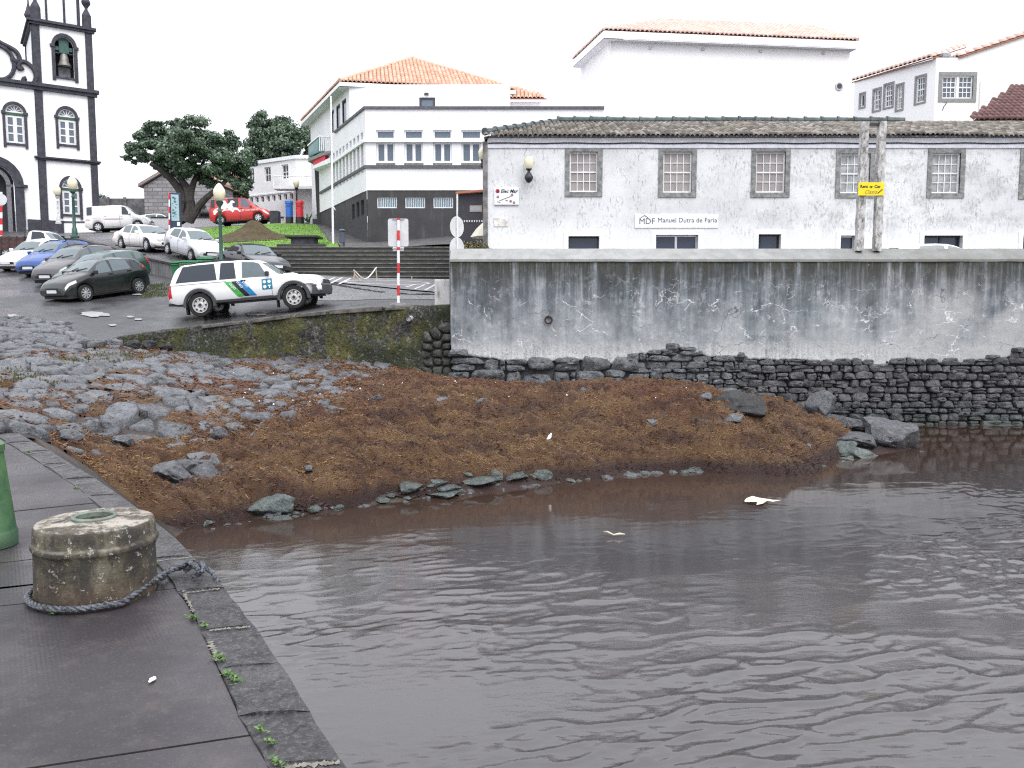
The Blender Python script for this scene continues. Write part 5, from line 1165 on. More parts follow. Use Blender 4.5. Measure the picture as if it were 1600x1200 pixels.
# small lower roof at the right
q0, q1 = P(770, 154, 50.5), P(855, 155, 50.5); cL, cR = Vector((q0.x, 50.5, q0.z)), Vector((q1.x, 50.5, q0.z)); ap = P(812, 139, 53); roof_plane(cL, cR, Vector((0, 2.5, ap.z-q0.z)), 2.7, .4, 1.6, deck_o, po, 'roof'); tile_face('roof_tile', cL, cR, Vector((0, 2.5, ap.z-q0.z)), 2.7, .4, 1.6, .235, .42, orange_tile, po, .004, 0, .03)
mb = MB(); mb.box(q0.x+.2, q1.x-.35, 51.0, 56, zpar-.2, q0.z-.05); mb.build('upper_wall', whitew, po)
# entrance canopy, balcony, red sign at the far left of the side
def pb(px0, py0, px1, py1, Y, dep, mb=None):
    a, b = P(px0, py1, Y), P(px1, py0, Y); m = mb or MB(); m.box(a.x, b.x, Y, Y+dep, a.z, b.z); return m
EX = 56.5
pil = P(500, 330, EX); 
m = MB(); a, b, c, e = P(496, 350, EX), P(511, 350, EX), P(506.5, 262, EX), P(491.5, 262, EX)
m.hexa([(a.x, EX, a.z-.8), (b.x, EX, a.z-.8), (b.x, EX+.9, a.z-.8), (a.x, EX+.9, a.z-.8), (e.x, EX, e.z), (c.x, EX, e.z), (c.x, EX+.9, e.z), (e.x, EX+.9, e.z)]); m.build('leaning_pillar', M('pillar_dark', (.03, .029, .032), .7), po)
m = MB(); A = P(489, 264, EX-1.2); B = P(516, 252, EX-3); V = [(P(489,264,55.5)), P(516,254,52.5), P(516,246,52.5), P(489,259,55.5)]
def slab4(pts, thick, name, mat, parent):
    mb = MB(); mb.add([tuple(p) for p in pts]+[(p.x+.2, p.y+thick, p.z) for p in pts], [(0, 1, 2, 3), (7, 6, 5, 4), (0, 4, 5, 1), (1, 5, 6, 2), (2, 6, 7, 3), (3, 7, 4, 0)]); o = mb.build(name, mat, parent)
    bm = bmesh.new(); bm.from_mesh(o.data); bmesh.ops.recalc_face_normals(bm, faces=bm.faces); bm.to_mesh(o.data); bm.free(); return o
slab4(V, 2.0, 'canopy', trim_w, po)
slab4([P(489.5,259,55.6), P(508,249,53.6), P(508,238,53.6), P(489.5,250,55.6)], 1.2, 'sign_band', flat('sign_red', (.62, .02, .05), .5), po)
slab4([P(481,252.5,56.2), P(515,239,52.8), P(515,235,52.8), P(481,247,56.2)], 2.0, 'balcony_slab', M('balcony_grey', (.22, .22, .21), .8), po)
gg = flat('balcony_glass', (.10, .22, .22), .1); slab4([P(482,246,56.1), P(497,238,54.6), P(497,212,54.6), P(482,226,56.1)], .05, 'balcony_glass', gg, po)
slab4([P(480,228.5,56.1), P(498,213,54.4), P(498,211,54.4), P(480,226.5,56.1)], .08, 'balcony_rail', trim_w, po)
m = MB()
for x in np.linspace(499.5, 514.5, 6):
    Yx = 54.4-(x-498)/17*1.5; m.cyl(P(x, 236, Yx), P(x, 213.5, Yx), .045, .045, 6)
m.cyl(P(498.5, 213.5, 54.4), P(515, 213.5, 52.8), .05, .05, 6); m.build('balcony_rail', trim_w, po)
m = pb(500, 182, 511, 236, 56, .6); m.build('balcony_column', whitew, po)
# kiosk and parasol squeezed between the buildings
kf = Fr(0, 34.0, 0); ks = empty('kiosk', P(738, 380, 34.3), 'dark kiosk with an orange roof edge beside the white house', 'kiosk')
a, b, c, e = kf.rect(717, 303, 775, 392); m = MB(); m.fbox(kf, a, b, c, e, -2, 0); m.build('wall', M('kiosk_dark', (.045, .042, .055), .5, .1, 3, 0), ks)
m = MB(); V = [P(712,302.5,33.7), P(775,298,33.7), P(775,294.5,33.7), P(712,299.5,33.7)]
slab4(V, 2.0, 'roof', M('kiosk_orange', (.42, .15, .085), .6, .1), ks)
m = MB(); m.cyl(P(714.5, 302, 33.75), P(714.5, 392, 33.75), .035); m.build('post', white_met, ks)
a, b, c, e = kf.rect(734, 321, 753, 331); m = MB(); m.fbox(kf, a, b, c, e, 0, .03); m.build('notice', flat('notice', (.45, .36, .28), .6), ks); m = MB(); m.fbox(kf, a+.04, b-.04, c+.04, e-.04, .03, .036); m.build('notice_sheet', flat('notice_in', (.40, .42, .48), .6), ks)
m = MB()
for i in range(10):
    x = 721+i*3.9; a, b = P(x, 347, 33.98), P(x+1.8, 344, 33.98); m.box(a.x, b.x, 33.96, 33.99, a.z, b.z)
m.build('dotted_edge', trim_w, ks)
pa = empty('parasol', P(755, 372, 32.2), 'cream parasol half hidden behind the corner of the white house', 'parasol')
cx, cz, cb = P(772, 342, 32.4).x, P(760, 343, 32.4).z, P(760, 371, 32.4).z; m = MB(); n = 10
R0 = cx-P(734.5, 371, 32.4).x; V = [(cx, 32.4, cz)]
for k in range(1, 5):
    for i in range(n):
        a = 2*PI*i/n+.2; rr = R0*(k/4); V.append((cx+rr*math.cos(a), 32.4+rr*math.sin(a), cz-(cz-cb)*(k/4)**2.2))
Fc = [(0, 1+i, 1+(i+1) % n) for i in range(n)]+[(1+(k-1)*n+i, 1+k*n+i, 1+k*n+(i+1) % n, 1+(k-1)*n+(i+1) % n) for k in range(1, 4) for i in range(n)]
m.add(V, Fc); m.build('canopy', M('parasol_cream', (.66, .63, .50), .8, .05, 3, 0), pa)
m = MB(); m.cyl((cx, 32.4, 3.9), (cx, 32.4, cz), .03); m.build('pole', white_met, pa)

# ================================================================ BIG PLAIN WHITE BUILDING BEHIND
plain = M('plain_white', (.82, .82, .825), .85, .02, 1, 0)
hb = empty('tall_building', (12, 56, 8), 'tall plain white building with low pink tiled hip roof', 'building')
cA, cB = P(944, 48, 50), P(1340, 64, 51.9); cA.z = (cA.z+cB.z)/2; cB.z = cA.z
ang = math.degrees(math.atan2(cB.y-cA.y, cB.x-cA.x)); dL = Vector((math.cos(R(ang+128)), math.sin(R(ang+128)), 0)); bk = cA+dL*10; bk.z = cA.z
bkp = P(895, 95, 60); bk = Vector((P(895,95,55.8).x, 55.8, cA.z))
HF = Fr(cA.x, cA.y, ang); HL = (cB-cA).length
m = MB(); facade(m, HF, .35, HL-.2, 3, cA.z-.3, (), d=-.5); dd = (bk-cA).normalized(); fr2 = Fr(bk.x, bk.y, math.degrees(math.atan2(-dd.y, -dd.x))); facade(m, fr2, 0, (bk-cA).length-.3, 3, cA.z-.3, (), d=-.55)
q = HF.pt(HL-.2, 3, -.5); m.quad(q, HF.pt(HL-.2, 3, -14), HF.pt(HL-.2, cA.z-.3, -14), HF.pt(HL-.2, cA.z-.3, -.5)); m.build('wall', plain, hb)
rl = P(1035, 33, 54.5); rr = P(1270, 40, 55.5); rr = rl+(cB-cA).normalized()*(rr-rl).dot((cB-cA).normalized())
pinkt = G('pink_tile'); c = pinkt.ramp(pinkt.isl(), [(0, (.58, .40, .34)), (1, (.70, .54, .48))]); pinkt = pinkt.out(c, .8)
hiproof(hb, cA, cB, bk, rl, rr, pinkt, deck_o, .27, .45, .42)
ridge_tiles(cB+Vector((0, 0, .1)), rr+Vector((0, 0, .1)), .6, .12, pinkt, hb, 'hip_tile', False)
u1, z1 = HF.uv(1311, 135, -.5); m = MB(); m.lathe(HF.pt(u1, z1, -.52), [(.26, 0), (.26, .08), (.17, .09), (.15, .03)], 18, tuple(HF.n)); m.build('vent', galv, hb)
m = MB(); m.lathe(HF.pt(u1, z1, -.50), [(.14, 0), (.14, .05)], 14, tuple(HF.n)); m.build('vent_cover', dark_pl, hb)
for x, y in ((1016,75),(1098,77),(1188,80),(1286,83)):
    u1, z1 = HF.uv(x, y, -.5); m = MB(); m.fbox(HF, u1-.08, u1+.08, z1-.08, z1+.08, -.5, -.42); m.build('wall_bracket', galv, hb)
# antenna on the post office
an = empty('antenna', P(742, 130, 60), 'thin pale television antenna above the post office roof', 'antenna'); m = MB(); m.cyl(P(742, 150, 60), P(742, 71, 60), .03, .03, 6); m.cyl(P(735,74,60), P(757,72.5,60), .025, .025, 6); m.cyl(P(738,84,60), P(746,81,60), .02, .02, 6); m.build('mast', M('pale_metal', (.7, .71, .73), .5), an)

# ================================================================ FAR RIGHT WHITE HOUSE
fh = empty('corner_house', (20, 44, 6), 'white corner house with grey framed windows and pink tile roof', 'house')
FHX = P(1462, 120, 42).x; FF = Fr(FHX, 42, 0); eL_ = P(1335, 130, 46.2); la2 = math.degrees(math.atan2(46.2-42, eL_.x-FHX)); Ls = math.hypot(46.2-42, eL_.x-FHX)
FS = Fr(eL_.x, 46.2, la2+180); zE = P(1462, 90, 42).z; zEl = P(1337, 128, 46.2).z; zE2 = (zE+zEl)/2
fo = [FF.rect(1472, 118.5, 1520, 154)]
m = MB(); facade(m, FF, 0, 9, 4, zE, fo, .15)
def sr_(x0, x1, y0, y1, fr): 
    return (fr.uv(x0, (y0+y1)/2)[0], fr.uv(x1, (y0+y1)/2)[0], fr.uv((x0+x1)/2, y1)[1], fr.uv((x0+x1)/2, y0)[1])
sw_ = [sr_(1344.5,1350.5,147,167,FS), sr_(1365.5,1375,140,172,FS), sr_(1382.5,1394.5,132,167,FS), sr_(1401.5,1410,133,171,FS), sr_(1431.5,1445,120,160,FS)]
facade(m, FS, 0, Ls, 4, zE2, sw_, .15)
# gable part of the front rising to the right
p0, p1, p2 = P(1493, 86, 42), P(1600, 47, 42), P(1720, 5, 42)
m.prism([(p0.x-FHX-1.0, zE-.01), (9, zE-.01), (9, FF.uv(1720, 5)[1]-.8), (p2.x-FHX, p2.z)], FF, -.3, 0) if False else m.add([FF.pt(FF.uv(1497,88)[0], zE-.001), FF.pt(9, zE-.001), FF.pt(9, p2.z)], [(0, 1, 2)])
m.build('wall', plain, fh)
gs = M('grey_surround', (.22, .225, .23), .7, .12)
surround(FF, fo[0], .18, fh, gs, .03); a, b, c, e = fo[0]
mid = (a+b)/2; sash(FF, (a, mid-.04, c, e), fh, 3, 4, glass_grey, None, .07, .035, .08); sash(FF, (mid+.04, b, c, e), fh, 3, 4, glass_grey, None, .07, .035, .08)
m = MB(); m.fbox(FF, mid-.045, mid+.045, c, e, -.14, -.02); m.build('mullion', wood_white, fh)
for i, r in enumerate(sw_):
    surround(FS, r, .09, fh, gs, .03); sash(FS, r, fh, 3 if i not in (0,) else 1, 4 if i else 1, glass_grey if i else glass_dark, None, .07, .035, .08)
# roofs: side roof edge and the gable verge
V0, V1 = P(1335, 128, 46.3), P(1449, 95, 42.4); 
A_, B_ = Vector((V0.x-.15, V0.y, zE2)), Vector((FS.pt(Ls, 0).x-.25, 42-.1, zE2)); upv = Vector((2.2, 1.2, .85))
ee = (B_-A_).normalized(); upv = upv-ee*upv.dot(ee)
roof_plane(A_, B_, upv, 2.6, 0, 0, deck_o, fh, 'roof'); tile_face('roof_tile', A_, B_, upv, 2.6, 0, 0, .27, .42, pinkt, fh, .004, 0, .03)
gv = FF.pt(FF.uv(1497,88)[0], zE); ge = FF.pt(9, p2.z); dg = (ge-gv); Lg = dg.length
roof_plane(gv+Vector((0, -.12, .02)), ge+Vector((0, -.12, .02)), Vector((0, 1, 0)), 4, 0, 0, deck_o, fh, 'roof')
tile_face('roof_tile', Vector((gv.x, 46, gv.z+.02)), Vector((gv.x, 41.88, gv.z+.02)), dg, Lg, 0, 0, .27, .42, pinkt, fh, .004, 0, .03)
m = MB(); q = P(1472, 84, 42.6); m.lathe((q.x, 42.6, q.z-.25), [(.40, 0), (.42, .18), (.08, .46)], 10); m.build('chimney_cowl', M('cowl', (.36, .38, .39), .7, .2), fh)
m = MB(); u1, z1 = FF.uv(1476, 160); m.tube([FF.pt(u1+.1, z1, .05), FF.pt(u1-.05, z1-.2, .06), FF.pt(u1-.12, z1-.4, .05)], .02, 5); m.build('loose_cable', iron, fh)
m = MB(); m.cyl(FF.pt(FF.uv(1532,130)[0], 5, .05), FF.pt(FF.uv(1532,130)[0], zE-1.1, .05), .035); m.build('drain_pipe', plain, fh)
# dark roofed house at the lower right
dh = empty('dark_roof_house', (19.5, 37, 6), 'low house with a dark brown tile roof behind the long house', 'house')
A_ = P(1527, 187, 37); m = MB(); pA, pB, pC = P(1520, 189, 37), P(1640, 178, 37), P(1640, 143, 39.5); z0 = pA.z
upv = Vector((0, 2.6, 1.7)); A_ = Vector((pA.x, 37, z0)); B_ = Vector((pA.x+7, 37, z0))
g = G('brown_tile'); c = g.ramp(g.isl(), [(0, (.09, .042, .04)), (1, (.16, .08, .075))]); brt = g.out(c, .7)
roof_plane(A_, B_, upv, upv.length*1.35, 3.9, 0, deck_m, dh, 'roof'); tile_face('roof_tile', A_, B_, upv, upv.length*1.35, 3.9, 0, .24, .36, brt, dh, .004, 0, .03)
m = MB(); m.box(pA.x+.4, pA.x+7, 37.4, 43, 4, z0-.05); m.build('wall', M('cream_wall', (.62, .56, .36), .8), dh)

# ================================================================ LEFT MIDDLE: white annex with two window rows
ax = empty('annex', P(430, 300, 64), 'white two storey annex with a row of small square windows', 'building')
AF_ = Fr(P(379, 300, 66).x, 66, 0); q = P(460, 290, 62.8); aa = math.degrees(math.atan2(62.8-66, q.x-AF_.o.x)); AF_ = Fr(AF_.o.x, 66, aa)
zt0 = AF_.uv(395, 259)[1]; L_a = AF_.uv(463, 290)[0]; zt = (zt0+AF_.uv(460, 247)[1])/2
o1 = [AF_.rect(x0, y0, x1, y1) for x0, y0, x1, y1 in ((388,263,397,287),(413,261,423,284.5),(440,257,450.5,280))]
o2 = [AF_.rect(x, 309-(x-382)*.10, x+5.6, 318.5-(x-382)*.10) for x in (381.5,390,398.5,407,416,425,434,443,452.5)]
m = MB(); facade(m, AF_, 0, L_a, 7, zt, o1+o2, .3); q2 = AF_.pt(L_a, 0); AR = Fr(q2.x, q2.y, 0); facade(m, AR, 0, 5, 7, zt); m.build('wall', plain, ax)
m = MB(); m.fbox(AF_, -.1, L_a+.1, zt, zt+.25, -3, .12); m.build('eave', trim_w, ax); m = MB(); m.fbox(AR, -.05, 5, zt+.002, zt+.252, -3, .12); m.build('eave', trim_w, ax)
for r in o1: sash(AF_, r, ax, 2, 2, glass_dark, None, .08, .06, .12, False)
for r in o2: sash(AF_, r, ax, 1, 1, flat('small_glass', (.10, .09, .12), .3) if 'small_glass' not in bpy.data.materials else bpy.data.materials['small_glass'], None, .05, .04, .15, False)
m = MB(); z1 = AF_.uv(420, 303)[1]; m.fbox(AF_, .1, L_a-.5, z1-.05, z1+.04, .002, .06); m.build('ledge', trim_w, ax)
m = MB(); za, zb2 = AR.uv(480, 279)[1], AR.uv(480, 290)[1]; m.fbox(AR, -1.4, 4, zb2-.4, zb2-.2, .0, 1.2); m.build('balcony_slab', trim_w, ax)
m = MB(); 
for u in np.linspace(-1.4, 4, 12): m.cyl(AR.pt(u, zb2-.2, 1.1), AR.pt(u, za, 1.1), .03, .03, 5)
m.cyl(AR.pt(-1.4, za, 1.1), AR.pt(4, za, 1.1), .035, .035, 5); m.build('balcony_rail', trim_w, ax)

# stone house with a gable, half behind the tree
sh = empty('stone_house', P(285, 320, 78), 'grey block walled house with a gable behind the spreading tree', 'house')
SFh = Fr(P(225, 300, 78).x, 78, 0); pk = SFh.uv(283, 256); l0 = SFh.uv(224, 291); r0 = SFh.uv(336, 285); gz = P(285, 345, 78).z
g = G('block_wall'); bk_ = g.n('TexBrick'); g.put(bk_.inputs['Vector'], g.map((1, 1, 1), rot=(PI/2, 0, 0))); bk_.inputs['Scale'].default_value = 1.0; bk_.inputs['Brick Width'].default_value = .9; bk_.inputs['Row Height'].default_value = .34; bk_.inputs['Mortar Size'].default_value = .04
bk_.inputs[1].default_value = (.24, .235, .24, 1); bk_.inputs[2].default_value = (.36, .35, .36, 1); bk_.inputs[3].default_value = (.15, .15, .15, 1); n = g.noise(1, 5, .7); c = g.mix(g.ramp(n, [(.35, 0), (.7, .5)]), bk_.outputs[0], (.17, .17, .17)); blockm = g.out(c, .9)
m = MB(); m.prism([(0, gz-1), (SFh.uv(336, 300)[0], gz-1), (SFh.uv(336, 300)[0], r0[1]), pk, (0, l0[1])], SFh, -10, 0); m.build('wall', blockm, sh)
gt = M('roof_grey_edge', (.28, .24, .22), .8)
for A_, B_ in (((-.4, l0[1]-.1), (pk[0], pk[1]+.1)), ((pk[0], pk[1]+.1), (r0[0]+.3, r0[1]-.1))):
    m = MB(); m.prism([A_, B_, (B_[0], B_[1]+.28), (A_[0], A_[1]+.28)], SFh, -10.2, .35); m.build('roof', gt if A_[0] < 0 else M('roof_terracotta', (.42, .24, .18), .8), sh)
# white house further right behind the tree
wh = empty('small_white_house', P(345, 300, 80), 'small white gabled house glimpsed behind the right limb of the tree', 'house')
WF = Fr(P(318, 300, 82).x, 82, 0); u2 = WF.uv(352, 300)[0]; pz = WF.uv(334, 258)[1]; ez = WF.uv(352, 275)[1]
m = MB(); m.prism([(0, gz-1), (u2, gz-1), (u2, ez), (WF.uv(334, 258)[0], pz), (0, ez)], WF, -8, 0); m.build('wall', plain, wh)
m = MB(); m.prism([(WF.uv(334,258)[0], pz), (u2+.3, ez-.2), (u2+.3, ez+.1), (WF.uv(334,258)[0], pz+.3)], WF, -8.2, .3); m.prism([(-.3, ez-.2), (WF.uv(334,258)[0], pz), (WF.uv(334,258)[0], pz+.3), (-.3, ez+.1)], WF, -8.2, .3); m.build('roof', deck_o, wh)
# grey yard wall and pale low wall
yw = MB(); BF = Fr(P(155, 330, 80).x, 80, 0); a, b, c, e = BF.rect(156, 310, 226, 352); yw.fbox(BF, a, b, c-1, e, -.4, 0)
for x in (170, 196): 
    u = BF.uv(x, 320)[0]; yw.fbox(BF, u-.12, u+.12, c, e+.1, 0, .15)
tag(yw.build('yard_wall', M('yard_grey', (.15, .15, .155), .9, .35, 1.2, .2), None, org=(BF.o.x+3, 80, c)), 'dark grey yard wall between the church and the stone house', 'wall')
pl = empty('low_white_wall', P(310, 350, 63), 'long low white wall with a dark top behind the red van', 'wall'); QF = Fr(0, 63.5, 0)
a, b, c, e = QF.rect(236, 341, 500, 355); m = MB(); m.fbox(QF, a, b, c-1.2, e, -.3, 0); m.build('wall', plain, pl); m = MB(); m.fbox(QF, a, b, e+.001, e+.12, -.34, .04); m.build('coping', darkcap, pl)

# ================================================================ CHURCH
ch = empty('church', P(100, 362, 66), 'white church tower with black stone trim, arched windows and a bell', 'church')
CA = 34.0; cp = P(61, 250, 66.0); CF = Fr(cp.x, 66.0, CA); CW = CF.uv(151, 250)[0]; CS = Fr(cp.x-math.sin(R(-CA))*0, 66, 0)
dS = Vector((-math.sin(R(CA)), math.cos(R(CA)), 0)); CD = 6.5; CS = Fr(cp.x+dS.x*CD, 66+dS.y*CD, CA-90)   # left side, u runs to the corner
lava = M('lava_trim', (.036, .036, .050), .75, .35, 3, .3)
chw = M('church_white', (.82, .82, .83), .8, .03, 1, 0)
ztop = CF.uv(100, 41)[1]; zmid = CF.uv(100, 141)[1]; zlow = CF.uv(108, 252)[1]; zpl = CF.uv(108, 346)[1]; zgd = CF.uv(108, 366)[1]
def arch_op(fr, x0, x1, ytop, yspring, ybot):
    ym = (yspring+ybot)/2; a, b = fr.uv(x0, ym)[0], fr.uv(x1, ym)[0]; xm = (x0+x1)/2; return dict(a=a, b=b, z0=fr.uv(xm, ybot)[1], zs=fr.uv(xm, yspring)[1], zt=fr.uv(xm, ytop)[1])
def arch_pts(w, t=0, n=12):
    c = (w['a']+w['b'])/2; r = (w['b']-w['a'])/2; h = w['zt']-w['zs']; return [(c+(r+t)*math.cos(q), w['zs']+(h+t)*math.sin(q)) for q in np.linspace(0, PI, n+1)]
def spandrels(mb, fr, w, d=0, depth=.3):
    ap = arch_pts(w); m = len(ap)//2; right = ap[:m+1]; left = ap[m:]
    zt = w['zt']
    for p, q in zip(ap, ap[1:]):
        mb.quad(fr.pt(*p, d), fr.pt(p[0], zt, d), fr.pt(q[0], zt, d), fr.pt(*q, d)); mb.quad(fr.pt(*p, d), fr.pt(*q, d), fr.pt(*q, d-depth), fr.pt(*p, d-depth))
def arch_frame(fr, w, t, parent, mat, d=.12, foot=.35, name='window_frame'):
    """stone surround following the arch"""
    mb = MB(); ap = arch_pts(w); op = arch_pts(w, t)
    for p, q, P_, Q_ in zip(ap, ap[1:], op, op[1:]): mb.hexa([fr.pt(*p, d), fr.pt(*P_, d), fr.pt(*P_, -.1), fr.pt(*p, -.1), fr.pt(*q, d), fr.pt(*Q_, d), fr.pt(*Q_, -.1), fr.pt(*q, -.1)])
    mb.fbox(fr, w['a']-t, w['a'], w['z0']-foot, w['zs'], -.1, d); mb.fbox(fr, w['b'], w['b']+t, w['z0']-foot, w['zs'], -.1, d)
    mb.fbox(fr, w['a']-t*1.4, w['a'], w['zs']-.1, w['zs']+.1, -.1, d+.06); mb.fbox(fr, w['b'], w['b']+t*1.4, w['zs']-.1, w['zs']+.1, -.1, d+.06)
    o = mb.build(name, mat, parent); bm = bmesh.new(); bm.from_mesh(o.data); bmesh.ops.recalc_face_normals(bm, faces=bm.faces); bm.to_mesh(o.data); bm.free(); return o
def arch_window(fr, w, parent):
    arch_frame(fr, w, .19, parent, lava); m = MB(); m.fbox(fr, w['a'], w['b'], w['z0']-.16, w['z0'], -.1, .13); m.build('window_sill', lava, parent)
    zs = w['zs']; sash(fr, (w['a'], w['b'], w['z0'], zs-.16), parent, 2, 3, glass_grey, wood_white, .16, .10, .12, False, midcol=True)
    m = MB(); m.fbox(fr, w['a']+.002, w['b']-.002, zs-.15, zs+.05, -.18, -.05); m.build('transom', M('transom_green', (.03, .08, .05), .6) if 'transom_green' not in bpy.data.materials else bpy.data.materials['transom_green'], parent)
    c = (w['a']+w['b'])/2; r = (w['b']-w['a'])/2-.02; h = w['zt']-zs-.04; m = MB(); pts = [(c+(r-.1)*math.cos(q), zs+.08+(h-.1)*math.sin(q)) for q in np.linspace(0, PI, 14)]; m.prism(pts, fr, -.16, -.15); gl = m.build('fanlight', glass_grey, parent)
    m = MB(); m.tube([fr.pt(c+r*.93*math.cos(q), zs+.06+h*.93*math.sin(q), -.11) for q in np.linspace(0, PI, 16)], .06, 6)
    for q in np.linspace(0, PI, 7)[1:-1]: m.tube([fr.pt(c, zs+.08, -.12), fr.pt(c+r*.9*math.cos(q), zs+.06+h*.9*math.sin(q), -.12)], .035, 5)
    m.fbox(fr, w['a']+.02, w['b']-.02, zs+.05, zs+.14, -.15, -.08); m.build('fan_bar', wood_white, gl)
tw = arch_op(CF, 91.5, 119, 170, 184, 226); bwn = arch_op(CF, 97.5, 124.5, 279, 295, 335); bel = arch_op(CF, 86.5, 116, 58, 74, 121)
aw = [tw, bwn, bel]
m = MB(); facade(m, CF, 0, CW, zgd-.5, ztop, [(w['a'], w['b'], w['z0'], w['zt']) for w in aw], .5)
for w in aw: spandrels(m, CF, w)
facade(m, CS, 0, CD, zgd-.5, ztop); CRt = Fr(CF.pt(CW, 0).x, CF.pt(CW, 0).y, CA+90); facade(m, CRt, 0, CD, zgd-.5, ztop)
m.build('tower_wall', chw, ch)
for w in (tw, bwn): arch_window(CF, w, ch)
arch_frame(CF, bel, .24, ch, lava, foot=.3); m = MB(); m.fbox(CF, bel['a'], bel['b'], bel['z0']-.14, bel['z0'], -.1, .13); m.build('window_sill', lava, ch)
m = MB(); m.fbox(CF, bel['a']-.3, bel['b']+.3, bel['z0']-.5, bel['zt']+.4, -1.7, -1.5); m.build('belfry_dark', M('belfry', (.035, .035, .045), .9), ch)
m = MB(); c = (bel['a']+bel['b'])/2; m.fbox(CF, bel['a']+.25, bel['b']-.25, bel['z0'], bel['z0']+(bel['zs']-bel['z0'])*.38, -.9, -.5); m.build('belfry_parapet', M('belfry_grey', (.12, .12, .14), .8), ch)
bz = CF.uv(101, 102)[1]; bp_ = CF.pt(c, bz, -.35); bell = MB(); bell.lathe(bp_, [(.50, 0), (.44, .10), (.34, .35), (.30, .7), (.22, .92), (.08, .98)], 18); bo = bell.build('bell', M('bronze', (.20, .19, .18), .45, .2, 4, .1, Metallic=.5), ch, True)
yk = MB(); yk.fbox(CF, c-.34, c+.34, bz+.98, bz+1.9, -.55, -.2); yk.fbox(CF, c-.6, c+.6, bz+1.15, bz+1.45, -.5, -.25); yk.fbox(CF, c-.45, c+.45, bz+1.9, bz+2.1, -.5, -.25); yk.build('bell_yoke', M('yoke_green', (.035, .10, .085), .6), ch)
yk = MB(); yk.fbox(CF, bel['a'], bel['b'], bz+.93, bz+1.03, -.42, -.30); yk.build('bell_beam', iron, ch)
pw_ = .46
m = MB()
for fr, L0, L1 in ((CF, 0, CW), (CS, 0, CD)):
    for a, b in ((L0-.05, L0+pw_), (L1-pw_, L1+.05)):
        if fr is CS and a < 1: a, b = L0, L0+.12
        m.fbox(fr, a, b, zpl, ztop, .0, .10)
m.build('corner_pilaster', lava, ch)
def cornice(z0, z1, pr, nm='cornice', frs=None):
    for fr, L in frs or ((CF, CW), (CS, CD)):
        m = MB(); m.fbox(fr, -.10-pr*.5, L+.10+pr*.5, z0, (z0+z1)/2, -.1, .14+pr*.4); m.fbox(fr, -.1-pr, L+.1+pr, (z0+z1)/2+.001, z1, -.1, .14+pr); m.build(nm, lava, ch)
cornice(zlow-.08, zlow+.16, .18); cornice(zmid-.26, zmid+.24, .26); cornice(ztop-.24, ztop+.14, .24)
m = MB(); m.fbox(CF, -.06, CW+.3, zgd-.6, zpl, .0, .14); m.build('plinth', lava, ch); m = MB(); m.fbox(CS, 0, CD, zgd-.6, zpl, 0, .12); m.build('plinth', lava, ch)
m = MB(); m.add([CF.pt(-.3, ztop+.17, .3), CF.pt(CW+.3, ztop+.17, .3), CF.pt(CW+.3, ztop+.17, -CD-.3), CF.pt(-.3, ztop+.17, -CD-.3)], [(0, 1, 2, 3)]); m.build('tower_deck', lava, ch)
for u, d in ((.28, -.28), (CW-.25, -.28), (.28, -CD+.35)):
    b = CF.pt(u, ztop+.15, d); m = MB(); m.lathe(b, [(.36, 0), (.36, 1.0), (.30, 1.15), (.12, 1.5), (.12, 1.62), (.34, 1.95), (.36, 2.05), (.20, 2.5), (.07, 3.0), (.05, 3.6), (.02, 3.7)], 4 if False else 8); m.build('finial', lava, ch)
oc_ = CF.pt(CW*.5, ztop+.15, -CD*.42); m = MB(); n = 8; ro = CW*.40; m.lathe(oc_, [(ro, 0), (ro, 3.4)], n, caps=True); m.build('octagon_drum', chw, ch)
m = MB()
for i in range(n):
    a = 2*PI*i/n; q = oc_+Vector((ro*math.cos(a), ro*math.sin(a), 0)); m.cyl(q, q+Vector((0, 0, 3.4)), .09, .09, 6)
m.lathe(oc_+Vector((0, 0, 3.38)), [(ro+.15, 0), (ro+.35, .3)], n); m.build('drum_rib', lava, ch)
m = MB(); m.lathe(oc_+Vector((0, 0, 3.7)), [(ro, 0), (ro*.9, .8), (ro*.6, 1.6), (.1, 2.4)], n); m.build('dome', chw, ch)
# nave front to the left
nv = [arch_op(CF, 9, 38.5, 163, 177, 224)]; dor = arch_op(CF, -40, 25, 256, 288, 372)
NL = -10.0; zn = zmid+.23
dor_o = (dor['a'], dor['b'], zgd-.5, dor['zt'])
m = MB(); facade(m, CF, NL, -.001, zgd-.5, zn, [(w['a'], w['b'], w['z0'], w['zt']) for w in nv]+[dor_o], .5)
for w in nv+[dor]: spandrels(m, CF, w, 0, .5)
# curved gable above
gpx = [(-60,70),(-10,66),(6,72),(22,79),(28,88),(31,95),(40,98),(48,104),(55,115),(57,128),(57,134)]
gp = [CF.uv(x, y) for x, y in gpx]; gpoly = [(NL, zn-.01)]+[(-.02, zn-.01)]+[(min(u, -.02), z) for u, z in gp[::-1]]+[(NL, gp[0][1])]
m.prism(gpoly, CF, -.6, -.001); m.build('nave_wall', chw, ch)
for w in nv: arch_window(CF, w, ch)
arch_frame(CF, dor, .62, ch, lava, .2, 0, 'door_frame'); m = MB(); w2 = dict(dor); m.fbox(CF, dor['a'], dor['b'], zgd-.5, dor['zt'], -1.3, -1.2); m.build('door', M('door_dark', (.03, .03, .04), .7), ch)
w3 = dict(dor); t_ = .55; w3['a'] += t_; w3['b'] -= t_; w3['zt'] -= t_; arch_frame(CF, w3, .3, ch, M('arch_grey', (.16, .16, .18), .8), -.45, 0, 'door_frame')
m = MB(); m.fbox(CF, NL, -.07, zmid-.26, zmid+.0, .0, .24); m.fbox(CF, NL, -.11, zmid+.001, zmid+.24, 0, .36); m.build('cornice', lava, ch)
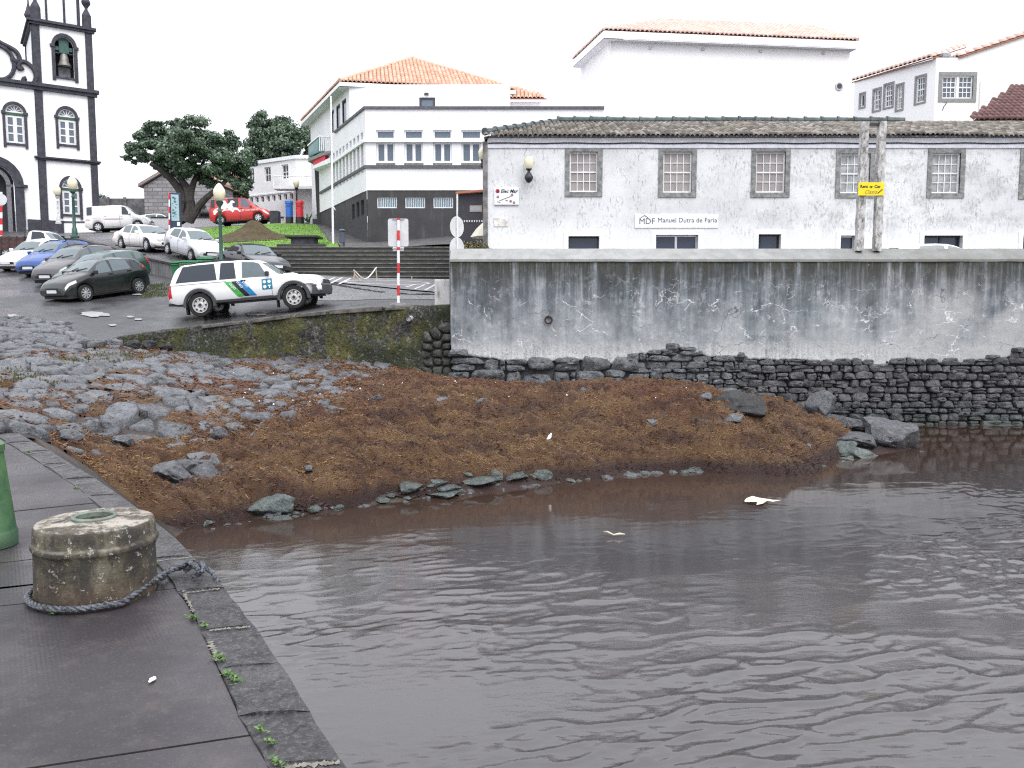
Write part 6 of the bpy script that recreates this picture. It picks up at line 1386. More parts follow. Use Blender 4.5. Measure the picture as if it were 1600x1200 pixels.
m = MB(); m.fbox(CF, dor['b']+.75, -.07, zgd-.6, zpl, 0, .14); m.build('plinth', lava, ch)
def tubepx(pts, r, Yoff=.12): return [CF.pt(*CF.uv(x, y), Yoff) for x, y in pts]
def spline(pts, n=6):
    out = []; P_ = [pts[0]]+pts+[pts[-1]]
    for i in range(1, len(P_)-2):
        for k in range(n):
            t = k/n; a, b, c, d = (np.array(q, float) for q in P_[i-1:i+3]); out.append(tuple(.5*((2*b)+(-a+c)*t+(2*a-5*b+4*c-d)*t*t+(-a+3*b-3*c+d)*t**3)))
    return out+[pts[-1]]
m = MB(); m.tube(tubepx(spline([(-30,60),(-10,62),(4,69),(16,75),(25,81),(30,90),(29,95),(23,96.5),(19.5,94),(21,90.5)]), .1), .17, 7); m.tube(tubepx(spline([(36,106),(31,108),(29,104),(31,98),(38,97),(46,102),(53,110),(56,120),(53,130),(44,133),(37,129),(37,124),(41,123)]), .1), .17, 7)
m.build('scroll_moulding', lava, ch)
m = MB(); q = CF.uv(-3, 98); m.tube([CF.pt(q[0]+1.05*math.cos(a), q[1]+1.05*math.sin(a)*1.2, .1) for a in np.linspace(0, 2*PI, 24, endpoint=False)], .16, 6, True); m.build('oculus_frame', lava, ch)
# forecourt wall beside the tower
fw_ = empty('forecourt_wall', P(125, 355, 62), 'low white wall panel with dark piers in front of the church tower', 'wall'); WFr = Fr(P(88, 355, 63).x, 63, 0)
a, b, c, e = WFr.rect(100, 348, 146, 362); m = MB(); m.fbox(WFr, a, b, c-1, e, -.3, 0); m.build('wall', chw, fw_); m = MB(); m.fbox(WFr, a-.1, b, e+.001, e+.1, -.33, .04); m.build('coping', lava, fw_); a2, b2, c2, e2 = WFr.rect(90, 346, 100, 362); m = MB(); m.fbox(WFr, a2, b2, c2-1, e2+.05, -.5, .08); m.build('pier', lava, fw_)
# ================================================================ VEHICLES
class Body:
    """a car shell: a ring of points swept from nose (f=0) to tail (f=1); local +x is forward"""
    def __init__(s, L, Wd, top, belt, wheels, wr, zb=.22, inset=.36, round_=.17, nose=.16, crown=.03, tail=.10, gr=1.0):
        s.L, s.W = L, Wd; s.top = top; s.belt = belt; s.wh = wheels; s.wr = wr; s.zb = zb; s.inset = inset; s.round = round_; s.nose = nose; s.tail = tail; s.crown = crown; s.gr = gr
    def sm(s, tab, f):
        xs = [p[0] for p in tab]; ys = [p[1] for p in tab]; d = .012
        return float(sum(np.interp(f+k*d, xs, ys) for k in (-1, -.5, 0, .5, 1))/5)
    def ring(s, f):
        L = s.L; x = L/2-f*L; zt = s.sm(s.top, f); zb = s.zb+.10*max(0, 1-f/.05)+.08*max(0, (f-.95)/.05)
        for w in s.wh:
            d = abs(x-w); Rr = s.wr*1.16
            if d < Rr: zb = max(zb, s.wr+math.sqrt(Rr*Rr-d*d)-.01)
        bl = min(s.sm(s.belt, f), zt-.015)
        w = s.W/2*(1-s.nose*max(0, 1-f/.22)**2.2-s.tail*max(0, (f-.8)/.2)**2.2)
        g = max(0, zt-bl-.05); t = s.inset*g
        zm = max(zb+.02, .52*bl)
        return [(0, zb), (w*.90, zb), (w*.975, zb+.22*(bl-zb)), (w, zb+.55*(bl-zb)), (w*.985, bl-.07 if bl-.07 > zb+.6*(bl-zb) else zb+.7*(bl-zb)), (w*.95, bl),
                (w*.945-t*.5-.01, bl+.5*(zt-bl)), (w*.93-t*.92-.02, zt-min(.05, .35*(zt-bl))), (w*.90-t-.09, zt-.004), (0, zt+s.crown*(1 if g > .1 else .8))]
    def pt(s, f, k, off=0, side=1):
        """k in 0..9 along the ring; side +1 left, -1 right"""
        def q(f, k):
            r = s.ring(f); i = min(int(k), 8); t = k-i; return Vector((s.L/2-f*s.L, r[i][0]*(1-t)+r[i+1][0]*t, r[i][1]*(1-t)+r[i+1][1]*t))
        p = q(f, k)
        if off:
            e = .01; a = q(min(f+e, 1), k)-q(max(f-e, 0), k); b = q(f, min(k+.1, 9))-q(f, max(k-.1, 0)); n = a.cross(b)
            if n.length > 1e-9:
                n.normalize(); c = p-Vector((p.x*.8, 0, .6))
                if n.dot(c) < 0: n = -n
                p = p+n*off
        return Vector((p.x, p.y*side, p.z))
    def shell(s, N=90):
        mb = MB(); fs = np.r_[0, .004, .012, np.linspace(.025, .975, N), .988, .996, 1]; V = []; m = 18
        for f in fs:
            r = s.ring(f); sh = 0
            V += [(s.L/2-f*s.L, y, z) for y, z in r]+[(s.L/2-f*s.L, -y, z) for y, z in r[8:0:-1]]
        n = len(fs); Fq = [(i*m+j, i*m+(j+1) % m, (i+1)*m+(j+1) % m, (i+1)*m+j) for i in range(n-1) for j in range(m)]+[tuple(range(m-1, -1, -1)), tuple((n-1)*m+j for j in range(m))]
        return mb.add(V, Fq)
    def patch(s, f0, f1, k0, k1, off, side=1, nf=12, nk=4, slant0=0, slant1=0, mb=None, sym=False):
        """a piece of skin lying proud of the shell; slants shear its front and back edges"""
        mb = mb or MB(); ks = np.linspace(k0, k1, nk+1); V = []
        for k in ks:
            tk = (k-k0)/(k1-k0) if k1 != k0 else 0
            a, b = f0+slant0*tk, f1+slant1*tk
            for f in np.linspace(a, b, nf+1): V.append(s.pt(f, k, off, side))
        W_ = nf+1; Fq = [(j*W_+i, j*W_+i+1, (j+1)*W_+i+1, (j+1)*W_+i) for j in range(nk) for i in range(nf)]
        if side > 0: Fq = [q[::-1] for q in Fq]
        return mb.add(V, Fq)
def top_patch(B, f0, f1, k0, off, nf=8, nk=4):
    mb = MB(); V = []; row = [(k, 1) for k in np.linspace(k0, 9, nk+1)]+[(k, -1) for k in np.linspace(9, k0, nk+1)[1:]]
    for f in np.linspace(f0, f1, nf+1): V += [B.pt(f, k, off, s) for k, s in row]
    W_ = len(row); return mb.add(V, [(i*W_+j, i*W_+j+1, (i+1)*W_+j+1, (i+1)*W_+j) for i in range(nf) for j in range(W_-1)])
def fixn(o):
    bm = bmesh.new(); bm.from_mesh(o.data); bmesh.ops.recalc_face_normals(bm, faces=bm.faces); bm.to_mesh(o.data); bm.free(); return o
def wheel(root, x, y, r, w, style, rim_mat=None):
    sg = 1 if y > 0 else -1; ax = (0, sg, 0); c = (x, y-sg*w, 0+r)
    m = MB(); m.lathe(c, [(r*.60, 0), (r*.93, .0), (r, w*.18), (r, w*.82), (r*.93, w), (r*.66, w*1.0), (r*.64, w*.8)], 28, ax, False); t = m.build('wheel', rubber, root, True, (0, 0, 0))
    rm = rim_mat or alu; m = MB(); 
    m.lathe(c, [(r*.66, w*.86), (r*.66, w*.96), (r*.60, w*.96), (r*.57, w*.72)], 28, ax, False)
    fr = Vector((x, y, r)); 
    def disc(r0, r1, d0, d1, n=28): m.lathe(c, [(r0, d0), (r1, d1)], n, ax, False)
    if style == 'steel':
        disc(r*.60, r*.45, w*.66, w*.84); disc(r*.45, r*.28, w*.84, w*.80); m.lathe(c, [(r*.28, w*.8), (r*.2, w*.98), (.01, w*.99)], 20, ax, False)
        o = m.build('rim', rm, t, True, (0, 0, 0)); m = MB()
        for i in range(8):
            a = 2*PI*i/8; p = Vector((x+r*.47*math.cos(a), y-sg*w*.13, r+r*.47*math.sin(a))); m.lathe(p, [(r*.085, 0), (r*.085, .012)], 10, ax)
        m.lathe((x, y-sg*w*.02, r), [(r*.15, 0), (r*.13, .03)], 14, ax); m.build('rim_hole', black_pl, t, False, (0, 0, 0))
    else:
        m2 = MB(); m2.lathe(c, [(r*.62, w*.55), (.02, w*.55)], 24, ax, False); m2.build('wheel_well', black_pl, t, False, (0, 0, 0))
        n = {'spoke5': 5, 'spoke7': 7, 'spoke9': 9, 'spoke12': 12}[style]
        for i in range(n):
            a = 2*PI*i/n+.3; d = Vector((math.cos(a), 0, math.sin(a))); q = Vector((-math.sin(a), 0, math.cos(a))); wd = r*.62*PI/n*.46
            y0, y1 = y-sg*w*.06, y-sg*w*.16; A = Vector((x, 0, r))
            P_ = [A+d*r*.12-q*wd*.7, A+d*r*.12+q*wd*.7, A+d*r*.62+q*wd, A+d*r*.62-q*wd]
            m.hexa([(p.x, y1, p.z) for p in P_]+[(p.x, y0, p.z) for p in P_])
        m.lathe((x, y-sg*w*.12, r), [(r*.2, 0), (r*.18, w*.12), (.01, w*.13)], 16, ax)
        fixn(m.build('rim', rm, t, False, (0, 0, 0)))
def car(name, label, cat, B, body_mat, glass=None, rim='spoke7', windows=(), doors=(), ws=(.30, .46), rw=(.9, .96), hl=(.01, .10, 3.7, 5.2), tl=(.93, .995, 3.6, 5.6), bumper=None, group=None, mirror=None, rails=False, rim_mat=None, grille=True, wk=7.75, extra=None, plate=True, tlmat=None):
    root = empty(name, (0, 0, 0), label, cat, group); glass = glass or glass_car
    b = B.shell().build('body', body_mat, root, True, (0, 0, 0), 42); fixn(b)
    m = MB(); m.box(-B.L*.46, B.L*.46, -B.W*.42, B.W*.42, B.zb-.06, B.zb+.10); m.build('underbody', black_pl, root, False, (0, 0, 0))
    if ws: fixn(top_patch(B, *ws, wk, .006).build('windscreen', glass, root, True, (0, 0, 0)))
    if ws:
        m = MB(); p, q = B.pt(ws[0]-.005, 9, .02, 1), B.pt(ws[0]+.035, 8.2, .03, 1); m.tube([p, q], .014, 5); p2 = B.pt(ws[0]-.003, 8.6, .02, -1); m.tube([p2, B.pt(ws[0]+.03, 9, .03, -1)], .014, 5); m.build('wiper', black_pl, root, False, (0, 0, 0))
    if rw: fixn(top_patch(B, *rw, wk, .006).build('rear_window', glass_dark, root, True, (0, 0, 0)))
    for sd in (1, -1):
        for (f0, f1, s0, s1, gm) in windows: B.patch(f0, f1, 5.12, 6.92, .008, sd, 14, 4, s0, s1).build('side_window', gm or glass, root, True, (0, 0, 0))
        for (f0, f1, s0, s1) in doors:
            dm = MB(); e = .0022
            for fa, fb in ((f0, f0+e), (f1-e, f1)):
                B.patch(fa, fb, 1.4, 5.0, .005, sd, 1, 10, 0, 0, dm)
            B.patch(f0, f1, 1.35, 1.42, .005, sd, 10, 1, 0, 0, dm); dm.build('door_seam', black_pl, root, False, (0, 0, 0))
            p = B.pt(f1-.03, 4.25, .02, sd); m = MB(); m.box(p.x-.08, p.x+.08, p.y-.02, p.y+.02, p.z-.018, p.z+.018); m.build('door_handle', body_mat if body_mat.name != 'paint_pickup' else black_pl, root, False, (0, 0, 0))
        if hl: B.patch(*hl, .010, sd, 10, 5).build('headlight', lamp_glass, root, True, (0, 0, 0))
        if tl: B.patch(*tl, .010, sd, 6, 5).build('taillight', tlmat or red_glass, root, True, (0, 0, 0))
        if mirror:
            p = B.pt(mirror, 5.3, .02, sd); m = MB(); m.box(p.x-.05, p.x+.06, min(p.y, p.y+sd*.19), max(p.y, p.y+sd*.19), p.z-.02, p.z+.13); m.build('mirror', black_pl if bumper == 'dark' or body_mat.name in ('paint_dark', 'paint_pickup') else body_mat, root, False, (0, 0, 0), bevel=.03)
        for x in B.wh: wheel(root, x, sd*(B.W/2-.015), B.wr, .19, rim, rim_mat)
    if grille:
        m = MB(); 
        for k in np.linspace(-1, 1, 2): pass
        V = top_front(B, .0, .34, .36, .055); V.build('grille', black_pl, root, False, (0, 0, 0))
    m = top_front(B, .0, .46, .17, .055, True); m.build('lower_intake', black_pl, root, False, (0, 0, 0))
    if plate:
        x = B.L/2+.02; m = MB(); m.box(x-.015, x+.012, -.26, .26, .40, .51); m.build('number_plate', plate_w, root, False, (0, 0, 0))
        m = MB(); m.box(-B.L/2-.02, -B.L/2+.01, -.26, .26, .62, .73); m.build('number_plate', plate_w, root, False, (0, 0, 0))
    if rails:
        for sd in (1, -1):
            m = MB(); m.tube([B.pt(f, 8, .05 if i not in (0, 4) else .0, sd) for i, f in enumerate(np.linspace(ws[1]+.04, .9, 5))], .02, 6); m.build('roof_rail', black_pl, root, True, (0, 0, 0))
    if extra: extra(B, root)
    return root
def top_front(B, f, hw, dz, h, low=False):
    """dark opening in the nose"""
    mb = MB(); zc = B.zb+.22 if low else B.sm(B.top, .012)-.12; x = B.L/2+.004
    mb.box(x-.06, x+.006, -hw, hw, zc-h, zc+h); return mb
def place(root, a_front, b_rear, B):
    """set a car on two ground points (front and rear axle centres)"""
    f = (Vector(a_front)-Vector(b_rear)).normalized(); up = Vector((0, 0, 1)); l = up.cross(f).normalized(); up = f.cross(l)
    mid = (Vector(a_front)+Vector(b_rear))/2; c = (B.wh[0]+B.wh[1])/2; o = mid-f*c
    root.matrix_world = Matrix(((f.x, l.x, up.x, o.x), (f.y, l.y, up.y, o.y), (f.z, l.z, up.z, o.z), (0, 0, 0, 1)))
def put(root, B, px, py, Y, heading, sf, dz=0):
    p = P(px, py, Y); h = R(heading); d = Vector((math.cos(h), math.sin(h), 0)); a = p+d*B.wh[0]; b = p+d*B.wh[1]
    a.z = sf.z(a.x, a.y)+dz; b.z = sf.z(b.x, b.y)+dz; place(root, a, b, B)
def side_heading(px, deg):
    """heading measured from 'straight at the camera', positive turns the nose to the right of the photo"""
    return math.degrees(math.atan2(-1, -(px-800)/F))+deg
HATCH = [(0, .50), (.008, .64), (.03, .74), (.10, .86), (.20, .96), (.265, 1.01), (.44, 1.40), (.52, 1.47), (.62, 1.485), (.80, 1.43), (.90, 1.36), (.955, 1.10), (.985, .92), (.995, .75), (1, .55)]
HBELT = [(0, .5), (.05, .70), (.25, .93), (.5, .95), (.8, 1.0), (.95, 1.06), (1, .8)]
def hatch(L, Wd, H, wb, wr, top=HATCH, belt=HBELT, fo=.80, **k):
    s = H/1.49; return Body(L, Wd, [(a, b*s) for a, b in top], [(a, b*s) for a, b in belt], (L/2-fo, L/2-fo-wb), wr, **k)
pd = paint('paint_dark', (.008, .013, .013), .2); pgrey = paint('paint_grey', (.065, .06, .066)); pblue = paint('paint_blue', (.008, .06, .24)); pwhite = paint('paint_white', (.74, .74, .74)); psilver = paint('paint_silver', (.60, .62, .64)); pgreen = paint('paint_green', (.02, .065, .05)); pred = paint('paint_red', (.56, .03, .03)); ppick = paint('paint_pickup', (.76, .77, .78)); pblack = paint('paint_black', (.012, .014, .02)); pvan = paint('paint_van', (.74, .74, .75)); ptruck = paint('paint_truck', (.72, .72, .71)); ptaxi = paint('paint_taxi', (.76, .75, .72))
WIN2 = [(.325, .535, .07, -.012, None), (.555, .775, 0, -.03, None)]
DO2 = [(.30, .55, 0, 0), (.55, .775, 0, 0)]
B = hatch(3.85, 1.66, 1.52, 2.45, .315); c = car('hatchback', 'dark green black five door hatchback nearest the camera in the angled row', 'car', B, pd, windows=WIN2+[(.80, .875, -.0, -.015, glass_dark)], doors=DO2, rim='spoke9', mirror=.335, hl=(.012, .125, 4.0, 5.4), tl=(.925, .985, 4.6, 6.8), group='parked cars')
put(c, B, 154, 466, 32.9, side_heading(154, -52), MID, -.05)
B = hatch(4.0, 1.7, 1.45, 2.5, .30); c = car('hatchback', 'dark green estate car mostly hidden behind the nearest dark hatchback', 'car', B, pgreen, windows=WIN2+[(.80, .9, 0, -.02, None)], doors=DO2, mirror=.335, group='parked cars', tl=(.94, .995, 3.6, 5.2))
put(c, B, 163, 455, 35.3, side_heading(163, -46), MID)
B = hatch(3.75, 1.68, 1.50, 2.4, .29); c = car('hatchback', 'charcoal grey rounded hatchback with big oval headlights in the angled row', 'car', B, pgrey, windows=WIN2, doors=[(.30, .60, 0, 0)], rails=True, mirror=.335, group='parked cars', hl=(.008, .115, 3.5, 5.6))
put(c, B, 124, 440, 36.8, side_heading(122, -42), MID)
B = hatch(3.55, 1.62, 1.48, 2.37, .28); c = car('hatchback', 'bright blue small hatchback between the white saloon and the grey hatchback', 'car', B, pblue, windows=WIN2, doors=DO2, mirror=.335, group='parked cars', rails=True, hl=(.010, .10, 3.5, 5.5))
put(c, B, 92, 430, 39.2, side_heading(90, -42), MID)
SEDAN = [(0, .48), (.008, .60), (.03, .68), (.12, .78), (.22, .86), (.29, .92), (.44, 1.32), (.52, 1.40), (.63, 1.41), (.72, 1.36), (.84, 1.02), (.95, .98), (.985, .9), (1, .55)]
SBELT = [(0, .48), (.05, .64), (.28, .88), (.6, .90), (.85, .95), (1, .8)]
B = hatch(4.15, 1.65, 1.44, 2.49, .29, SEDAN, SBELT); c = car('saloon', 'white small saloon at the far left end of the angled parked row', 'car', B, pwhite, windows=[(.34, .535, .07, -.01, None), (.555, .71, 0, .0, None)], doors=DO2, ws=(.30, .45), rw=(.73, .83), mirror=.35, group='parked cars', tl=(.95, .998, 3.6, 5))
put(c, B, 62, 418, 41.8, side_heading(60, -42), MID)
# taxi saloon on the upper street
B = hatch(4.82, 1.82, 1.44, 2.83, .32, SEDAN, SBELT, .84, nose=.10)
def taxi_x(B, root):
    for y in (.30, .56, -.30, -.56):
        m = MB(); x = B.L/2-.03-.05*abs(y); m.lathe((x, y, .66), [(.13, 0), (.12, .05), (.02, .07)], 14, (1, 0, .25)); m.build('headlamp', lamp_glass, root, True, (0, 0, 0))
    m = MB(); m.box(B.L/2-.03, B.L/2+.02, -.20, .20, .57, .74); m.build('chrome_grille', chrome, root, False, (0, 0, 0))
    m = MB()
    for z in np.linspace(.585, .725, 5): m.box(B.L/2+.015, B.L/2+.03, -.18, .18, z-.007, z+.007)
    m.build('grille_bar', black_pl, root, False, (0, 0, 0))
c = car('taxi', 'cream white saloon with twin round headlamps facing down the upper street', 'car', B, ptaxi, windows=[(.345, .535, .07, -.01, None), (.555, .715, 0, -.0, None)], doors=DO2, ws=(.30, .45), rw=(.73, .83), hl=None, grille=False, mirror=.35, extra=taxi_x, group='cars on the upper street', tl=(.95, .998, 3.6, 5))
put(c, B, 231, 388, 45.0, side_heading(231, 26), UP)
MINI = [(0, .50), (.01, .66), (.03, .76), (.10, .88), (.20, .98), (.26, 1.02), (.46, 1.40), (.54, 1.465), (.66, 1.47), (.84, 1.40), (.93, 1.28), (.97, 1.0), (.99, .85), (1, .55)]
B = hatch(3.43, 1.63, 1.47, 2.34, .285, MINI, HBELT, .62); c = car('hatchback', 'small silver rounded hatchback in front of the cream saloon on the upper street', 'car', B, psilver, windows=[(.33, .55, .08, -.01, None), (.575, .80, 0, -.04, None)], doors=DO2, ws=(.27, .46), mirror=.34, hl=(.012, .15, 4.0, 5.5), rim='spoke7', group='cars on the upper street')
put(c, B, 303, 402, 41.8, side_heading(303, 28), UP)
CAB = [(0, .42), (.01, .54), (.04, .62), (.15, .72), (.28, .82), (.34, .84), (.47, 1.20), (.52, 1.25), (.60, 1.24), (.72, 1.05), (.80, .86), (.93, .82), (.985, .74), (1, .5)]
CBELT = [(0, .42), (.1, .62), (.3, .80), (.8, .82), (1, .6)]
B = Body(4.1, 1.75, CAB, CBELT, (1.2, -1.25), .31)
def cab_x(B, root):
    fixn(top_patch(B, .475, .715, 5.4, .012).build('soft_top', M('canvas', (.018, .018, .02), .9), root, True, (0, 0, 0)))
c = car('convertible', 'low black two seat convertible with its soft top up beside the steps', 'car', B, pblack, windows=[(.39, .58, .06, .02, None)], doors=[(.36, .62, 0, 0)], ws=(.345, .47), rw=(.66, .71), mirror=.38, extra=cab_x, group='cars on the upper street', hl=(.012, .10, 4.0, 6), tl=(.95, .998, 3.6, 5), wk=7.6)
put(c, B, 396, 430, 36.6, side_heading(395, 27), MID)
# white van by the church
VAN = [(0, .55), (.01, .72), (.05, .88), (.17, 1.05), (.20, 1.08), (.36, 1.70), (.42, 1.80), (.55, 1.83), (.95, 1.82), (.985, 1.72), (.995, 1.0), (1, .6)]
VBELT = [(0, .55), (.1, .85), (.22, 1.03), (.5, 1.08), (1, 1.1)]
B = Body(4.35, 1.78, VAN, VBELT, (1.38, -1.32), .32, inset=.22, nose=.12, tail=.03)
def vanl(B, root):
    for k0, k1, nm in ((3.25, 3.38, (.40, .12, .13)), (3.5, 3.56, (.2, .2, .2))):
        B.patch(.40, .97, k0, k1, .006, -1, 12, 1, .0, .03).build('stripe', flat('van_stripe_%d' % int(k0*100), nm, .4), root, False, (0, 0, 0))
c = car('van', 'white panel van with a thin dark red stripe parked beside the church', 'van', B, pvan, windows=[(.27, .415, .085, 0, glass_dark), (.88, .965, 0, 0, glass_dark)], doors=[(.24, .45, 0, 0), (.45, .70, 0, 0)], ws=(.21, .37), rw=None, mirror=.29, extra=vanl, group='parked vans', tl=None)
put(c, B, 190, 357, 61.0, 8, UP, 0)
# red post van
def postvan(B, root):
    fr = Fr(0, 0, 0); sd = -1
    pts = [(0.0,.35),(.10,.50),(.22,.55),(.30,.62),(.40,.60),(.42,.74),(.50,.92),(.44,.98),(.50,1.04),(.60,1.02),(.64,.90),(.70,.78),(.78,.84),(.86,1.0),(.95,1.02),(1.05,.88),(1.02,.84),(.93,.84),(.92,.66),(.98,.52),(1.12,.50),(1.22,.40),(1.30,.24),(1.24,.22),(1.14,.36),(1.02,.38),(.98,.28),(.92,.20),(.86,.30),(.80,.36),(.55,.36),(.42,.28),(.30,.12),(.24,.14),(.30,.28),(.20,.30),(.08,.12),(.02,.14)]
    V = []
    for u, z in pts:
        x = -1.75+u*1.45; zz = .55+z*1.05; f = .5-x/B.L
        lo, hi = 2.0, 7.4
        for _ in range(24):
            md = (lo+hi)/2
            if B.pt(f, md).z < zz: lo = md
            else: hi = md
        V.append(B.pt(f, lo, .014, -1))
    m = MB(); m.add(V, [tuple(range(len(V)))]); o = m.build('horse_emblem', signw, root, False, (0, 0, 0)); fixn(o)
    bm = bmesh.new(); bm.from_mesh(o.data); bmesh.ops.triangulate(bm, faces=bm.faces); bm.to_mesh(o.data); bm.free()
    fr = Fr(0, 0, 0); fr.o = Vector((0, -B.W/2-.012, 0)); text('lettering', 'ctt correios', fr, .12, .80, .26, signw, None).parent = root
B = Body(4.05, 1.82, VAN, VBELT, (1.28, -1.30), .32, inset=.22, nose=.12, tail=.03)
c = car('van', 'red post van with a white horse and rider emblem on its side', 'van', B, pred, windows=[(.275, .46, .085, 0, glass_grey), (.50, .68, .0, 0, glass_dark), (.90, .965, 0, 0, glass_dark)], doors=[(.25, .48, 0, 0), (.48, .72, 0, 0)], ws=(.21, .37), rw=None, mirror=.29, extra=postvan, group='parked vans', tl=(.97, .998, 3, 6))
put(c, B, 380, 350, 59.5, 4, UP, .05)
# white pickup with hard top and stripes
PICK = [(0, .62), (.008, .86), (.02, 1.0), (.05, 1.09), (.18, 1.16), (.265, 1.18), (.375, 1.62), (.42, 1.72), (.50, 1.76), (.62, 1.78), (.80, 1.78), (.90, 1.75), (.945, 1.64), (.985, 1.20), (.992, 1.08), (1, .70)]
PBELT = [(0, .6), (.05, 1.0), (.25, 1.12), (.6, 1.12), (1, 1.13)]
B = Body(5.05, 1.82, PICK, PBELT, (1.62, -1.50), .39, zb=.46, inset=.20, nose=.13, tail=.04)
def pickx(B, root):
    fl = M('flare_grey', (.045, .047, .05), .6, .1, 5, .1, objc=True)
    for sd in (1, -1):
        for w in B.wh:
            m = MB(); V = []; n = 16
            for a in np.linspace(-.12, PI+.12, n+1):
                ca, sa = math.cos(a), math.sin(a)
                for rr, yy in ((.452, .83), (.452, .955), (.53, .965), (.56, .90)): V.append((w+rr*ca, sd*yy*.98, .39+rr*sa))
            Fq = [(i*4+j, i*4+j+1, (i+1)*4+j+1, (i+1)*4+j) for i in range(n) for j in range(3)]; m.add(V, Fq); fixn(m.build('wheel_flare', fl, root, True, (0, 0, 0)))
        # rear hard top windows and dark seams
        m = MB(); B.patch(.405, .411, 1.5, 7.4, .006, sd, 1, 12, 0, 0, m); m.build('cab_gap', black_pl, root, False, (0, 0, 0)) if False else None
        m = MB(); m.box(-2.5, -.55, sd*.895-.006, sd*.895+.006, 1.085, 1.098); m.build('hardtop_seam', flat('seam_grey', (.25, .25, .26)), root, False, (0, 0, 0))
        m = MB(); m.tube([B.pt(f, 8, .045 if 0 < i < 4 else .0, sd) for i, f in enumerate(np.linspace(.56, .86, 5))], .02, 6); m.build('roof_rail', black_pl, root, True, (0, 0, 0))
        m = MB(); m.box(1.02, 1.06, sd*.72-.12, sd*.72+.12, .10, .45); m.box(-2.0, -1.96, sd*.72-.12, sd*.72+.12, .10, .48); m.build('mud_flap', rubber, root, False, (0, 0, 0))
    # front bumper and bull nose
    m = MB(); V = []; n = 12
    for i in range(n+1):
        t = -1+2*i/n; x = B.L/2+.10-.42*abs(t)**3; y = t*.93
        for dx, z in ((-.25, .42), (.02, .44), (.06, .60), (.05, .74), (-.05, .80), (-.28, .80)): V.append((x+dx, y, z))
    m.add(V, [(i*6+j, i*6+j+1, (i+1)*6+j+1, (i+1)*6+j) for i in range(n) for j in range(5)]); fixn(m.build('front_bumper', fl, root, True, (0, 0, 0)))
    m = MB(); m.box(B.L/2-.01, B.L/2+.05, -.40, .40, .80, .93); m.build('radiator_grille', dark_pl, root, False, (0, 0, 0), bevel=.015)
    m = MB(); m.box(-B.L/2-.12, -B.L/2+.2, -.62, .62, .44, .52); m.box(-B.L/2-.22, -B.L/2-.1, -.05, .05, .46, .52); m.build('rear_step', black_pl, root, False, (0, 0, 0))
    m = MB(); m.box(1.05, 1.55, -.28, .28, 1.17, 1.235); m.build('bonnet_scoop', ppick, root, False, (0, 0, 0), bevel=.03)
    m = MB(); m.box(-1.05, 1.15, -.93, -.80, .42, .50); m.build('side_sill', black_pl, root, False, (0, 0, 0))
    fr = Fr(0, 0, 0); fr.o = Vector((0, 0, 0))
    def surf(x, z, off):
        lo, hi = 1.2, 5.3; f = .5-x/B.L
        for _ in range(22):
            md = (lo+hi)/2
            if B.pt(f, md).z < z: lo = md
            else: hi = md
        return B.pt(f, lo, off, -1)
    zs = np.linspace(.56, 1.07, 9)
    for nm, x0, x1, col in (('green', -.62, -.40, (.05, .36, .06)), ('black', -.40, -.20, (.012, .016, .02)), ('blue', -.20, .02, (.02, .20, .45))):
        V = []
        for z in zs:
            sh = (z-1.07)*-.80
            V += [surf(x0+sh, z, .009), surf(x1+sh-.012, z, .009)]
        m = MB(); m.add(V, [(2*i, 2*i+1, 2*i+3, 2*i+2) for i in range(8)]); fixn(m.build('stripe', flat('stripe_'+nm, col, .3), root, False, (0, 0, 0)))
    fr2 = Fr(0, -.918, 0)
    for body, xx, zz in (('sapo', -.46, 1.0), ('meo', -.22, 1.03), ('tmn', -.03, 1.02)):
        o = text('lettering', body, fr2, xx, zz, .15, signw, None, .012, 0, sx=1, rot=-.90); o.parent = root
    s = .17; m = MB(); gx = np.linspace(.62, .62+2*s, 5); gz = np.linspace(.72, .72+2*s, 5); V = [surf(x, z, .012) for z in gz for x in gx]; m.add(V, [(5*i+j, 5*i+j+1, 5*i+j+6, 5*i+j+5) for i in range(4) for j in range(4)]); fixn(m.build('door_emblem', flat('emblem_teal', (.01, .19, .30), .3), root, False, (0, 0, 0)))
    for i, j in ((0, 0), (1, 0), (0, 1), (1, 1)):
        c0 = surf(.62+s*(.55+i*.9), .72+s*(.52+j*.95), .022); m = MB()
        if (i, j) == (1, 0): m.box(c0.x-.045, c0.x+.045, c0.y-.004, c0.y, c0.z+.01, c0.z+.05); m.box(c0.x-.018, c0.x+.018, c0.y-.004, c0.y, c0.z-.05, c0.z+.011)
        else: m.lathe((c0.x, c0.y, c0.z), [(.055, 0), (.055, .005)], 14, (0, -1, 0))
        m.build('emblem_dot', signw, root, False, (0, 0, 0))
c = car('pickup', 'white pickup with hard top, dark wheel flares and green black and blue stripes', 'pickup', B, ppick, windows=[(.335, .505, .055, -.0, glass_car), (.545, .655, .012, -.012, glass_dark), (.672, .945, .015, -.05, glass_dark)], doors=[(.315, .528, 0, 0)], ws=(.27, .375), rw=None, rim='steel', rim_mat=flat('steel_rim', (.55, .55, .54), .35, Metallic=.4), mirror=.335, extra=pickx, hl=(.012, .075, 3.9, 5.9), tl=(.975, .998, 2.2, 4.6), grille=False)
pr, pf = P(332, 499, 28.4), P(470, 485.5, 28.4); pr.z = MID.z(pr.x, pr.y); pf.z = MID.z(pf.x, pf.y); place(c, pf, pr, B)
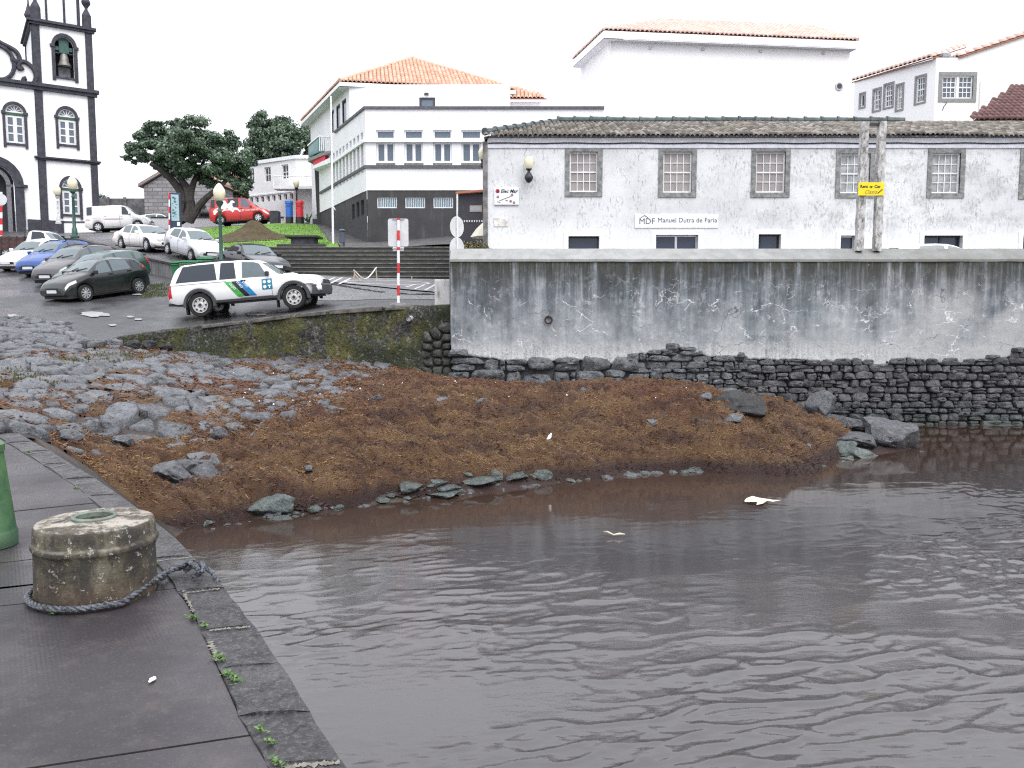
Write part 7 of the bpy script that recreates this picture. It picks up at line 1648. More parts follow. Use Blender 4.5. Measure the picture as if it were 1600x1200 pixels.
# flatbed truck at far left
TR = [(0, .55), (.01, .72), (.06, .84), (.22, .95), (.27, .98), (.38, 1.50), (.42, 1.58), (.52, 1.60), (.565, 1.55), (.58, 1.0), (.60, .85), (.97, .8), (1, .6)]
B = Body(4.9, 1.7, TR, [(0, .5), (.1, .8), (.28, .93), (.6, .96), (1, .7)], (1.5, -1.5), .33, inset=.2)
def bed(B, root):
    wd = M('bed_wood', (.062, .032, .028), .75, .4, 6, .3, objc=True)
    for i in range(6):
        x = -2.95+i*.42
        for sd in (-1, 1):
            m = MB(); m.box(x, x+.41, sd*.86-.02, sd*.86+.02, .48, 1.22); m.build('side_board', wd, root, False, (0, 0, 0))
            m = MB(); m.box(x+.395, x+.425, sd*.86-.03, sd*.86+.03, .46, 1.25); m.build('stake', black_pl, root, False, (0, 0, 0))
    m = MB(); m.box(-2.44, -.35, -.84, .84, .74, .80); m.build('bed_floor', wd, root, False, (0, 0, 0))
    m = MB()
    for a, b in (((-.42, -.8, .8), (-.42, -.8, 1.62)), ((-.42, .8, .8), (-.42, .8, 1.62)), ((-.42, -.8, 1.60), (-.42, .8, 1.60)), ((-.42, 0, .8), (-.42, 0, 1.6))): m.cyl(a, b, .025, .025, 6)
    m.build('headboard_rack', black_pl, root, False, (0, 0, 0))
c = car('flatbed_truck', 'white small truck with a brown boarded load bed at the left picture edge', 'truck', B, ptruck, windows=[(.335, .52, .05, 0, glass_dark)], doors=[(.32, .55, 0, 0)], ws=(.28, .385), rw=(.567, .579), mirror=.34, extra=bed, tl=None)
put(c, B, 66, 398, 46.0, -4, MID, -.16)
# white car roof just showing over the harbour wall, and one behind the white van
B = hatch(4.1, 1.7, 1.5, 2.5, .31); c = car('hatchback', 'white car with only its roof showing above the harbour wall before a shop door', 'car', B, pwhite, windows=WIN2, doors=DO2, mirror=.335)
p = P(1470, 392, 27.2); a = Vector((p.x+1.25, 27.2, 0)); b = Vector((p.x-1.25, 27.2, 0)); zt = P(1470, 382.5, 27.2).z-1.49; a.z = b.z = zt; place(c, a, b, B)
B = hatch(4.0, 1.7, 1.45, 2.5, .31); c = car('hatchback', 'white car just visible behind the white van before the low wall', 'car', B, pwhite, windows=WIN2, doors=DO2, mirror=.335)
put(c, B, 255, 352, 66.0, 0, UP, -.35)
# ================================================================ STREET FURNITURE
lampc = bpy.data.materials['lamp_cream']
def globe(c, s, root):
    m = MB(); m.lathe(c, [(.10*s, 0), (.20*s, .10*s), (.25*s, .34*s), (.23*s, .48*s), (.10*s, .68*s), (.03*s, .74*s)], 14); m.build('lamp_globe', lampc, root, True)
def lamp_post(px, pyt, pyb, Y, label, mat, s=1.0, zb=None, thick=1.0, px_top=None):
    a = P(px, pyb, Y); b = P(px_top or px, pyt, Y); 
    if zb is not None: a.z = zb
    r = empty('lamp_post', a, label, 'lamp post', 'globe lamp posts in the street'); h = b.z-a.z-.74*s
    m = MB(); t = thick; m.lathe(a, [(.20*t, 0), (.20*t, .12), (.14*t, .18), (.12*t, .55), (.085*t, .62), (.075*t, 1.2), (.06*t, h-.45), (.085*t, h-.40), (.06*t, h-.33), (.055*t, h-.22), (.13*t*s, h-.10), (.16*s, h-.02)], 14); m.build('post', mat, r, True)
    m = MB(); m.lathe((a.x, a.y, a.z+h-.03), [(.14*s, 0), (.16*s, .02), (.12*s, .06)], 12); m.build('lamp_collar', iron, r)
    globe((a.x, a.y, a.z+h+.02), s, r); return r
gpm = M('lamp_green', (.025, .085, .065), .45, .15, 5, 0)
lamp_post(346.5, 287, 428, 35.3, 'tall green lamp post with cream globe behind the pickup roof', gpm, 1.0, None, 1.0)
lamp_post(117, 275, 371.5, 51.6, 'green lamp post with cream globe at the top corner of the grey retaining wall', gpm, 1.15, None, 1.25)
lamp_post(91.5, 289, 350, 61.0, 'pale lamp post with cream globe left of the lowest church window', M('lamp_pale', (.5, .52, .52), .5), 1.05)
lamp_post(464.5, 279, 352, 60.5, 'dark lamp post with pale globe behind the red and blue pillar boxes', iron, .9, None, .9)
# striped sign posts
def bands(m_root, a, b, r, n, first_red=True):
    for i in range(n):
        p, q = a.lerp(b, i/n), a.lerp(b, (i+1)/n); m = MB(); m.cyl(p, q, r, r, 12); m.build('post_band', red_met if (i % 2 == 0) == first_red else white_met, m_root, True)
def sign_post(px, pyb, pyt, Y, r, cuts, label):
    a = P(px, pyb, Y); rt = empty('sign_post', a, label, 'road sign'); px2 = px
    ys = [pyb]+cuts+[pyt]; 
    for i, (y0, y1) in enumerate(zip(ys, ys[1:])):
        m = MB(); m.cyl(P(px, y0, Y), P(px, y1, Y), r, r, 12); m.build('post_band', white_met if i % 2 == 0 else red_met, rt, True)
    return rt
SY = 25.3
b0 = hit(MID, 622.5, 476.5, 20, 30); SY = b0.y
rt = sign_post(622.5, 477, 341, SY, .042, [462, 446, 427, 411, 391, 386, 376, 360, 344], 'red and white banded pole carrying the grey back of a square sign')
f = Fr(0, SY-.05, 0); a, b, c, e = f.rect(605.5, 341, 637.5, 384.5)
def rrect(a, b, c, e, r, n=5):
    o = []
    for cx, cy, s in ((b-r, c+r, -PI/2), (b-r, e-r, 0), (a+r, e-r, PI/2), (a+r, c+r, PI)): o += [(cx+r*math.cos(s+t), cy+r*math.sin(s+t)) for t in np.linspace(0, PI/2, n)]
    return o
fb = Fr(0, SY+.05, 0); m = MB(); m.prism(rrect(a, b, c, e, .06), fb, -.012, .0); m.build('sign_back', M('sign_grey', (.55, .56, .57), .45, .08, 4, 0), rt)
m = MB(); a2, b2, c2, e2 = fb.rect(614, 385.5, 631, 392); m.fbox(fb, a2, b2, c2, e2, -.01, .0); m.build('sub_plate', bpy.data.materials['sign_grey'], rt)
m = MB(); 
for y in (342.5, 388): 
    z = fb.uv(622, y)[1]; m.fbox(fb, fb.uv(613, y)[0], fb.uv(631.5, y)[0], z-.012, z+.012, .001, .03)
m.build('clamp', galv, rt)
m = MB(); m.lathe((b0.x, b0.y, MID.z(b0.x, b0.y)), [(.28, -.02), (.26, .05), (.06, .07)], 10); m.build('concrete_foot', M('foot_grey', (.2, .2, .2), .9, .3), rt)
# two round sign backs by the end of the wall
for px, py, rx, ry, lab, Y in ((714, 354.5, 10.2, 16.2, 'oval looking round sign back, upper one beside the wall end', 28.0), (714, 388, 11.5, 17, 'round sign back rising just above the end of the harbour wall', 27.2)):
    base = P(714, 400, Y); base.z = MID.z(base.x, Y); rt = empty('round_sign', base, lab, 'road sign'); ff = Fr(P(px, py, Y).x, Y, 28)
    zc = P(px, py, Y).z; rr = ry/F*Y; m = MB(); m.prism([(rr*.72*math.cos(t), zc+rr*math.sin(t)) for t in np.linspace(0, 2*PI, 26, endpoint=False)], ff, -.01, .0); m.build('sign_back', bpy.data.materials['sign_grey'], rt)
    m = MB(); m.cyl(ff.pt(0, base.z, .035), ff.pt(0, zc+rr*.96, .035), .03, .03, 10); m.build('post', white_met, rt, True)
# far left striped pole with round sign
rt = sign_post(2, 392, 300, 46.0, .06, [368, 360, 351, 341, 332, 322], 'red and white banded pole with a round sign at the left picture edge')
ff = Fr(P(2, 312, 45.9).x, 45.92, 0); zc = P(2, 312, 45.9).z; m = MB(); m.prism([(.30*math.cos(t), zc+.30*math.sin(t)) for t in np.linspace(0, 2*PI, 24, endpoint=False)], ff, -.01, .01); m.build('sign_back', bpy.data.materials['sign_grey'], rt)
# notice board and its pole
rt = empty('notice_board', P(280, 356, 53.5), 'dark blue notice board with a pale poster under the spreading tree', 'board'); ff = Fr(P(280, 330, 53.5).x, 53.5, 20)
a, b, c, e = ff.rect(266, 301, 279.5, 345); navy = flat('navy_paint', (.018, .03, .075), .4)
m = MB(); m.fbox(ff, ff.uv(265,330)[0], ff.uv(283,330)[0], ff.uv(275,358)[1], ff.uv(275,301)[1], -.30, 0); m.build('cabinet', navy, rt, bevel=.03)
m = MB(); m.fbox(ff, a+.05, b, c, e-.12, .001, .02); m.build('poster', flat('poster_blue', (.33, .45, .50), .4), rt)
pr_ = flat('print_blue', (.05, .16, .24), .5); m = MB(); rr = random.Random(5)
for i in range(22):
    u = rr.uniform(a+.1, b-.2); z = rr.uniform(c+.15, e-.3); m.fbox(ff, u, u+rr.uniform(.05, .16), z, z+rr.uniform(.03, .12), .021, .023)
m.build('poster_print', pr_, rt)
m = MB(); u, z = ff.uv(278, 350); m.fbox(ff, u-.05, u+.12, z-.12, z+.12, .001, .03); m.build('small_plate', signw, rt)
sign_post(264.5, 361, 301, 53.0, .045, [352, 343, 333, 323, 312], 'thin red and white banded pole left of the blue notice board')
# pillar boxes
for px, mat, lab in ((452.5, flat('post_blue', (.02, .13, .50), .35), 'blue cylindrical pillar box with a black base'), (469, flat('post_red', (.60, .025, .03), .35), 'red cylindrical pillar box with a black base')):
    a, b = P(px, 350, 57.5), P(px, 313.5, 57.5); h = b.z-a.z; rt = empty('pillar_box', a, lab, 'post box', 'pillar boxes on the lawn')
    m = MB(); m.lathe(a, [(.26, -.1), (.26, h*.29)], 18); m.build('base', black_pl, rt, True)
    m = MB(); m.lathe(a, [(.245, h*.29), (.245, h*.84), (.275, h*.86), (.275, h*.96), (.25, h*.985), (.02, h)], 18); m.build('body', mat, rt, True)
    m = MB(); m.box(a.x-.12, a.x+.12, a.y-.255, a.y-.23, a.z+h*.74, a.z+h*.77); m.build('slot', black_pl, rt)
# black block
a, b, c, e = Fr(0, 58, 0).rect(421, 329, 435, 352); m = MB(); f58 = Fr(0, 58, 0); m.fbox(f58, a, b, c-.2, e, -.6, 0); tag(m.build('stone_block', lava, None, org=f58.pt((a+b)/2, c), bevel=.04), 'upright black stone block right of the red van', 'block')
# bust on a dark plinth
q = P(320, 344, 66.0); rt = empty('bust', q, 'dark bronze bust on a wide plinth in front of the block wall house', 'statue'); ft = Fr(q.x, 66, 0); bz = flat('bronze_dark', (.03, .03, .032), .5)
m = MB(); m.fbox(ft, -.42, .42, q.z-.6, q.z+.30, -.5, 0); m.fbox(ft, -.5, .5, q.z+.301, q.z+.38, -.55, .05); m.build('plinth', lava, rt)
m = MB(); zz = q.z+.38; V = [(0.40, 0), (.44, .16), (.36, .32), (.16, .40), (.12, .48), (.17, .58), (.19, .70), (.15, .82), (.05, .88)]
m.lathe((q.x, 65.75, zz), V, 16); o = m.build('bust_figure', bz, rt, True, sharp=None); 
for v in o.data.vertices: v.co.y *= .62
# agave
q = P(482, 348, 57.6); V = []; Fc = []; rr = random.Random(2)
for i in range(26):
    a = rr.uniform(0, 2*PI); el = rr.uniform(.3, 1.3); L = rr.uniform(.55, .85); d = Vector((math.cos(a)*math.cos(el), math.sin(a)*math.cos(el), math.sin(el))); s = Vector((-math.sin(a), math.cos(a), 0))*.05; n0 = len(V)
    V += [q-s, q+s, q+d*L*.5-s*1.2, q+d*L*.5+s*1.2, q+d*L+Vector((0, 0, -.08))]; Fc += [(n0, n0+1, n0+3), (n0, n0+3, n0+2), (n0+2, n0+3, n0+4)]
tag(npmesh('agave', V, Fc, M('agave_green', (.10, .20, .09), .6, .2), None, org=tuple(q)), 'spiky agave plant right of the red pillar box', 'plant')
# small arched garden tap stone beside it
q = P(493, 349, 57.0); m = MB(); fq = Fr(q.x, 57, 0); m.prism([(-.36, q.z-.3), (.36, q.z-.3)]+[(.36*math.cos(t), q.z+.18+.36*math.sin(t)) for t in np.linspace(0, PI, 9)], fq, -.25, 0); m.cur = 1; m.fbox(fq, -.2, .2, q.z-.2, q.z+.3, .001, .02)
tag(m.build('arched_stone', [M('arch_stone_grey', (.4, .41, .4), .8), lava], None, org=tuple(q)), 'small grey arched stone beside the agave', 'stone')
# flagpole
a, b = P(520.5, 384, 41.0), P(517, 150, 41.0); rt = empty('flagpole', a, 'tall thin white flagpole on the tip of the lawn', 'flagpole'); m = MB(); m.cyl(a-Vector((0, 0, .2)), b, .055, .035, 10); m.build('pole', white_met, rt, True); m = MB(); c = P(519.2, 322, 40.9); m.tube([c, c+Vector((.12, -.05, -.12)), c+Vector((.15, -.05, -.2))], .02, 5); m.build('cleat', white_met, rt)
# litter bin
a = P(535, 384, 40.6); b = P(535, 358, 40.6); rt = empty('litter_bin', a, 'blue grey cylindrical litter bin at the top of the steps', 'bin'); h = b.z-a.z; bn = flat('bin_grey', (.075, .085, .12), .45)
m = MB(); m.lathe(a, [(.12, h*.15), (.14, h*.18), (.145, h*.80), (.15, h*.82)], 16); m.build('bucket', bn, rt, True); m = MB(); m.lathe(a, [(.16, h*.88), (.165, h*.93), (.10, h), (.02, h*1.01)], 16); m.build('lid', bn, rt, True)
m = MB(); m.cyl((a.x+.05, a.y+.15, a.z-.1), (a.x+.05, a.y+.15, a.z+h*.95), .03); m.cyl((a.x-.1, a.y, a.z+h*.78), (a.x-.1, a.y, a.z+h*.9), .012, .012, 6); m.cyl((a.x+.1, a.y, a.z+h*.78), (a.x+.1, a.y, a.z+h*.9), .012, .012, 6); m.build('post', iron, rt)
# stone bench / table on the lawn
q = P(472, 384, 40.55); f4 = Fr(0, 40.55, 0); rt = empty('stone_table', q, 'black stone table with overhanging slab on a low plinth on the lawn', 'table')
for nm, x0, y0, x1, y1, d0, d1 in (('plinth', 435, 382, 510, 387, -1.2, .35), ('pedestal', 454, 371, 490.5, 382, -.9, -.02), ('table_top', 445.5, 367.5, 497, 371.5, -1.1, .12)):
    a, b, c, e = f4.rect(x0, y0, x1, y1); m = MB(); m.fbox(f4, a, b, c-(.3 if nm == 'plinth' else 0)+.002, e, d0, d1); m.build(nm, lava if nm == 'pedestal' else stepm, rt, bevel=.03)
# earth mound
q = P(398, 361, 48.0); xs = np.linspace(-2.0, 2.0, 60); X, Y = np.meshgrid(xs, xs); X = X*1.25; rr = np.sqrt(((X+.35)/2.3)**2+(Y/1.6)**2)*(1+.35*(fbm(X*1.2+4, Y*1.2)-.5))
h = np.clip(1-rr, 0, 1)**1.5*.80*(.6+.5*fbm(X*1.4+9, Y*1.4))+.05*(fbm(X*5, Y*5)-.5)-.05*(rr > .95); h = h+np.exp(-((X-.15)**2+Y**2)/.35)*.42
gm_ = G('earth'); n = gm_.noise(3, 6, .75); cc = gm_.ramp(n, [(.3, (.038, .028, .014)), (.6, (.085, .066, .032)), (.75, (.12, .10, .045))]); earth = gm_.out(cc, .95, gm_.bump(gm_.noise(20, 5, .75), .8, .05))
XW, YW = q.x+X, q.y+Y; keep = (rr < 1.12); o = grid('earth_mound', XW, YW, UP(XW, YW)+.12+np.where(rr < 1.0, h, -.06), earth, mask=keep, org=tuple(q)); tag(o, 'heap of bare brown earth on the lawn in front of the red van', 'mound')
# wheelie bins
gbin = flat('bin_green', (.015, .13, .05), .4); glid = flat('bin_lid', (.02, .17, .07), .35)
def wbin(px, py, Y, w, h, lab, lid, body=None):
    q = P(px, py, Y); q.z = MID.z(q.x, q.y); rt = empty('wheelie_bin', q, lab, 'bin', 'green bins by the retaining wall'); fq = Fr(q.x, Y, 8); m = MB()
    z0, z1 = q.z+.05, q.z+h; k = .42
    bt = [fq.pt(-w*k, z0, .0), fq.pt(w*k, z0, .0), fq.pt(w*k, z0, -w*.8), fq.pt(-w*k, z0, -w*.8)]; tp = [fq.pt(-w/2, z1, .08), fq.pt(w/2, z1, .08), fq.pt(w/2, z1, -w*.9), fq.pt(-w/2, z1, -w*.9)]; m.hexa(bt+tp); m.build('body', body or gbin, rt, bevel=.02)
    m = MB(); m.fbox(fq, -w*.54, w*.54, z1+.002, z1+.05, -w*.98, .14); m.fbox(fq, -w*.45, w*.45, z1+.05, z1+.10, -w*.8, .0); m.build('lid', lid, rt, bevel=.02)
    for s in (-1, 1): m = MB(); m.cyl(fq.pt(s*w*.5, q.z+.10, -w*.7), fq.pt(s*w*.42, q.z+.10, -w*.7), .10, .10, 12); m.build('wheel', rubber, rt)
    m = MB(); m.cyl(fq.pt(-w*.5, z1-.05, .12), fq.pt(w*.5, z1-.05, .12), .02, .02, 6); m.build('handle', lid, rt)
wbin(282, 450, 33.6, .62, 1.12, 'green bin leftmost behind the pickup, with a dark green lid', glid)
wbin(301, 447, 33.6, .95, 1.06, 'wide pale bin with a green lid between the leftmost bin and the lamp post', glid, flat('bin_pale', (.35, .33, .27), .6))
wbin(322, 447, 33.9, .60, 1.06, 'green bin closest to the lamp post, behind the pickup', glid)
# low tape barrier
pa, pb_ = P(553, 438, 35.2), P(589, 432, 36.0); pa.z = MID.z(pa.x, pa.y)+.06; pb_.z = MID.z(pb_.x, pb_.y)+.06
rt = empty('tape_barrier', pa, 'loose white tape sagging between two short stakes at the foot of the steps', 'barrier'); wood = M('stake_wood', (.4, .33, .24), .8); tp_ = M('tape_white', (.66, .62, .55), .6)
h = .47
for p in (pa, pb_): m = MB(); m.cyl(p, p+Vector((random.uniform(-.04, .04), 0, h)), .03, .025, 6); m.build('stake', wood, rt)
m = MB(); m.cyl(pa+Vector((.32, -.1, 0)), pa+Vector((.02, 0, h*.7)), .025, .025, 6); m.build('stake', wood, rt)
m = MB(); m.tube([pa.lerp(pb_, t)+Vector((0, -.03, h-.42*math.sin(PI*t)**1.2+.08*t)) for t in np.linspace(0, 1, 14)], .028, 5); m.build('tape', tp_, rt)
p = hit(MID, 643.5, 439, 30, 40); m = MB(); m.cyl((p.x, p.y, p.z), (p.x, p.y, p.z+.22), .03, .025, 6); tag(m.build('stake', wood, None, org=tuple(p)), 'single short stake standing right of the banded sign pole', 'stake')
# shrubs behind the wall end
def leaves(name, clumps, n, size, mat, parent=None, org=(0, 0, 0), seed=1, up=.3, label=None, asp=.45):
    r = np.random.default_rng(seed); wts = np.array([c[3]*c[4]*c[5] for c in clumps])**.67; wts = wts/wts.sum(); idx = r.choice(len(clumps), n, p=wts)
    cl = np.array([c[:6] for c in clumps])[idx]; d = r.normal(size=(n, 3)); d /= np.linalg.norm(d, axis=1)[:, None]; rad = r.random(n)**(1/2.2); 
    pos = cl[:, :3]+d*cl[:, 3:6]*rad[:, None]*(1+.18*r.normal(size=(n, 1)))
    nrm = d*.8+r.normal(size=(n, 3))*.7; nrm[:, 2] += up; nrm /= np.linalg.norm(nrm, axis=1)[:, None]
    t = np.cross(nrm, r.normal(size=(n, 3))); t /= np.linalg.norm(t, axis=1)[:, None]; b = np.cross(nrm, t); s = size*r.uniform(.5, 1.4, n)
    Mx = np.stack([t*s[:, None], b*s[:, None]*asp*2, nrm*s[:, None], pos], 2)
    TV = np.array([(-.5, 0, 0), (0, -.28, .06), (.5, 0, 0), (0, .28, .06)]); return inst(name, TV, np.array([(0, 1, 2, 3)]), Mx, mat, parent, False, org)
def leaf_mat(name, a, b, c):
    g = G(name); il = g.isl(); n = g.noise(.8, 3, .6); k = g.math('ADD', g.math('MULTIPLY', il, .6), g.math('MULTIPLY', n, .4)); col = g.ramp(k, [(.2, a), (.5, b), (.8, c)])
    return g.out(col, .55, None)
shm = leaf_mat('shrub_leaf', (.04, .045, .012), (.09, .085, .025), (.18, .15, .05))
rt = empty('shrub', P(740, 390, 29), 'dry brownish shrub under the cream parasol', 'shrub')
q = [P(x, y, 29.3) for x, y in ((728,384),(738,386),(748,383),(757,386))]; leaves('foliage', [(p.x, p.y, p.z-.1, .22, .3, .26) for p in q], 900, .10, shm, rt, seed=3)
m = MB(); 
for p in q: m.cyl((p.x, p.y, 3.8), p, .03, .015, 6)
m.build('stem', M('stem_brown', (.06, .045, .03), .9), rt)

# ================================================================ TREES
bark = M('bark', (.055, .048, .046), .9, .35, 3, .6, .03)
def limb(m, pts, r0, r1):
    n = len(pts); pts = spline(pts, 4) if n > 2 else pts; pts = [Vector(p) for p in pts]; k = len(pts); pts = [p+Vector((mnoise.noise(p*1.3), mnoise.noise(p*1.3+Vector((9, 0, 0))), 0))*.08 for p in pts]
    m.tube(pts, [r0+(r1-r0)*i/(k-1) for i in range(k)], 9)
def px3(pts, Y, dy=None): return [tuple(P(x, y, Y+(dy[i] if dy else 0))) for i, (x, y) in enumerate(pts)]
lm1 = leaf_mat('dark_leaf', (.040, .068, .048), (.090, .145, .095), (.18, .25, .16))
TY = 59.0
rt = empty('spreading_tree', P(292, 345, TY), 'big spreading dark evergreen tree with forked bare trunk on the plaza', 'tree')
m = MB(); limb(m, px3([(291,346),(297,330),(297,312),(293,296),(284,282),(272,268)], TY), .42, .17); limb(m, px3([(287,347),(281,335),(284,315),(280,297),(268,280),(255,268),(235,255)], TY, [0, 0, 0, 0, -.3, -.6, -1]), .42, .16)
limb(m, px3([(296,346),(306,330),(318,314),(331,302),(345,290),(360,275)], TY, [0, 0, -.2, -.4, -.4, 0]), .30, .12); limb(m, px3([(296,315),(299,300),(303,285),(312,268)], TY, [0, 0, .3, .6]), .32, .14); limb(m, px3([(284,282),(280,262),(270,240)], TY), .2, .08); limb(m, px3([(312,268),(320,245),(315,225)], TY), .14, .06)
m.build('trunk', bark, rt, True)
k = TY/F
cl = []
for x, y, rx, ry, dz in [(205,240,20,13,.5),(222,226,24,18,0),(243,214,26,22,.4),(238,240,26,14,-.6),(262,238,28,22,0),(277,214,30,24,.6),(300,206,32,22,0),(300,232,36,24,-1),(285,258,30,20,-.5),(325,224,34,24,.5),(345,222,26,20,0),(335,250,34,22,-.5),(305,268,30,16,.3),(362,246,30,26,.4),(380,252,20,22,0),(378,282,18,22,.2),(372,300,12,14,.5),(255,262,14,8,0),(262,272,10,8,0),(352,272,20,14,0),(333,288,12,8,0),(246,196,14,10,0),(278,194,16,8,0)]:
    p = P(x, y, TY); cl.append((p.x, TY+dz*1.5, p.z, rx*k, rx*k*1.1, ry*k))
# break the big clumps into small puffs
def puffs(cl, per, f, seed, spread=.95):
    r = np.random.default_rng(seed); out = []
    for c in cl:
        for _ in range(per):
            d = r.normal(size=3); d /= np.linalg.norm(d); rr = r.random()**.45*spread; s = f*r.uniform(.6, 1.3); out.append((c[0]+d[0]*c[3]*rr, c[1]+d[1]*c[4]*rr, c[2]+d[2]*c[5]*rr, c[3]*s, c[4]*s, c[5]*s*.9))
    return out
leaves('crown', puffs(cl, 12, .35, 4), 80000, .22, lm1, rt, seed=5)
for (cx_, lab, T2, data, sd_) in [(420, 'dark rounded tree behind the white annex, left one', 78.0, [(398,200,14,14),(410,192,20,14),(432,196,24,18),(405,222,26,22),(432,226,30,22),(455,226,24,24),(395,250,20,20),(420,252,30,18),(450,258,20,14),(448,205,18,16)], 21), (480, 'dark rounded tree behind the white annex, right one', 80.0, [(478,196,20,14),(492,206,18,18),(474,222,24,20),(492,232,18,22),(478,248,22,16),(500,250,14,16)], 22)]:
    rt = empty('evergreen_tree', P(cx_, 330, T2), lab, 'tree', 'trees behind the annex'); k2 = T2/F
    cl = [(P(x, y, T2).x, T2+random.uniform(-1.5, 1.5), P(x, y, T2).z, rx*k2, rx*k2, ry*k2) for x, y, rx, ry in data]
    leaves('crown', puffs(cl, 10, .42, sd_), 36000, .28, lm1, rt, seed=sd_); m = MB(); limb(m, px3([(cx_, 340), (cx_+2, 290), (cx_-2, 240)], T2), .4, .2); m.build('trunk', bark, rt, True)
# low dark hedge at the back left by the yard wall
rt = empty('hedge', P(160, 312, 84), 'bit of dark shrub behind the church tower and yard wall', 'shrub'); q = [P(x, y, 84) for x, y in ((156,312),(163,316),(152,320))]
leaves('foliage', [(p.x, p.y, p.z, .6, .6, .7) for p in q], 1500, .22, lm1, rt, seed=9)

# ================================================================ QUAY FURNITURE
# concrete bollard
g = G('bollard'); v = g.P(); n = g.noise(4, 6, .72); n2 = g.noise(22, 5, .75); z = g.sep()[2]
c = g.ramp(n, [(.38, (.018, .015, .012)), (.47, (.048, .040, .028)), (.55, (.088, .078, .052)), (.65, (.14, .128, .095))]); c = g.mix(g.ramp(g.noise(6, 5, .7, g.map((1, 1, .4), loc=(3, 0, 0))), [(.48, 0), (.58, .85)]), c, (.026, .024, .022))
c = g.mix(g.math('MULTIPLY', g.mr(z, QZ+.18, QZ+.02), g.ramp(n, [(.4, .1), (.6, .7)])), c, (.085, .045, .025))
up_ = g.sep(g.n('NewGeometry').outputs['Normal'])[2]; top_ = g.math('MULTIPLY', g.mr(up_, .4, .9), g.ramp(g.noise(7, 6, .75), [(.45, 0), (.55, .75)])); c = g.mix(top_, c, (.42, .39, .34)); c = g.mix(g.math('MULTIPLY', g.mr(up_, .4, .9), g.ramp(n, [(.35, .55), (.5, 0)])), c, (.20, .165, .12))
c = g.mix(g.ramp(n2, [(.60, 0), (.64, .8)]), c, (.36, .35, .32)); c = g.mix(g.ramp(n2, [(.3, .7), (.38, 0)]), c, (.02, .018, .016))
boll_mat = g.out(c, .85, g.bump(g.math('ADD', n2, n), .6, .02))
bc = PZ(153, 925, QZ); d0 = bc.length; lft, rgt = PZ(66, 925, QZ), PZ(243, 925, QZ); rb = (rgt-lft).length/2*.985; 
ztop_ = P(150, 812, bc.y).z; hb_ = ztop_-QZ
rt = empty('bollard', bc, 'squat concrete mooring bollard with pale lichen on its top', 'bollard')
prof = [(rb*.985, -.01), (rb*1.0, hb_*.05), (rb*.985, hb_*.3), (rb*.985, hb_*.60), (rb*1.0, hb_*.66), (rb*1.035, hb_*.70), (rb*1.035, hb_*.74), (rb*.99, hb_*.79), (rb*.975, hb_*.95), (rb*.95, hb_*.99), (rb*.90, hb_), (rb*.6, hb_+.006), (rb*.36, hb_+.012)]
pr2 = []
for (a, b), (c, d) in zip(prof, prof[1:]):
    for t in (0, .33, .66): pr2.append((a+(c-a)*t, b+(d-b)*t))
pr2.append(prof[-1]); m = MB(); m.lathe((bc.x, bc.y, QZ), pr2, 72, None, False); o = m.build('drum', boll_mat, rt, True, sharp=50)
for v in o.data.vertices:
    p = v.co; k = 1+.018*mnoise.noise(p*5)+.008*mnoise.noise(p*17); v.co = Vector((p.x*k, p.y*k, p.z+.006*mnoise.noise(p*7)))
tc = Vector((bc.x, bc.y, QZ+hb_+.01)); m = MB(); m.lathe(tc, [(rb*.30, -.03), (rb*.30, .012), (rb*.335, .02), (rb*.37, .012), (rb*.37, -.01)], 36, None, False); m.build('rim_ring', M('ring_green', (.12, .15, .12), .5, .3, 12, .2), rt, True)
m = MB(); m.lathe(tc, [(rb*.30, -.012), (rb*.15, -.02), (.01, -.018)], 24, None, False); m.build('rubble_fill', M('fill', (.05, .045, .04), .8, .8, 30, .8, .02), rt)
# rope round the bollard, eye at the quay edge
def rope(pts, r, mat, parent, name='rope', twist=20.0, strands=3):
    pts = [Vector(p) for p in pts]; out = []; L = 0; e = None
    seq = []
    for i, p in enumerate(pts):
        t = (pts[min(i+1, len(pts)-1)]-pts[max(i-1, 0)]).normalized(); e = t.orthogonal().normalized() if e is None else (e-t*e.dot(t)).normalized(); g_ = t.cross(e)
        if i: L += (p-pts[i-1]).length
        seq.append((p, e.copy(), g_, L))
    m = MB()
    for s in range(strands):
        m.tube([p+(e*math.cos(L*twist/r*.05+s*2*PI/strands)+g_*math.sin(L*twist/r*.05+s*2*PI/strands))*r*.52 for p, e, g_, L in seq], r*.50, 6)
    return m.build(name, mat, parent, True)
ropem = M('rope_blue', (.085, .093, .108), .75, .75, 45, .6, .01)
rt = empty('mooring_rope', PZ(200, 955, QZ), 'thick blue grey mooring rope looped round the concrete bollard', 'rope'); rr_ = .0175
def arc(a0, a1, n, k=1.06): return [(bc.x+rb*k*math.cos(a), bc.y+rb*k*math.sin(a)) for a in np.linspace(a0, a1, n)]
kn = PZ(303, 892, QZ); k2 = PZ(338, 902, QZ)
pts = arc(R(165), R(318), 26, 1.09); q1 = PZ(222, 945, QZ); 
front_ = [(x, y, QZ+rr_+.01) for x, y in pts]
e0_ = Vector(front_[-1]); path = [tuple(p) for p in front_]+[tuple(e0_.lerp(Vector((kn.x, kn.y, QZ+rr_+.05)), t)+Vector((0, 0, .02*math.sin(PI*t)))) for t in (.25, .5, .75, 1)]
def dense(pts, step=.012):
    pts = [Vector(p) for p in spline([tuple(p) for p in pts], 6)]; out = [pts[0]]
    for a, b in zip(pts, pts[1:]):
        n = max(1, int((b-a).length/step)); out += [a.lerp(b, (i+1)/n) for i in range(n)]
    return out
back = [(x, y, QZ+rr_+.02) for x, y in arc(R(165), R(20), 16, 1.07)]+[tuple(PZ(262, 892, QZ+.04)), tuple(PZ(285, 886, QZ+.05)), tuple(Vector((kn.x, kn.y, QZ+.07)))]
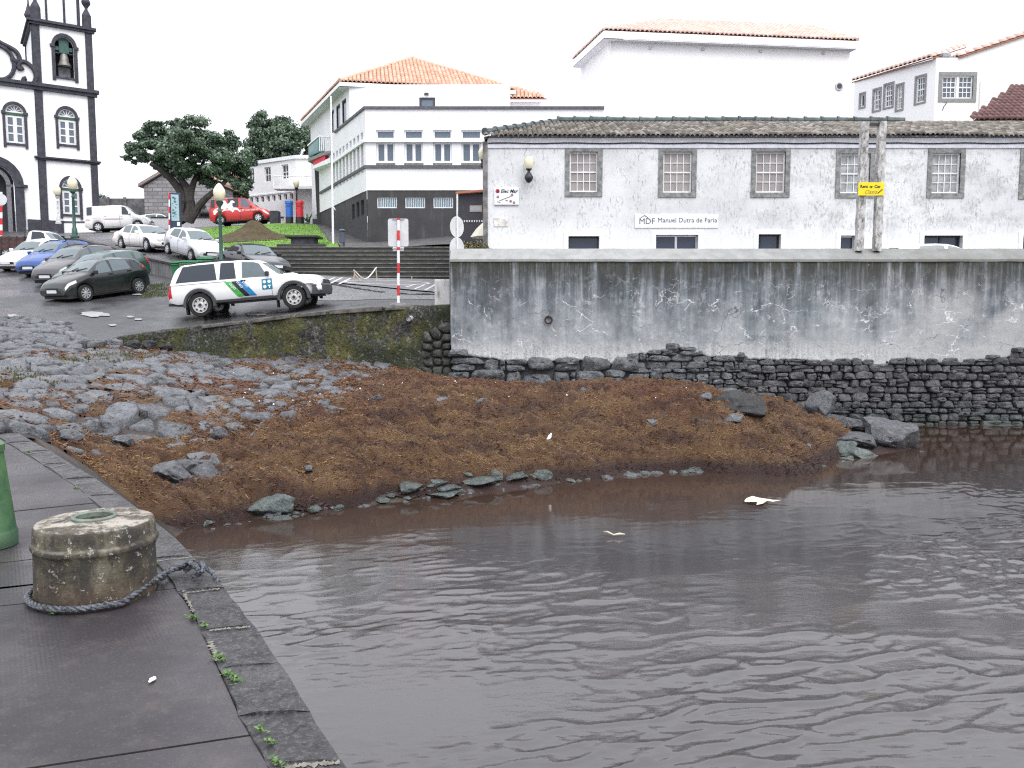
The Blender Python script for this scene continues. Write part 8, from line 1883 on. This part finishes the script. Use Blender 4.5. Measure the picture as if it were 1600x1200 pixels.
rope(dense(path), rr_, ropem, rt, 'rope_loop'); rope(dense(back), rr_, ropem, rt, 'rope_loop')
rope(dense([tuple(PZ(288, 893, QZ+.03)), tuple(PZ(304, 884, QZ+.06)), tuple(PZ(318, 886, QZ+.06)), tuple(PZ(332, 895, QZ+.03)), tuple(PZ(341, 910, QZ-.01))]), rr_*.9, ropem, rt, 'rope_end')
rope(dense([tuple(PZ(296, 878, QZ+.08)), tuple(PZ(306, 886, QZ+.09)), tuple(PZ(312, 896, QZ+.05)), tuple(PZ(300, 900, QZ+.03))]), rr_*.9, ropem, rt, 'knot'); rope(dense([tuple(PZ(308, 898, QZ+.04)), tuple(PZ(318, 890, QZ+.09)), tuple(PZ(316, 880, QZ+.07)), tuple(PZ(306, 880, QZ+.05))]), rr_*.9, ropem, rt, 'knot')
fr_ = MB(); e = PZ(342, 911, QZ-.01)
for i in range(9): fr_.tube([e, e+Vector((random.uniform(-.01, .03), random.uniform(-.02, .01), -random.uniform(.03, .07)))], .0025, 4)
fr_.build('frayed_end', ropem, rt)
# green mooring post at the left edge
g = G('green_post'); n = g.noise(3, 6, .7); z = g.sep()[2]; c = g.ramp(n, [(.38, (.022, .075, .032)), (.62, (.07, .16, .06))]); c = g.mix(g.math('MULTIPLY', g.mr(z, QZ+.12, QZ+.02), .8), c, (.03, .06, .04)); c = g.mix(g.ramp(g.noise(9, 5, .75), [(.62, 0), (.7, .6)]), c, (.16, .10, .05)); gpost = g.out(c, .5, g.bump(n, .2, .01))
pr_ = PZ(22, 852, QZ); pc = Vector((pr_.x-.20, pr_.y, QZ)); rt = empty('mooring_post', pc, 'green painted iron mooring post cut off by the left picture edge', 'bollard')
h_ = P(14, 690, pc.y).z-QZ; m = MB(); m.lathe(pc, [(.200, 0), (.202, .09), (.196, .10), (.192, .115), (.140, h_*.9), (.150, h_*.905), (.150, h_*.97), (.12, h_)], 32); m.build('post', gpost, rt, True, sharp=40)
# weeds in the joints
wm = leaf_mat('weed_leaf', (.028, .07, .012), (.060, .13, .028), (.12, .20, .055))
def weed(px, py, n, sp, lab, sx=1.0):
    q = PZ(px, py, QZ); rt_ = empty('weed', q, lab, 'weed', 'weeds in the quay joints'); r = random.Random(px); V = []; Fc = []
    for i in range(n):
        t = r.uniform(-1, 1); bx = q.x+t*sp*sx+r.gauss(0, sp*.25); by = q.y-t*sp*1.0+r.gauss(0, sp*.25); a = r.uniform(0, 6.28); l = r.uniform(.009, .024); d = Vector((math.cos(a), math.sin(a), r.uniform(.1, 1.0))).normalized(); s = Vector((-math.sin(a), math.cos(a), 0))*l*.33; b = Vector((bx, by, QZ+.004)); k = len(V)
        V += [b, b+d*l*.5-s, b+d*l*.5+s, b+d*l]; Fc += [(k, k+1, k+3), (k, k+3, k+2)]
    npmesh('foliage', V, Fc, wm, rt_)
for px, py, n, sp, lab in [(301,967,60,.030,'green weed in the joint just past the rope'),(317,979,50,.028,'small weed at the mortar line below the joint weed'),(343,1031,60,.035,'weed at the end of the white mortar streak'),(364,1060,110,.045,'largest weed tuft by the edge stones'),(82,958,50,.025,'weed under the rope in front of the bollard'),(52,937,36,.02,'weed at the left foot of the bollard'),(45,707,60,.05,'weed in the far quay joint by the green post'),(408,1142,26,.02,'tiny weed on the lower edge joint'),(422,1160,30,.02,'small weed near the bottom of the edge joint'),(432,1192,40,.025,'weed at the bottom picture edge'),(119,763,24,.025,'weed in the joint behind the bollard'),(243,880,22,.02,'weed right of the bollard foot')]: weed(px, py, n, sp, lab)
# scrap of paper
q = PZ(238, 1063, QZ+.002); r = random.Random(3); m = MB(); V = [(q.x+.016*math.cos(a)*r.uniform(.5, 1.1), q.y+.03*math.sin(a)*r.uniform(.5, 1.1), QZ+.004+r.uniform(0, .006)) for a in np.linspace(0, 2*PI, 9, endpoint=False)]; V2 = [(x, y, z-.003) for x, y, z in V]; m.add(V+V2, [tuple(range(9)), tuple(range(17, 8, -1))]+[(i, 9+i, 9+(i+1) % 9, (i+1) % 9) for i in range(9)])
tag(m.build('paper_scrap', signw, None, org=tuple(q)), 'tiny torn scrap of white paper on the dark quay slab', 'litter')
# flotsam
def bottle(px, py, lab):
    q = hit(LOW, px, py); q.z = top_z(q.x, q.y)+.05; m = MB(); ax = Vector((.45, .3, .75)).normalized(); m.lathe(q-ax*.08, [(.015, 0), (.032, .007), (.036, .02), (.036, .12), (.018, .15), (.015, .18)], 12, tuple(ax)); tag(m.build('plastic_bottle', signw, None, True, org=tuple(q)), lab, 'bottle')
bottle(858, 698, 'white plastic bottle stuck in the middle of the seaweed')
q = PZ(1190, 783, .02); rt = empty('floating_rag', q, 'cream rag of torn plastic floating on the brown water', 'litter'); r = random.Random(8); m = MB(); n = 14
V = [(q.x, q.y, .05)]+[(q.x+a*.32, q.y+b*.32, c) for a, b, c in [(-.9,.1,.02),(-.7,.35,.05),(-.35,.55,.07),(0,.4,.05),(.3,.15,.05),(.75,.1,.03),(1.1,.12,.03),(.6,-.1,.02),(.25,-.15,.04),(-.1,-.55,.02),(-.5,-.75,.01),(-.35,-.4,.04),(-.75,-.3,.03),(-.95,-.15,.02)]]
m.add(V, [(0, 1+i, 1+(i+1) % n) for i in range(n)]); m.build('rag', M('rag_cream', (.66, .58, .42), .7, .25, 9, .4, .03), rt)
q = PZ(955, 835, .015); m = MB(); m.tube([(q.x-.10, q.y+.10, .03), (q.x-.05, q.y+.03, .045), (q.x+.03, q.y-.04, .02), (q.x+.12, q.y-.03, .035), (q.x+.2, q.y-.01, .02)], [.006, .014, .012, .016, .006], 6); tag(m.build('floating_stick', M('stick_pale', (.55, .47, .36), .8), None, True, org=tuple(q)), 'small pale crooked stick floating left of the cream rag', 'litter')
V = []; Fc = []; r = random.Random(12)
for i in range(60):
    x, y = r.uniform(360, 1100), 0; y = r.uniform(566, 640); q = hit(LOW, x, y); z = top_z(q.x, q.y)+.03; s = r.uniform(.012, .035); k = len(V); V += [(q.x-s, q.y, z), (q.x+s, q.y-s*.4, z), (q.x+s*.3, q.y+s, z+s*.9), (q.x, q.y, z+s*1.2)]; Fc += [(0+k, 1+k, 3+k), (1+k, 2+k, 3+k), (2+k, 0+k, 3+k), (0+k, 2+k, 1+k)]
tag(npmesh('litter_bits', V, Fc, signw, None, org=(0, 20, 1.6)), 'scattered tiny white bits of shell and plastic on the beach', kind='stuff')
# pebbly leaf litter between the far cobbles: small yellow weeds
xy = []
r = random.Random(31)
for i in range(150):
    x, y = r.choice([(30, 590), (60, 600), (170, 555), (130, 565), (10, 600), (215, 560)]); q = hit(LOW, x+r.gauss(0, 22), y+r.gauss(0, 5)); xy.append((q.x, q.y, LOW.z(q.x, q.y)+.08))
gb = G('yellow_blade'); gb = gb.out(gb.ramp(gb.isl(), [(0, (.05, .055, .015)), (1, (.13, .115, .035))]), .8)
tufts('weeds', xy, .045, gb, 5, .08, 'yellow green weeds between the slipway stones')
# pale worn concrete patches in the asphalt
patch_mat = M('pale_patch', (.26, .26, .27), .5, .15, 4, .2)
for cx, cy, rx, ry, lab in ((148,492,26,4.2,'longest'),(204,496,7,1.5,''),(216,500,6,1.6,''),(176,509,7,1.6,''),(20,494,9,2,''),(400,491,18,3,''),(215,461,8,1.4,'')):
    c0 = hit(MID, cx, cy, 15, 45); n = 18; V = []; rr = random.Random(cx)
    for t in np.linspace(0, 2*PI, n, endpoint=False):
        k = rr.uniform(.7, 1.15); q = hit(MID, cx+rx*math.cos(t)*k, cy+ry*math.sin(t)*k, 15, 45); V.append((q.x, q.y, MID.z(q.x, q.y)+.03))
    m = MB(); m.add(V, [tuple(range(n-1, -1, -1))]); tag(fixn(m.build('worn_patch', patch_mat, None, org=tuple(c0))), 'pale worn patch of concrete in the dark asphalt', kind='structure')
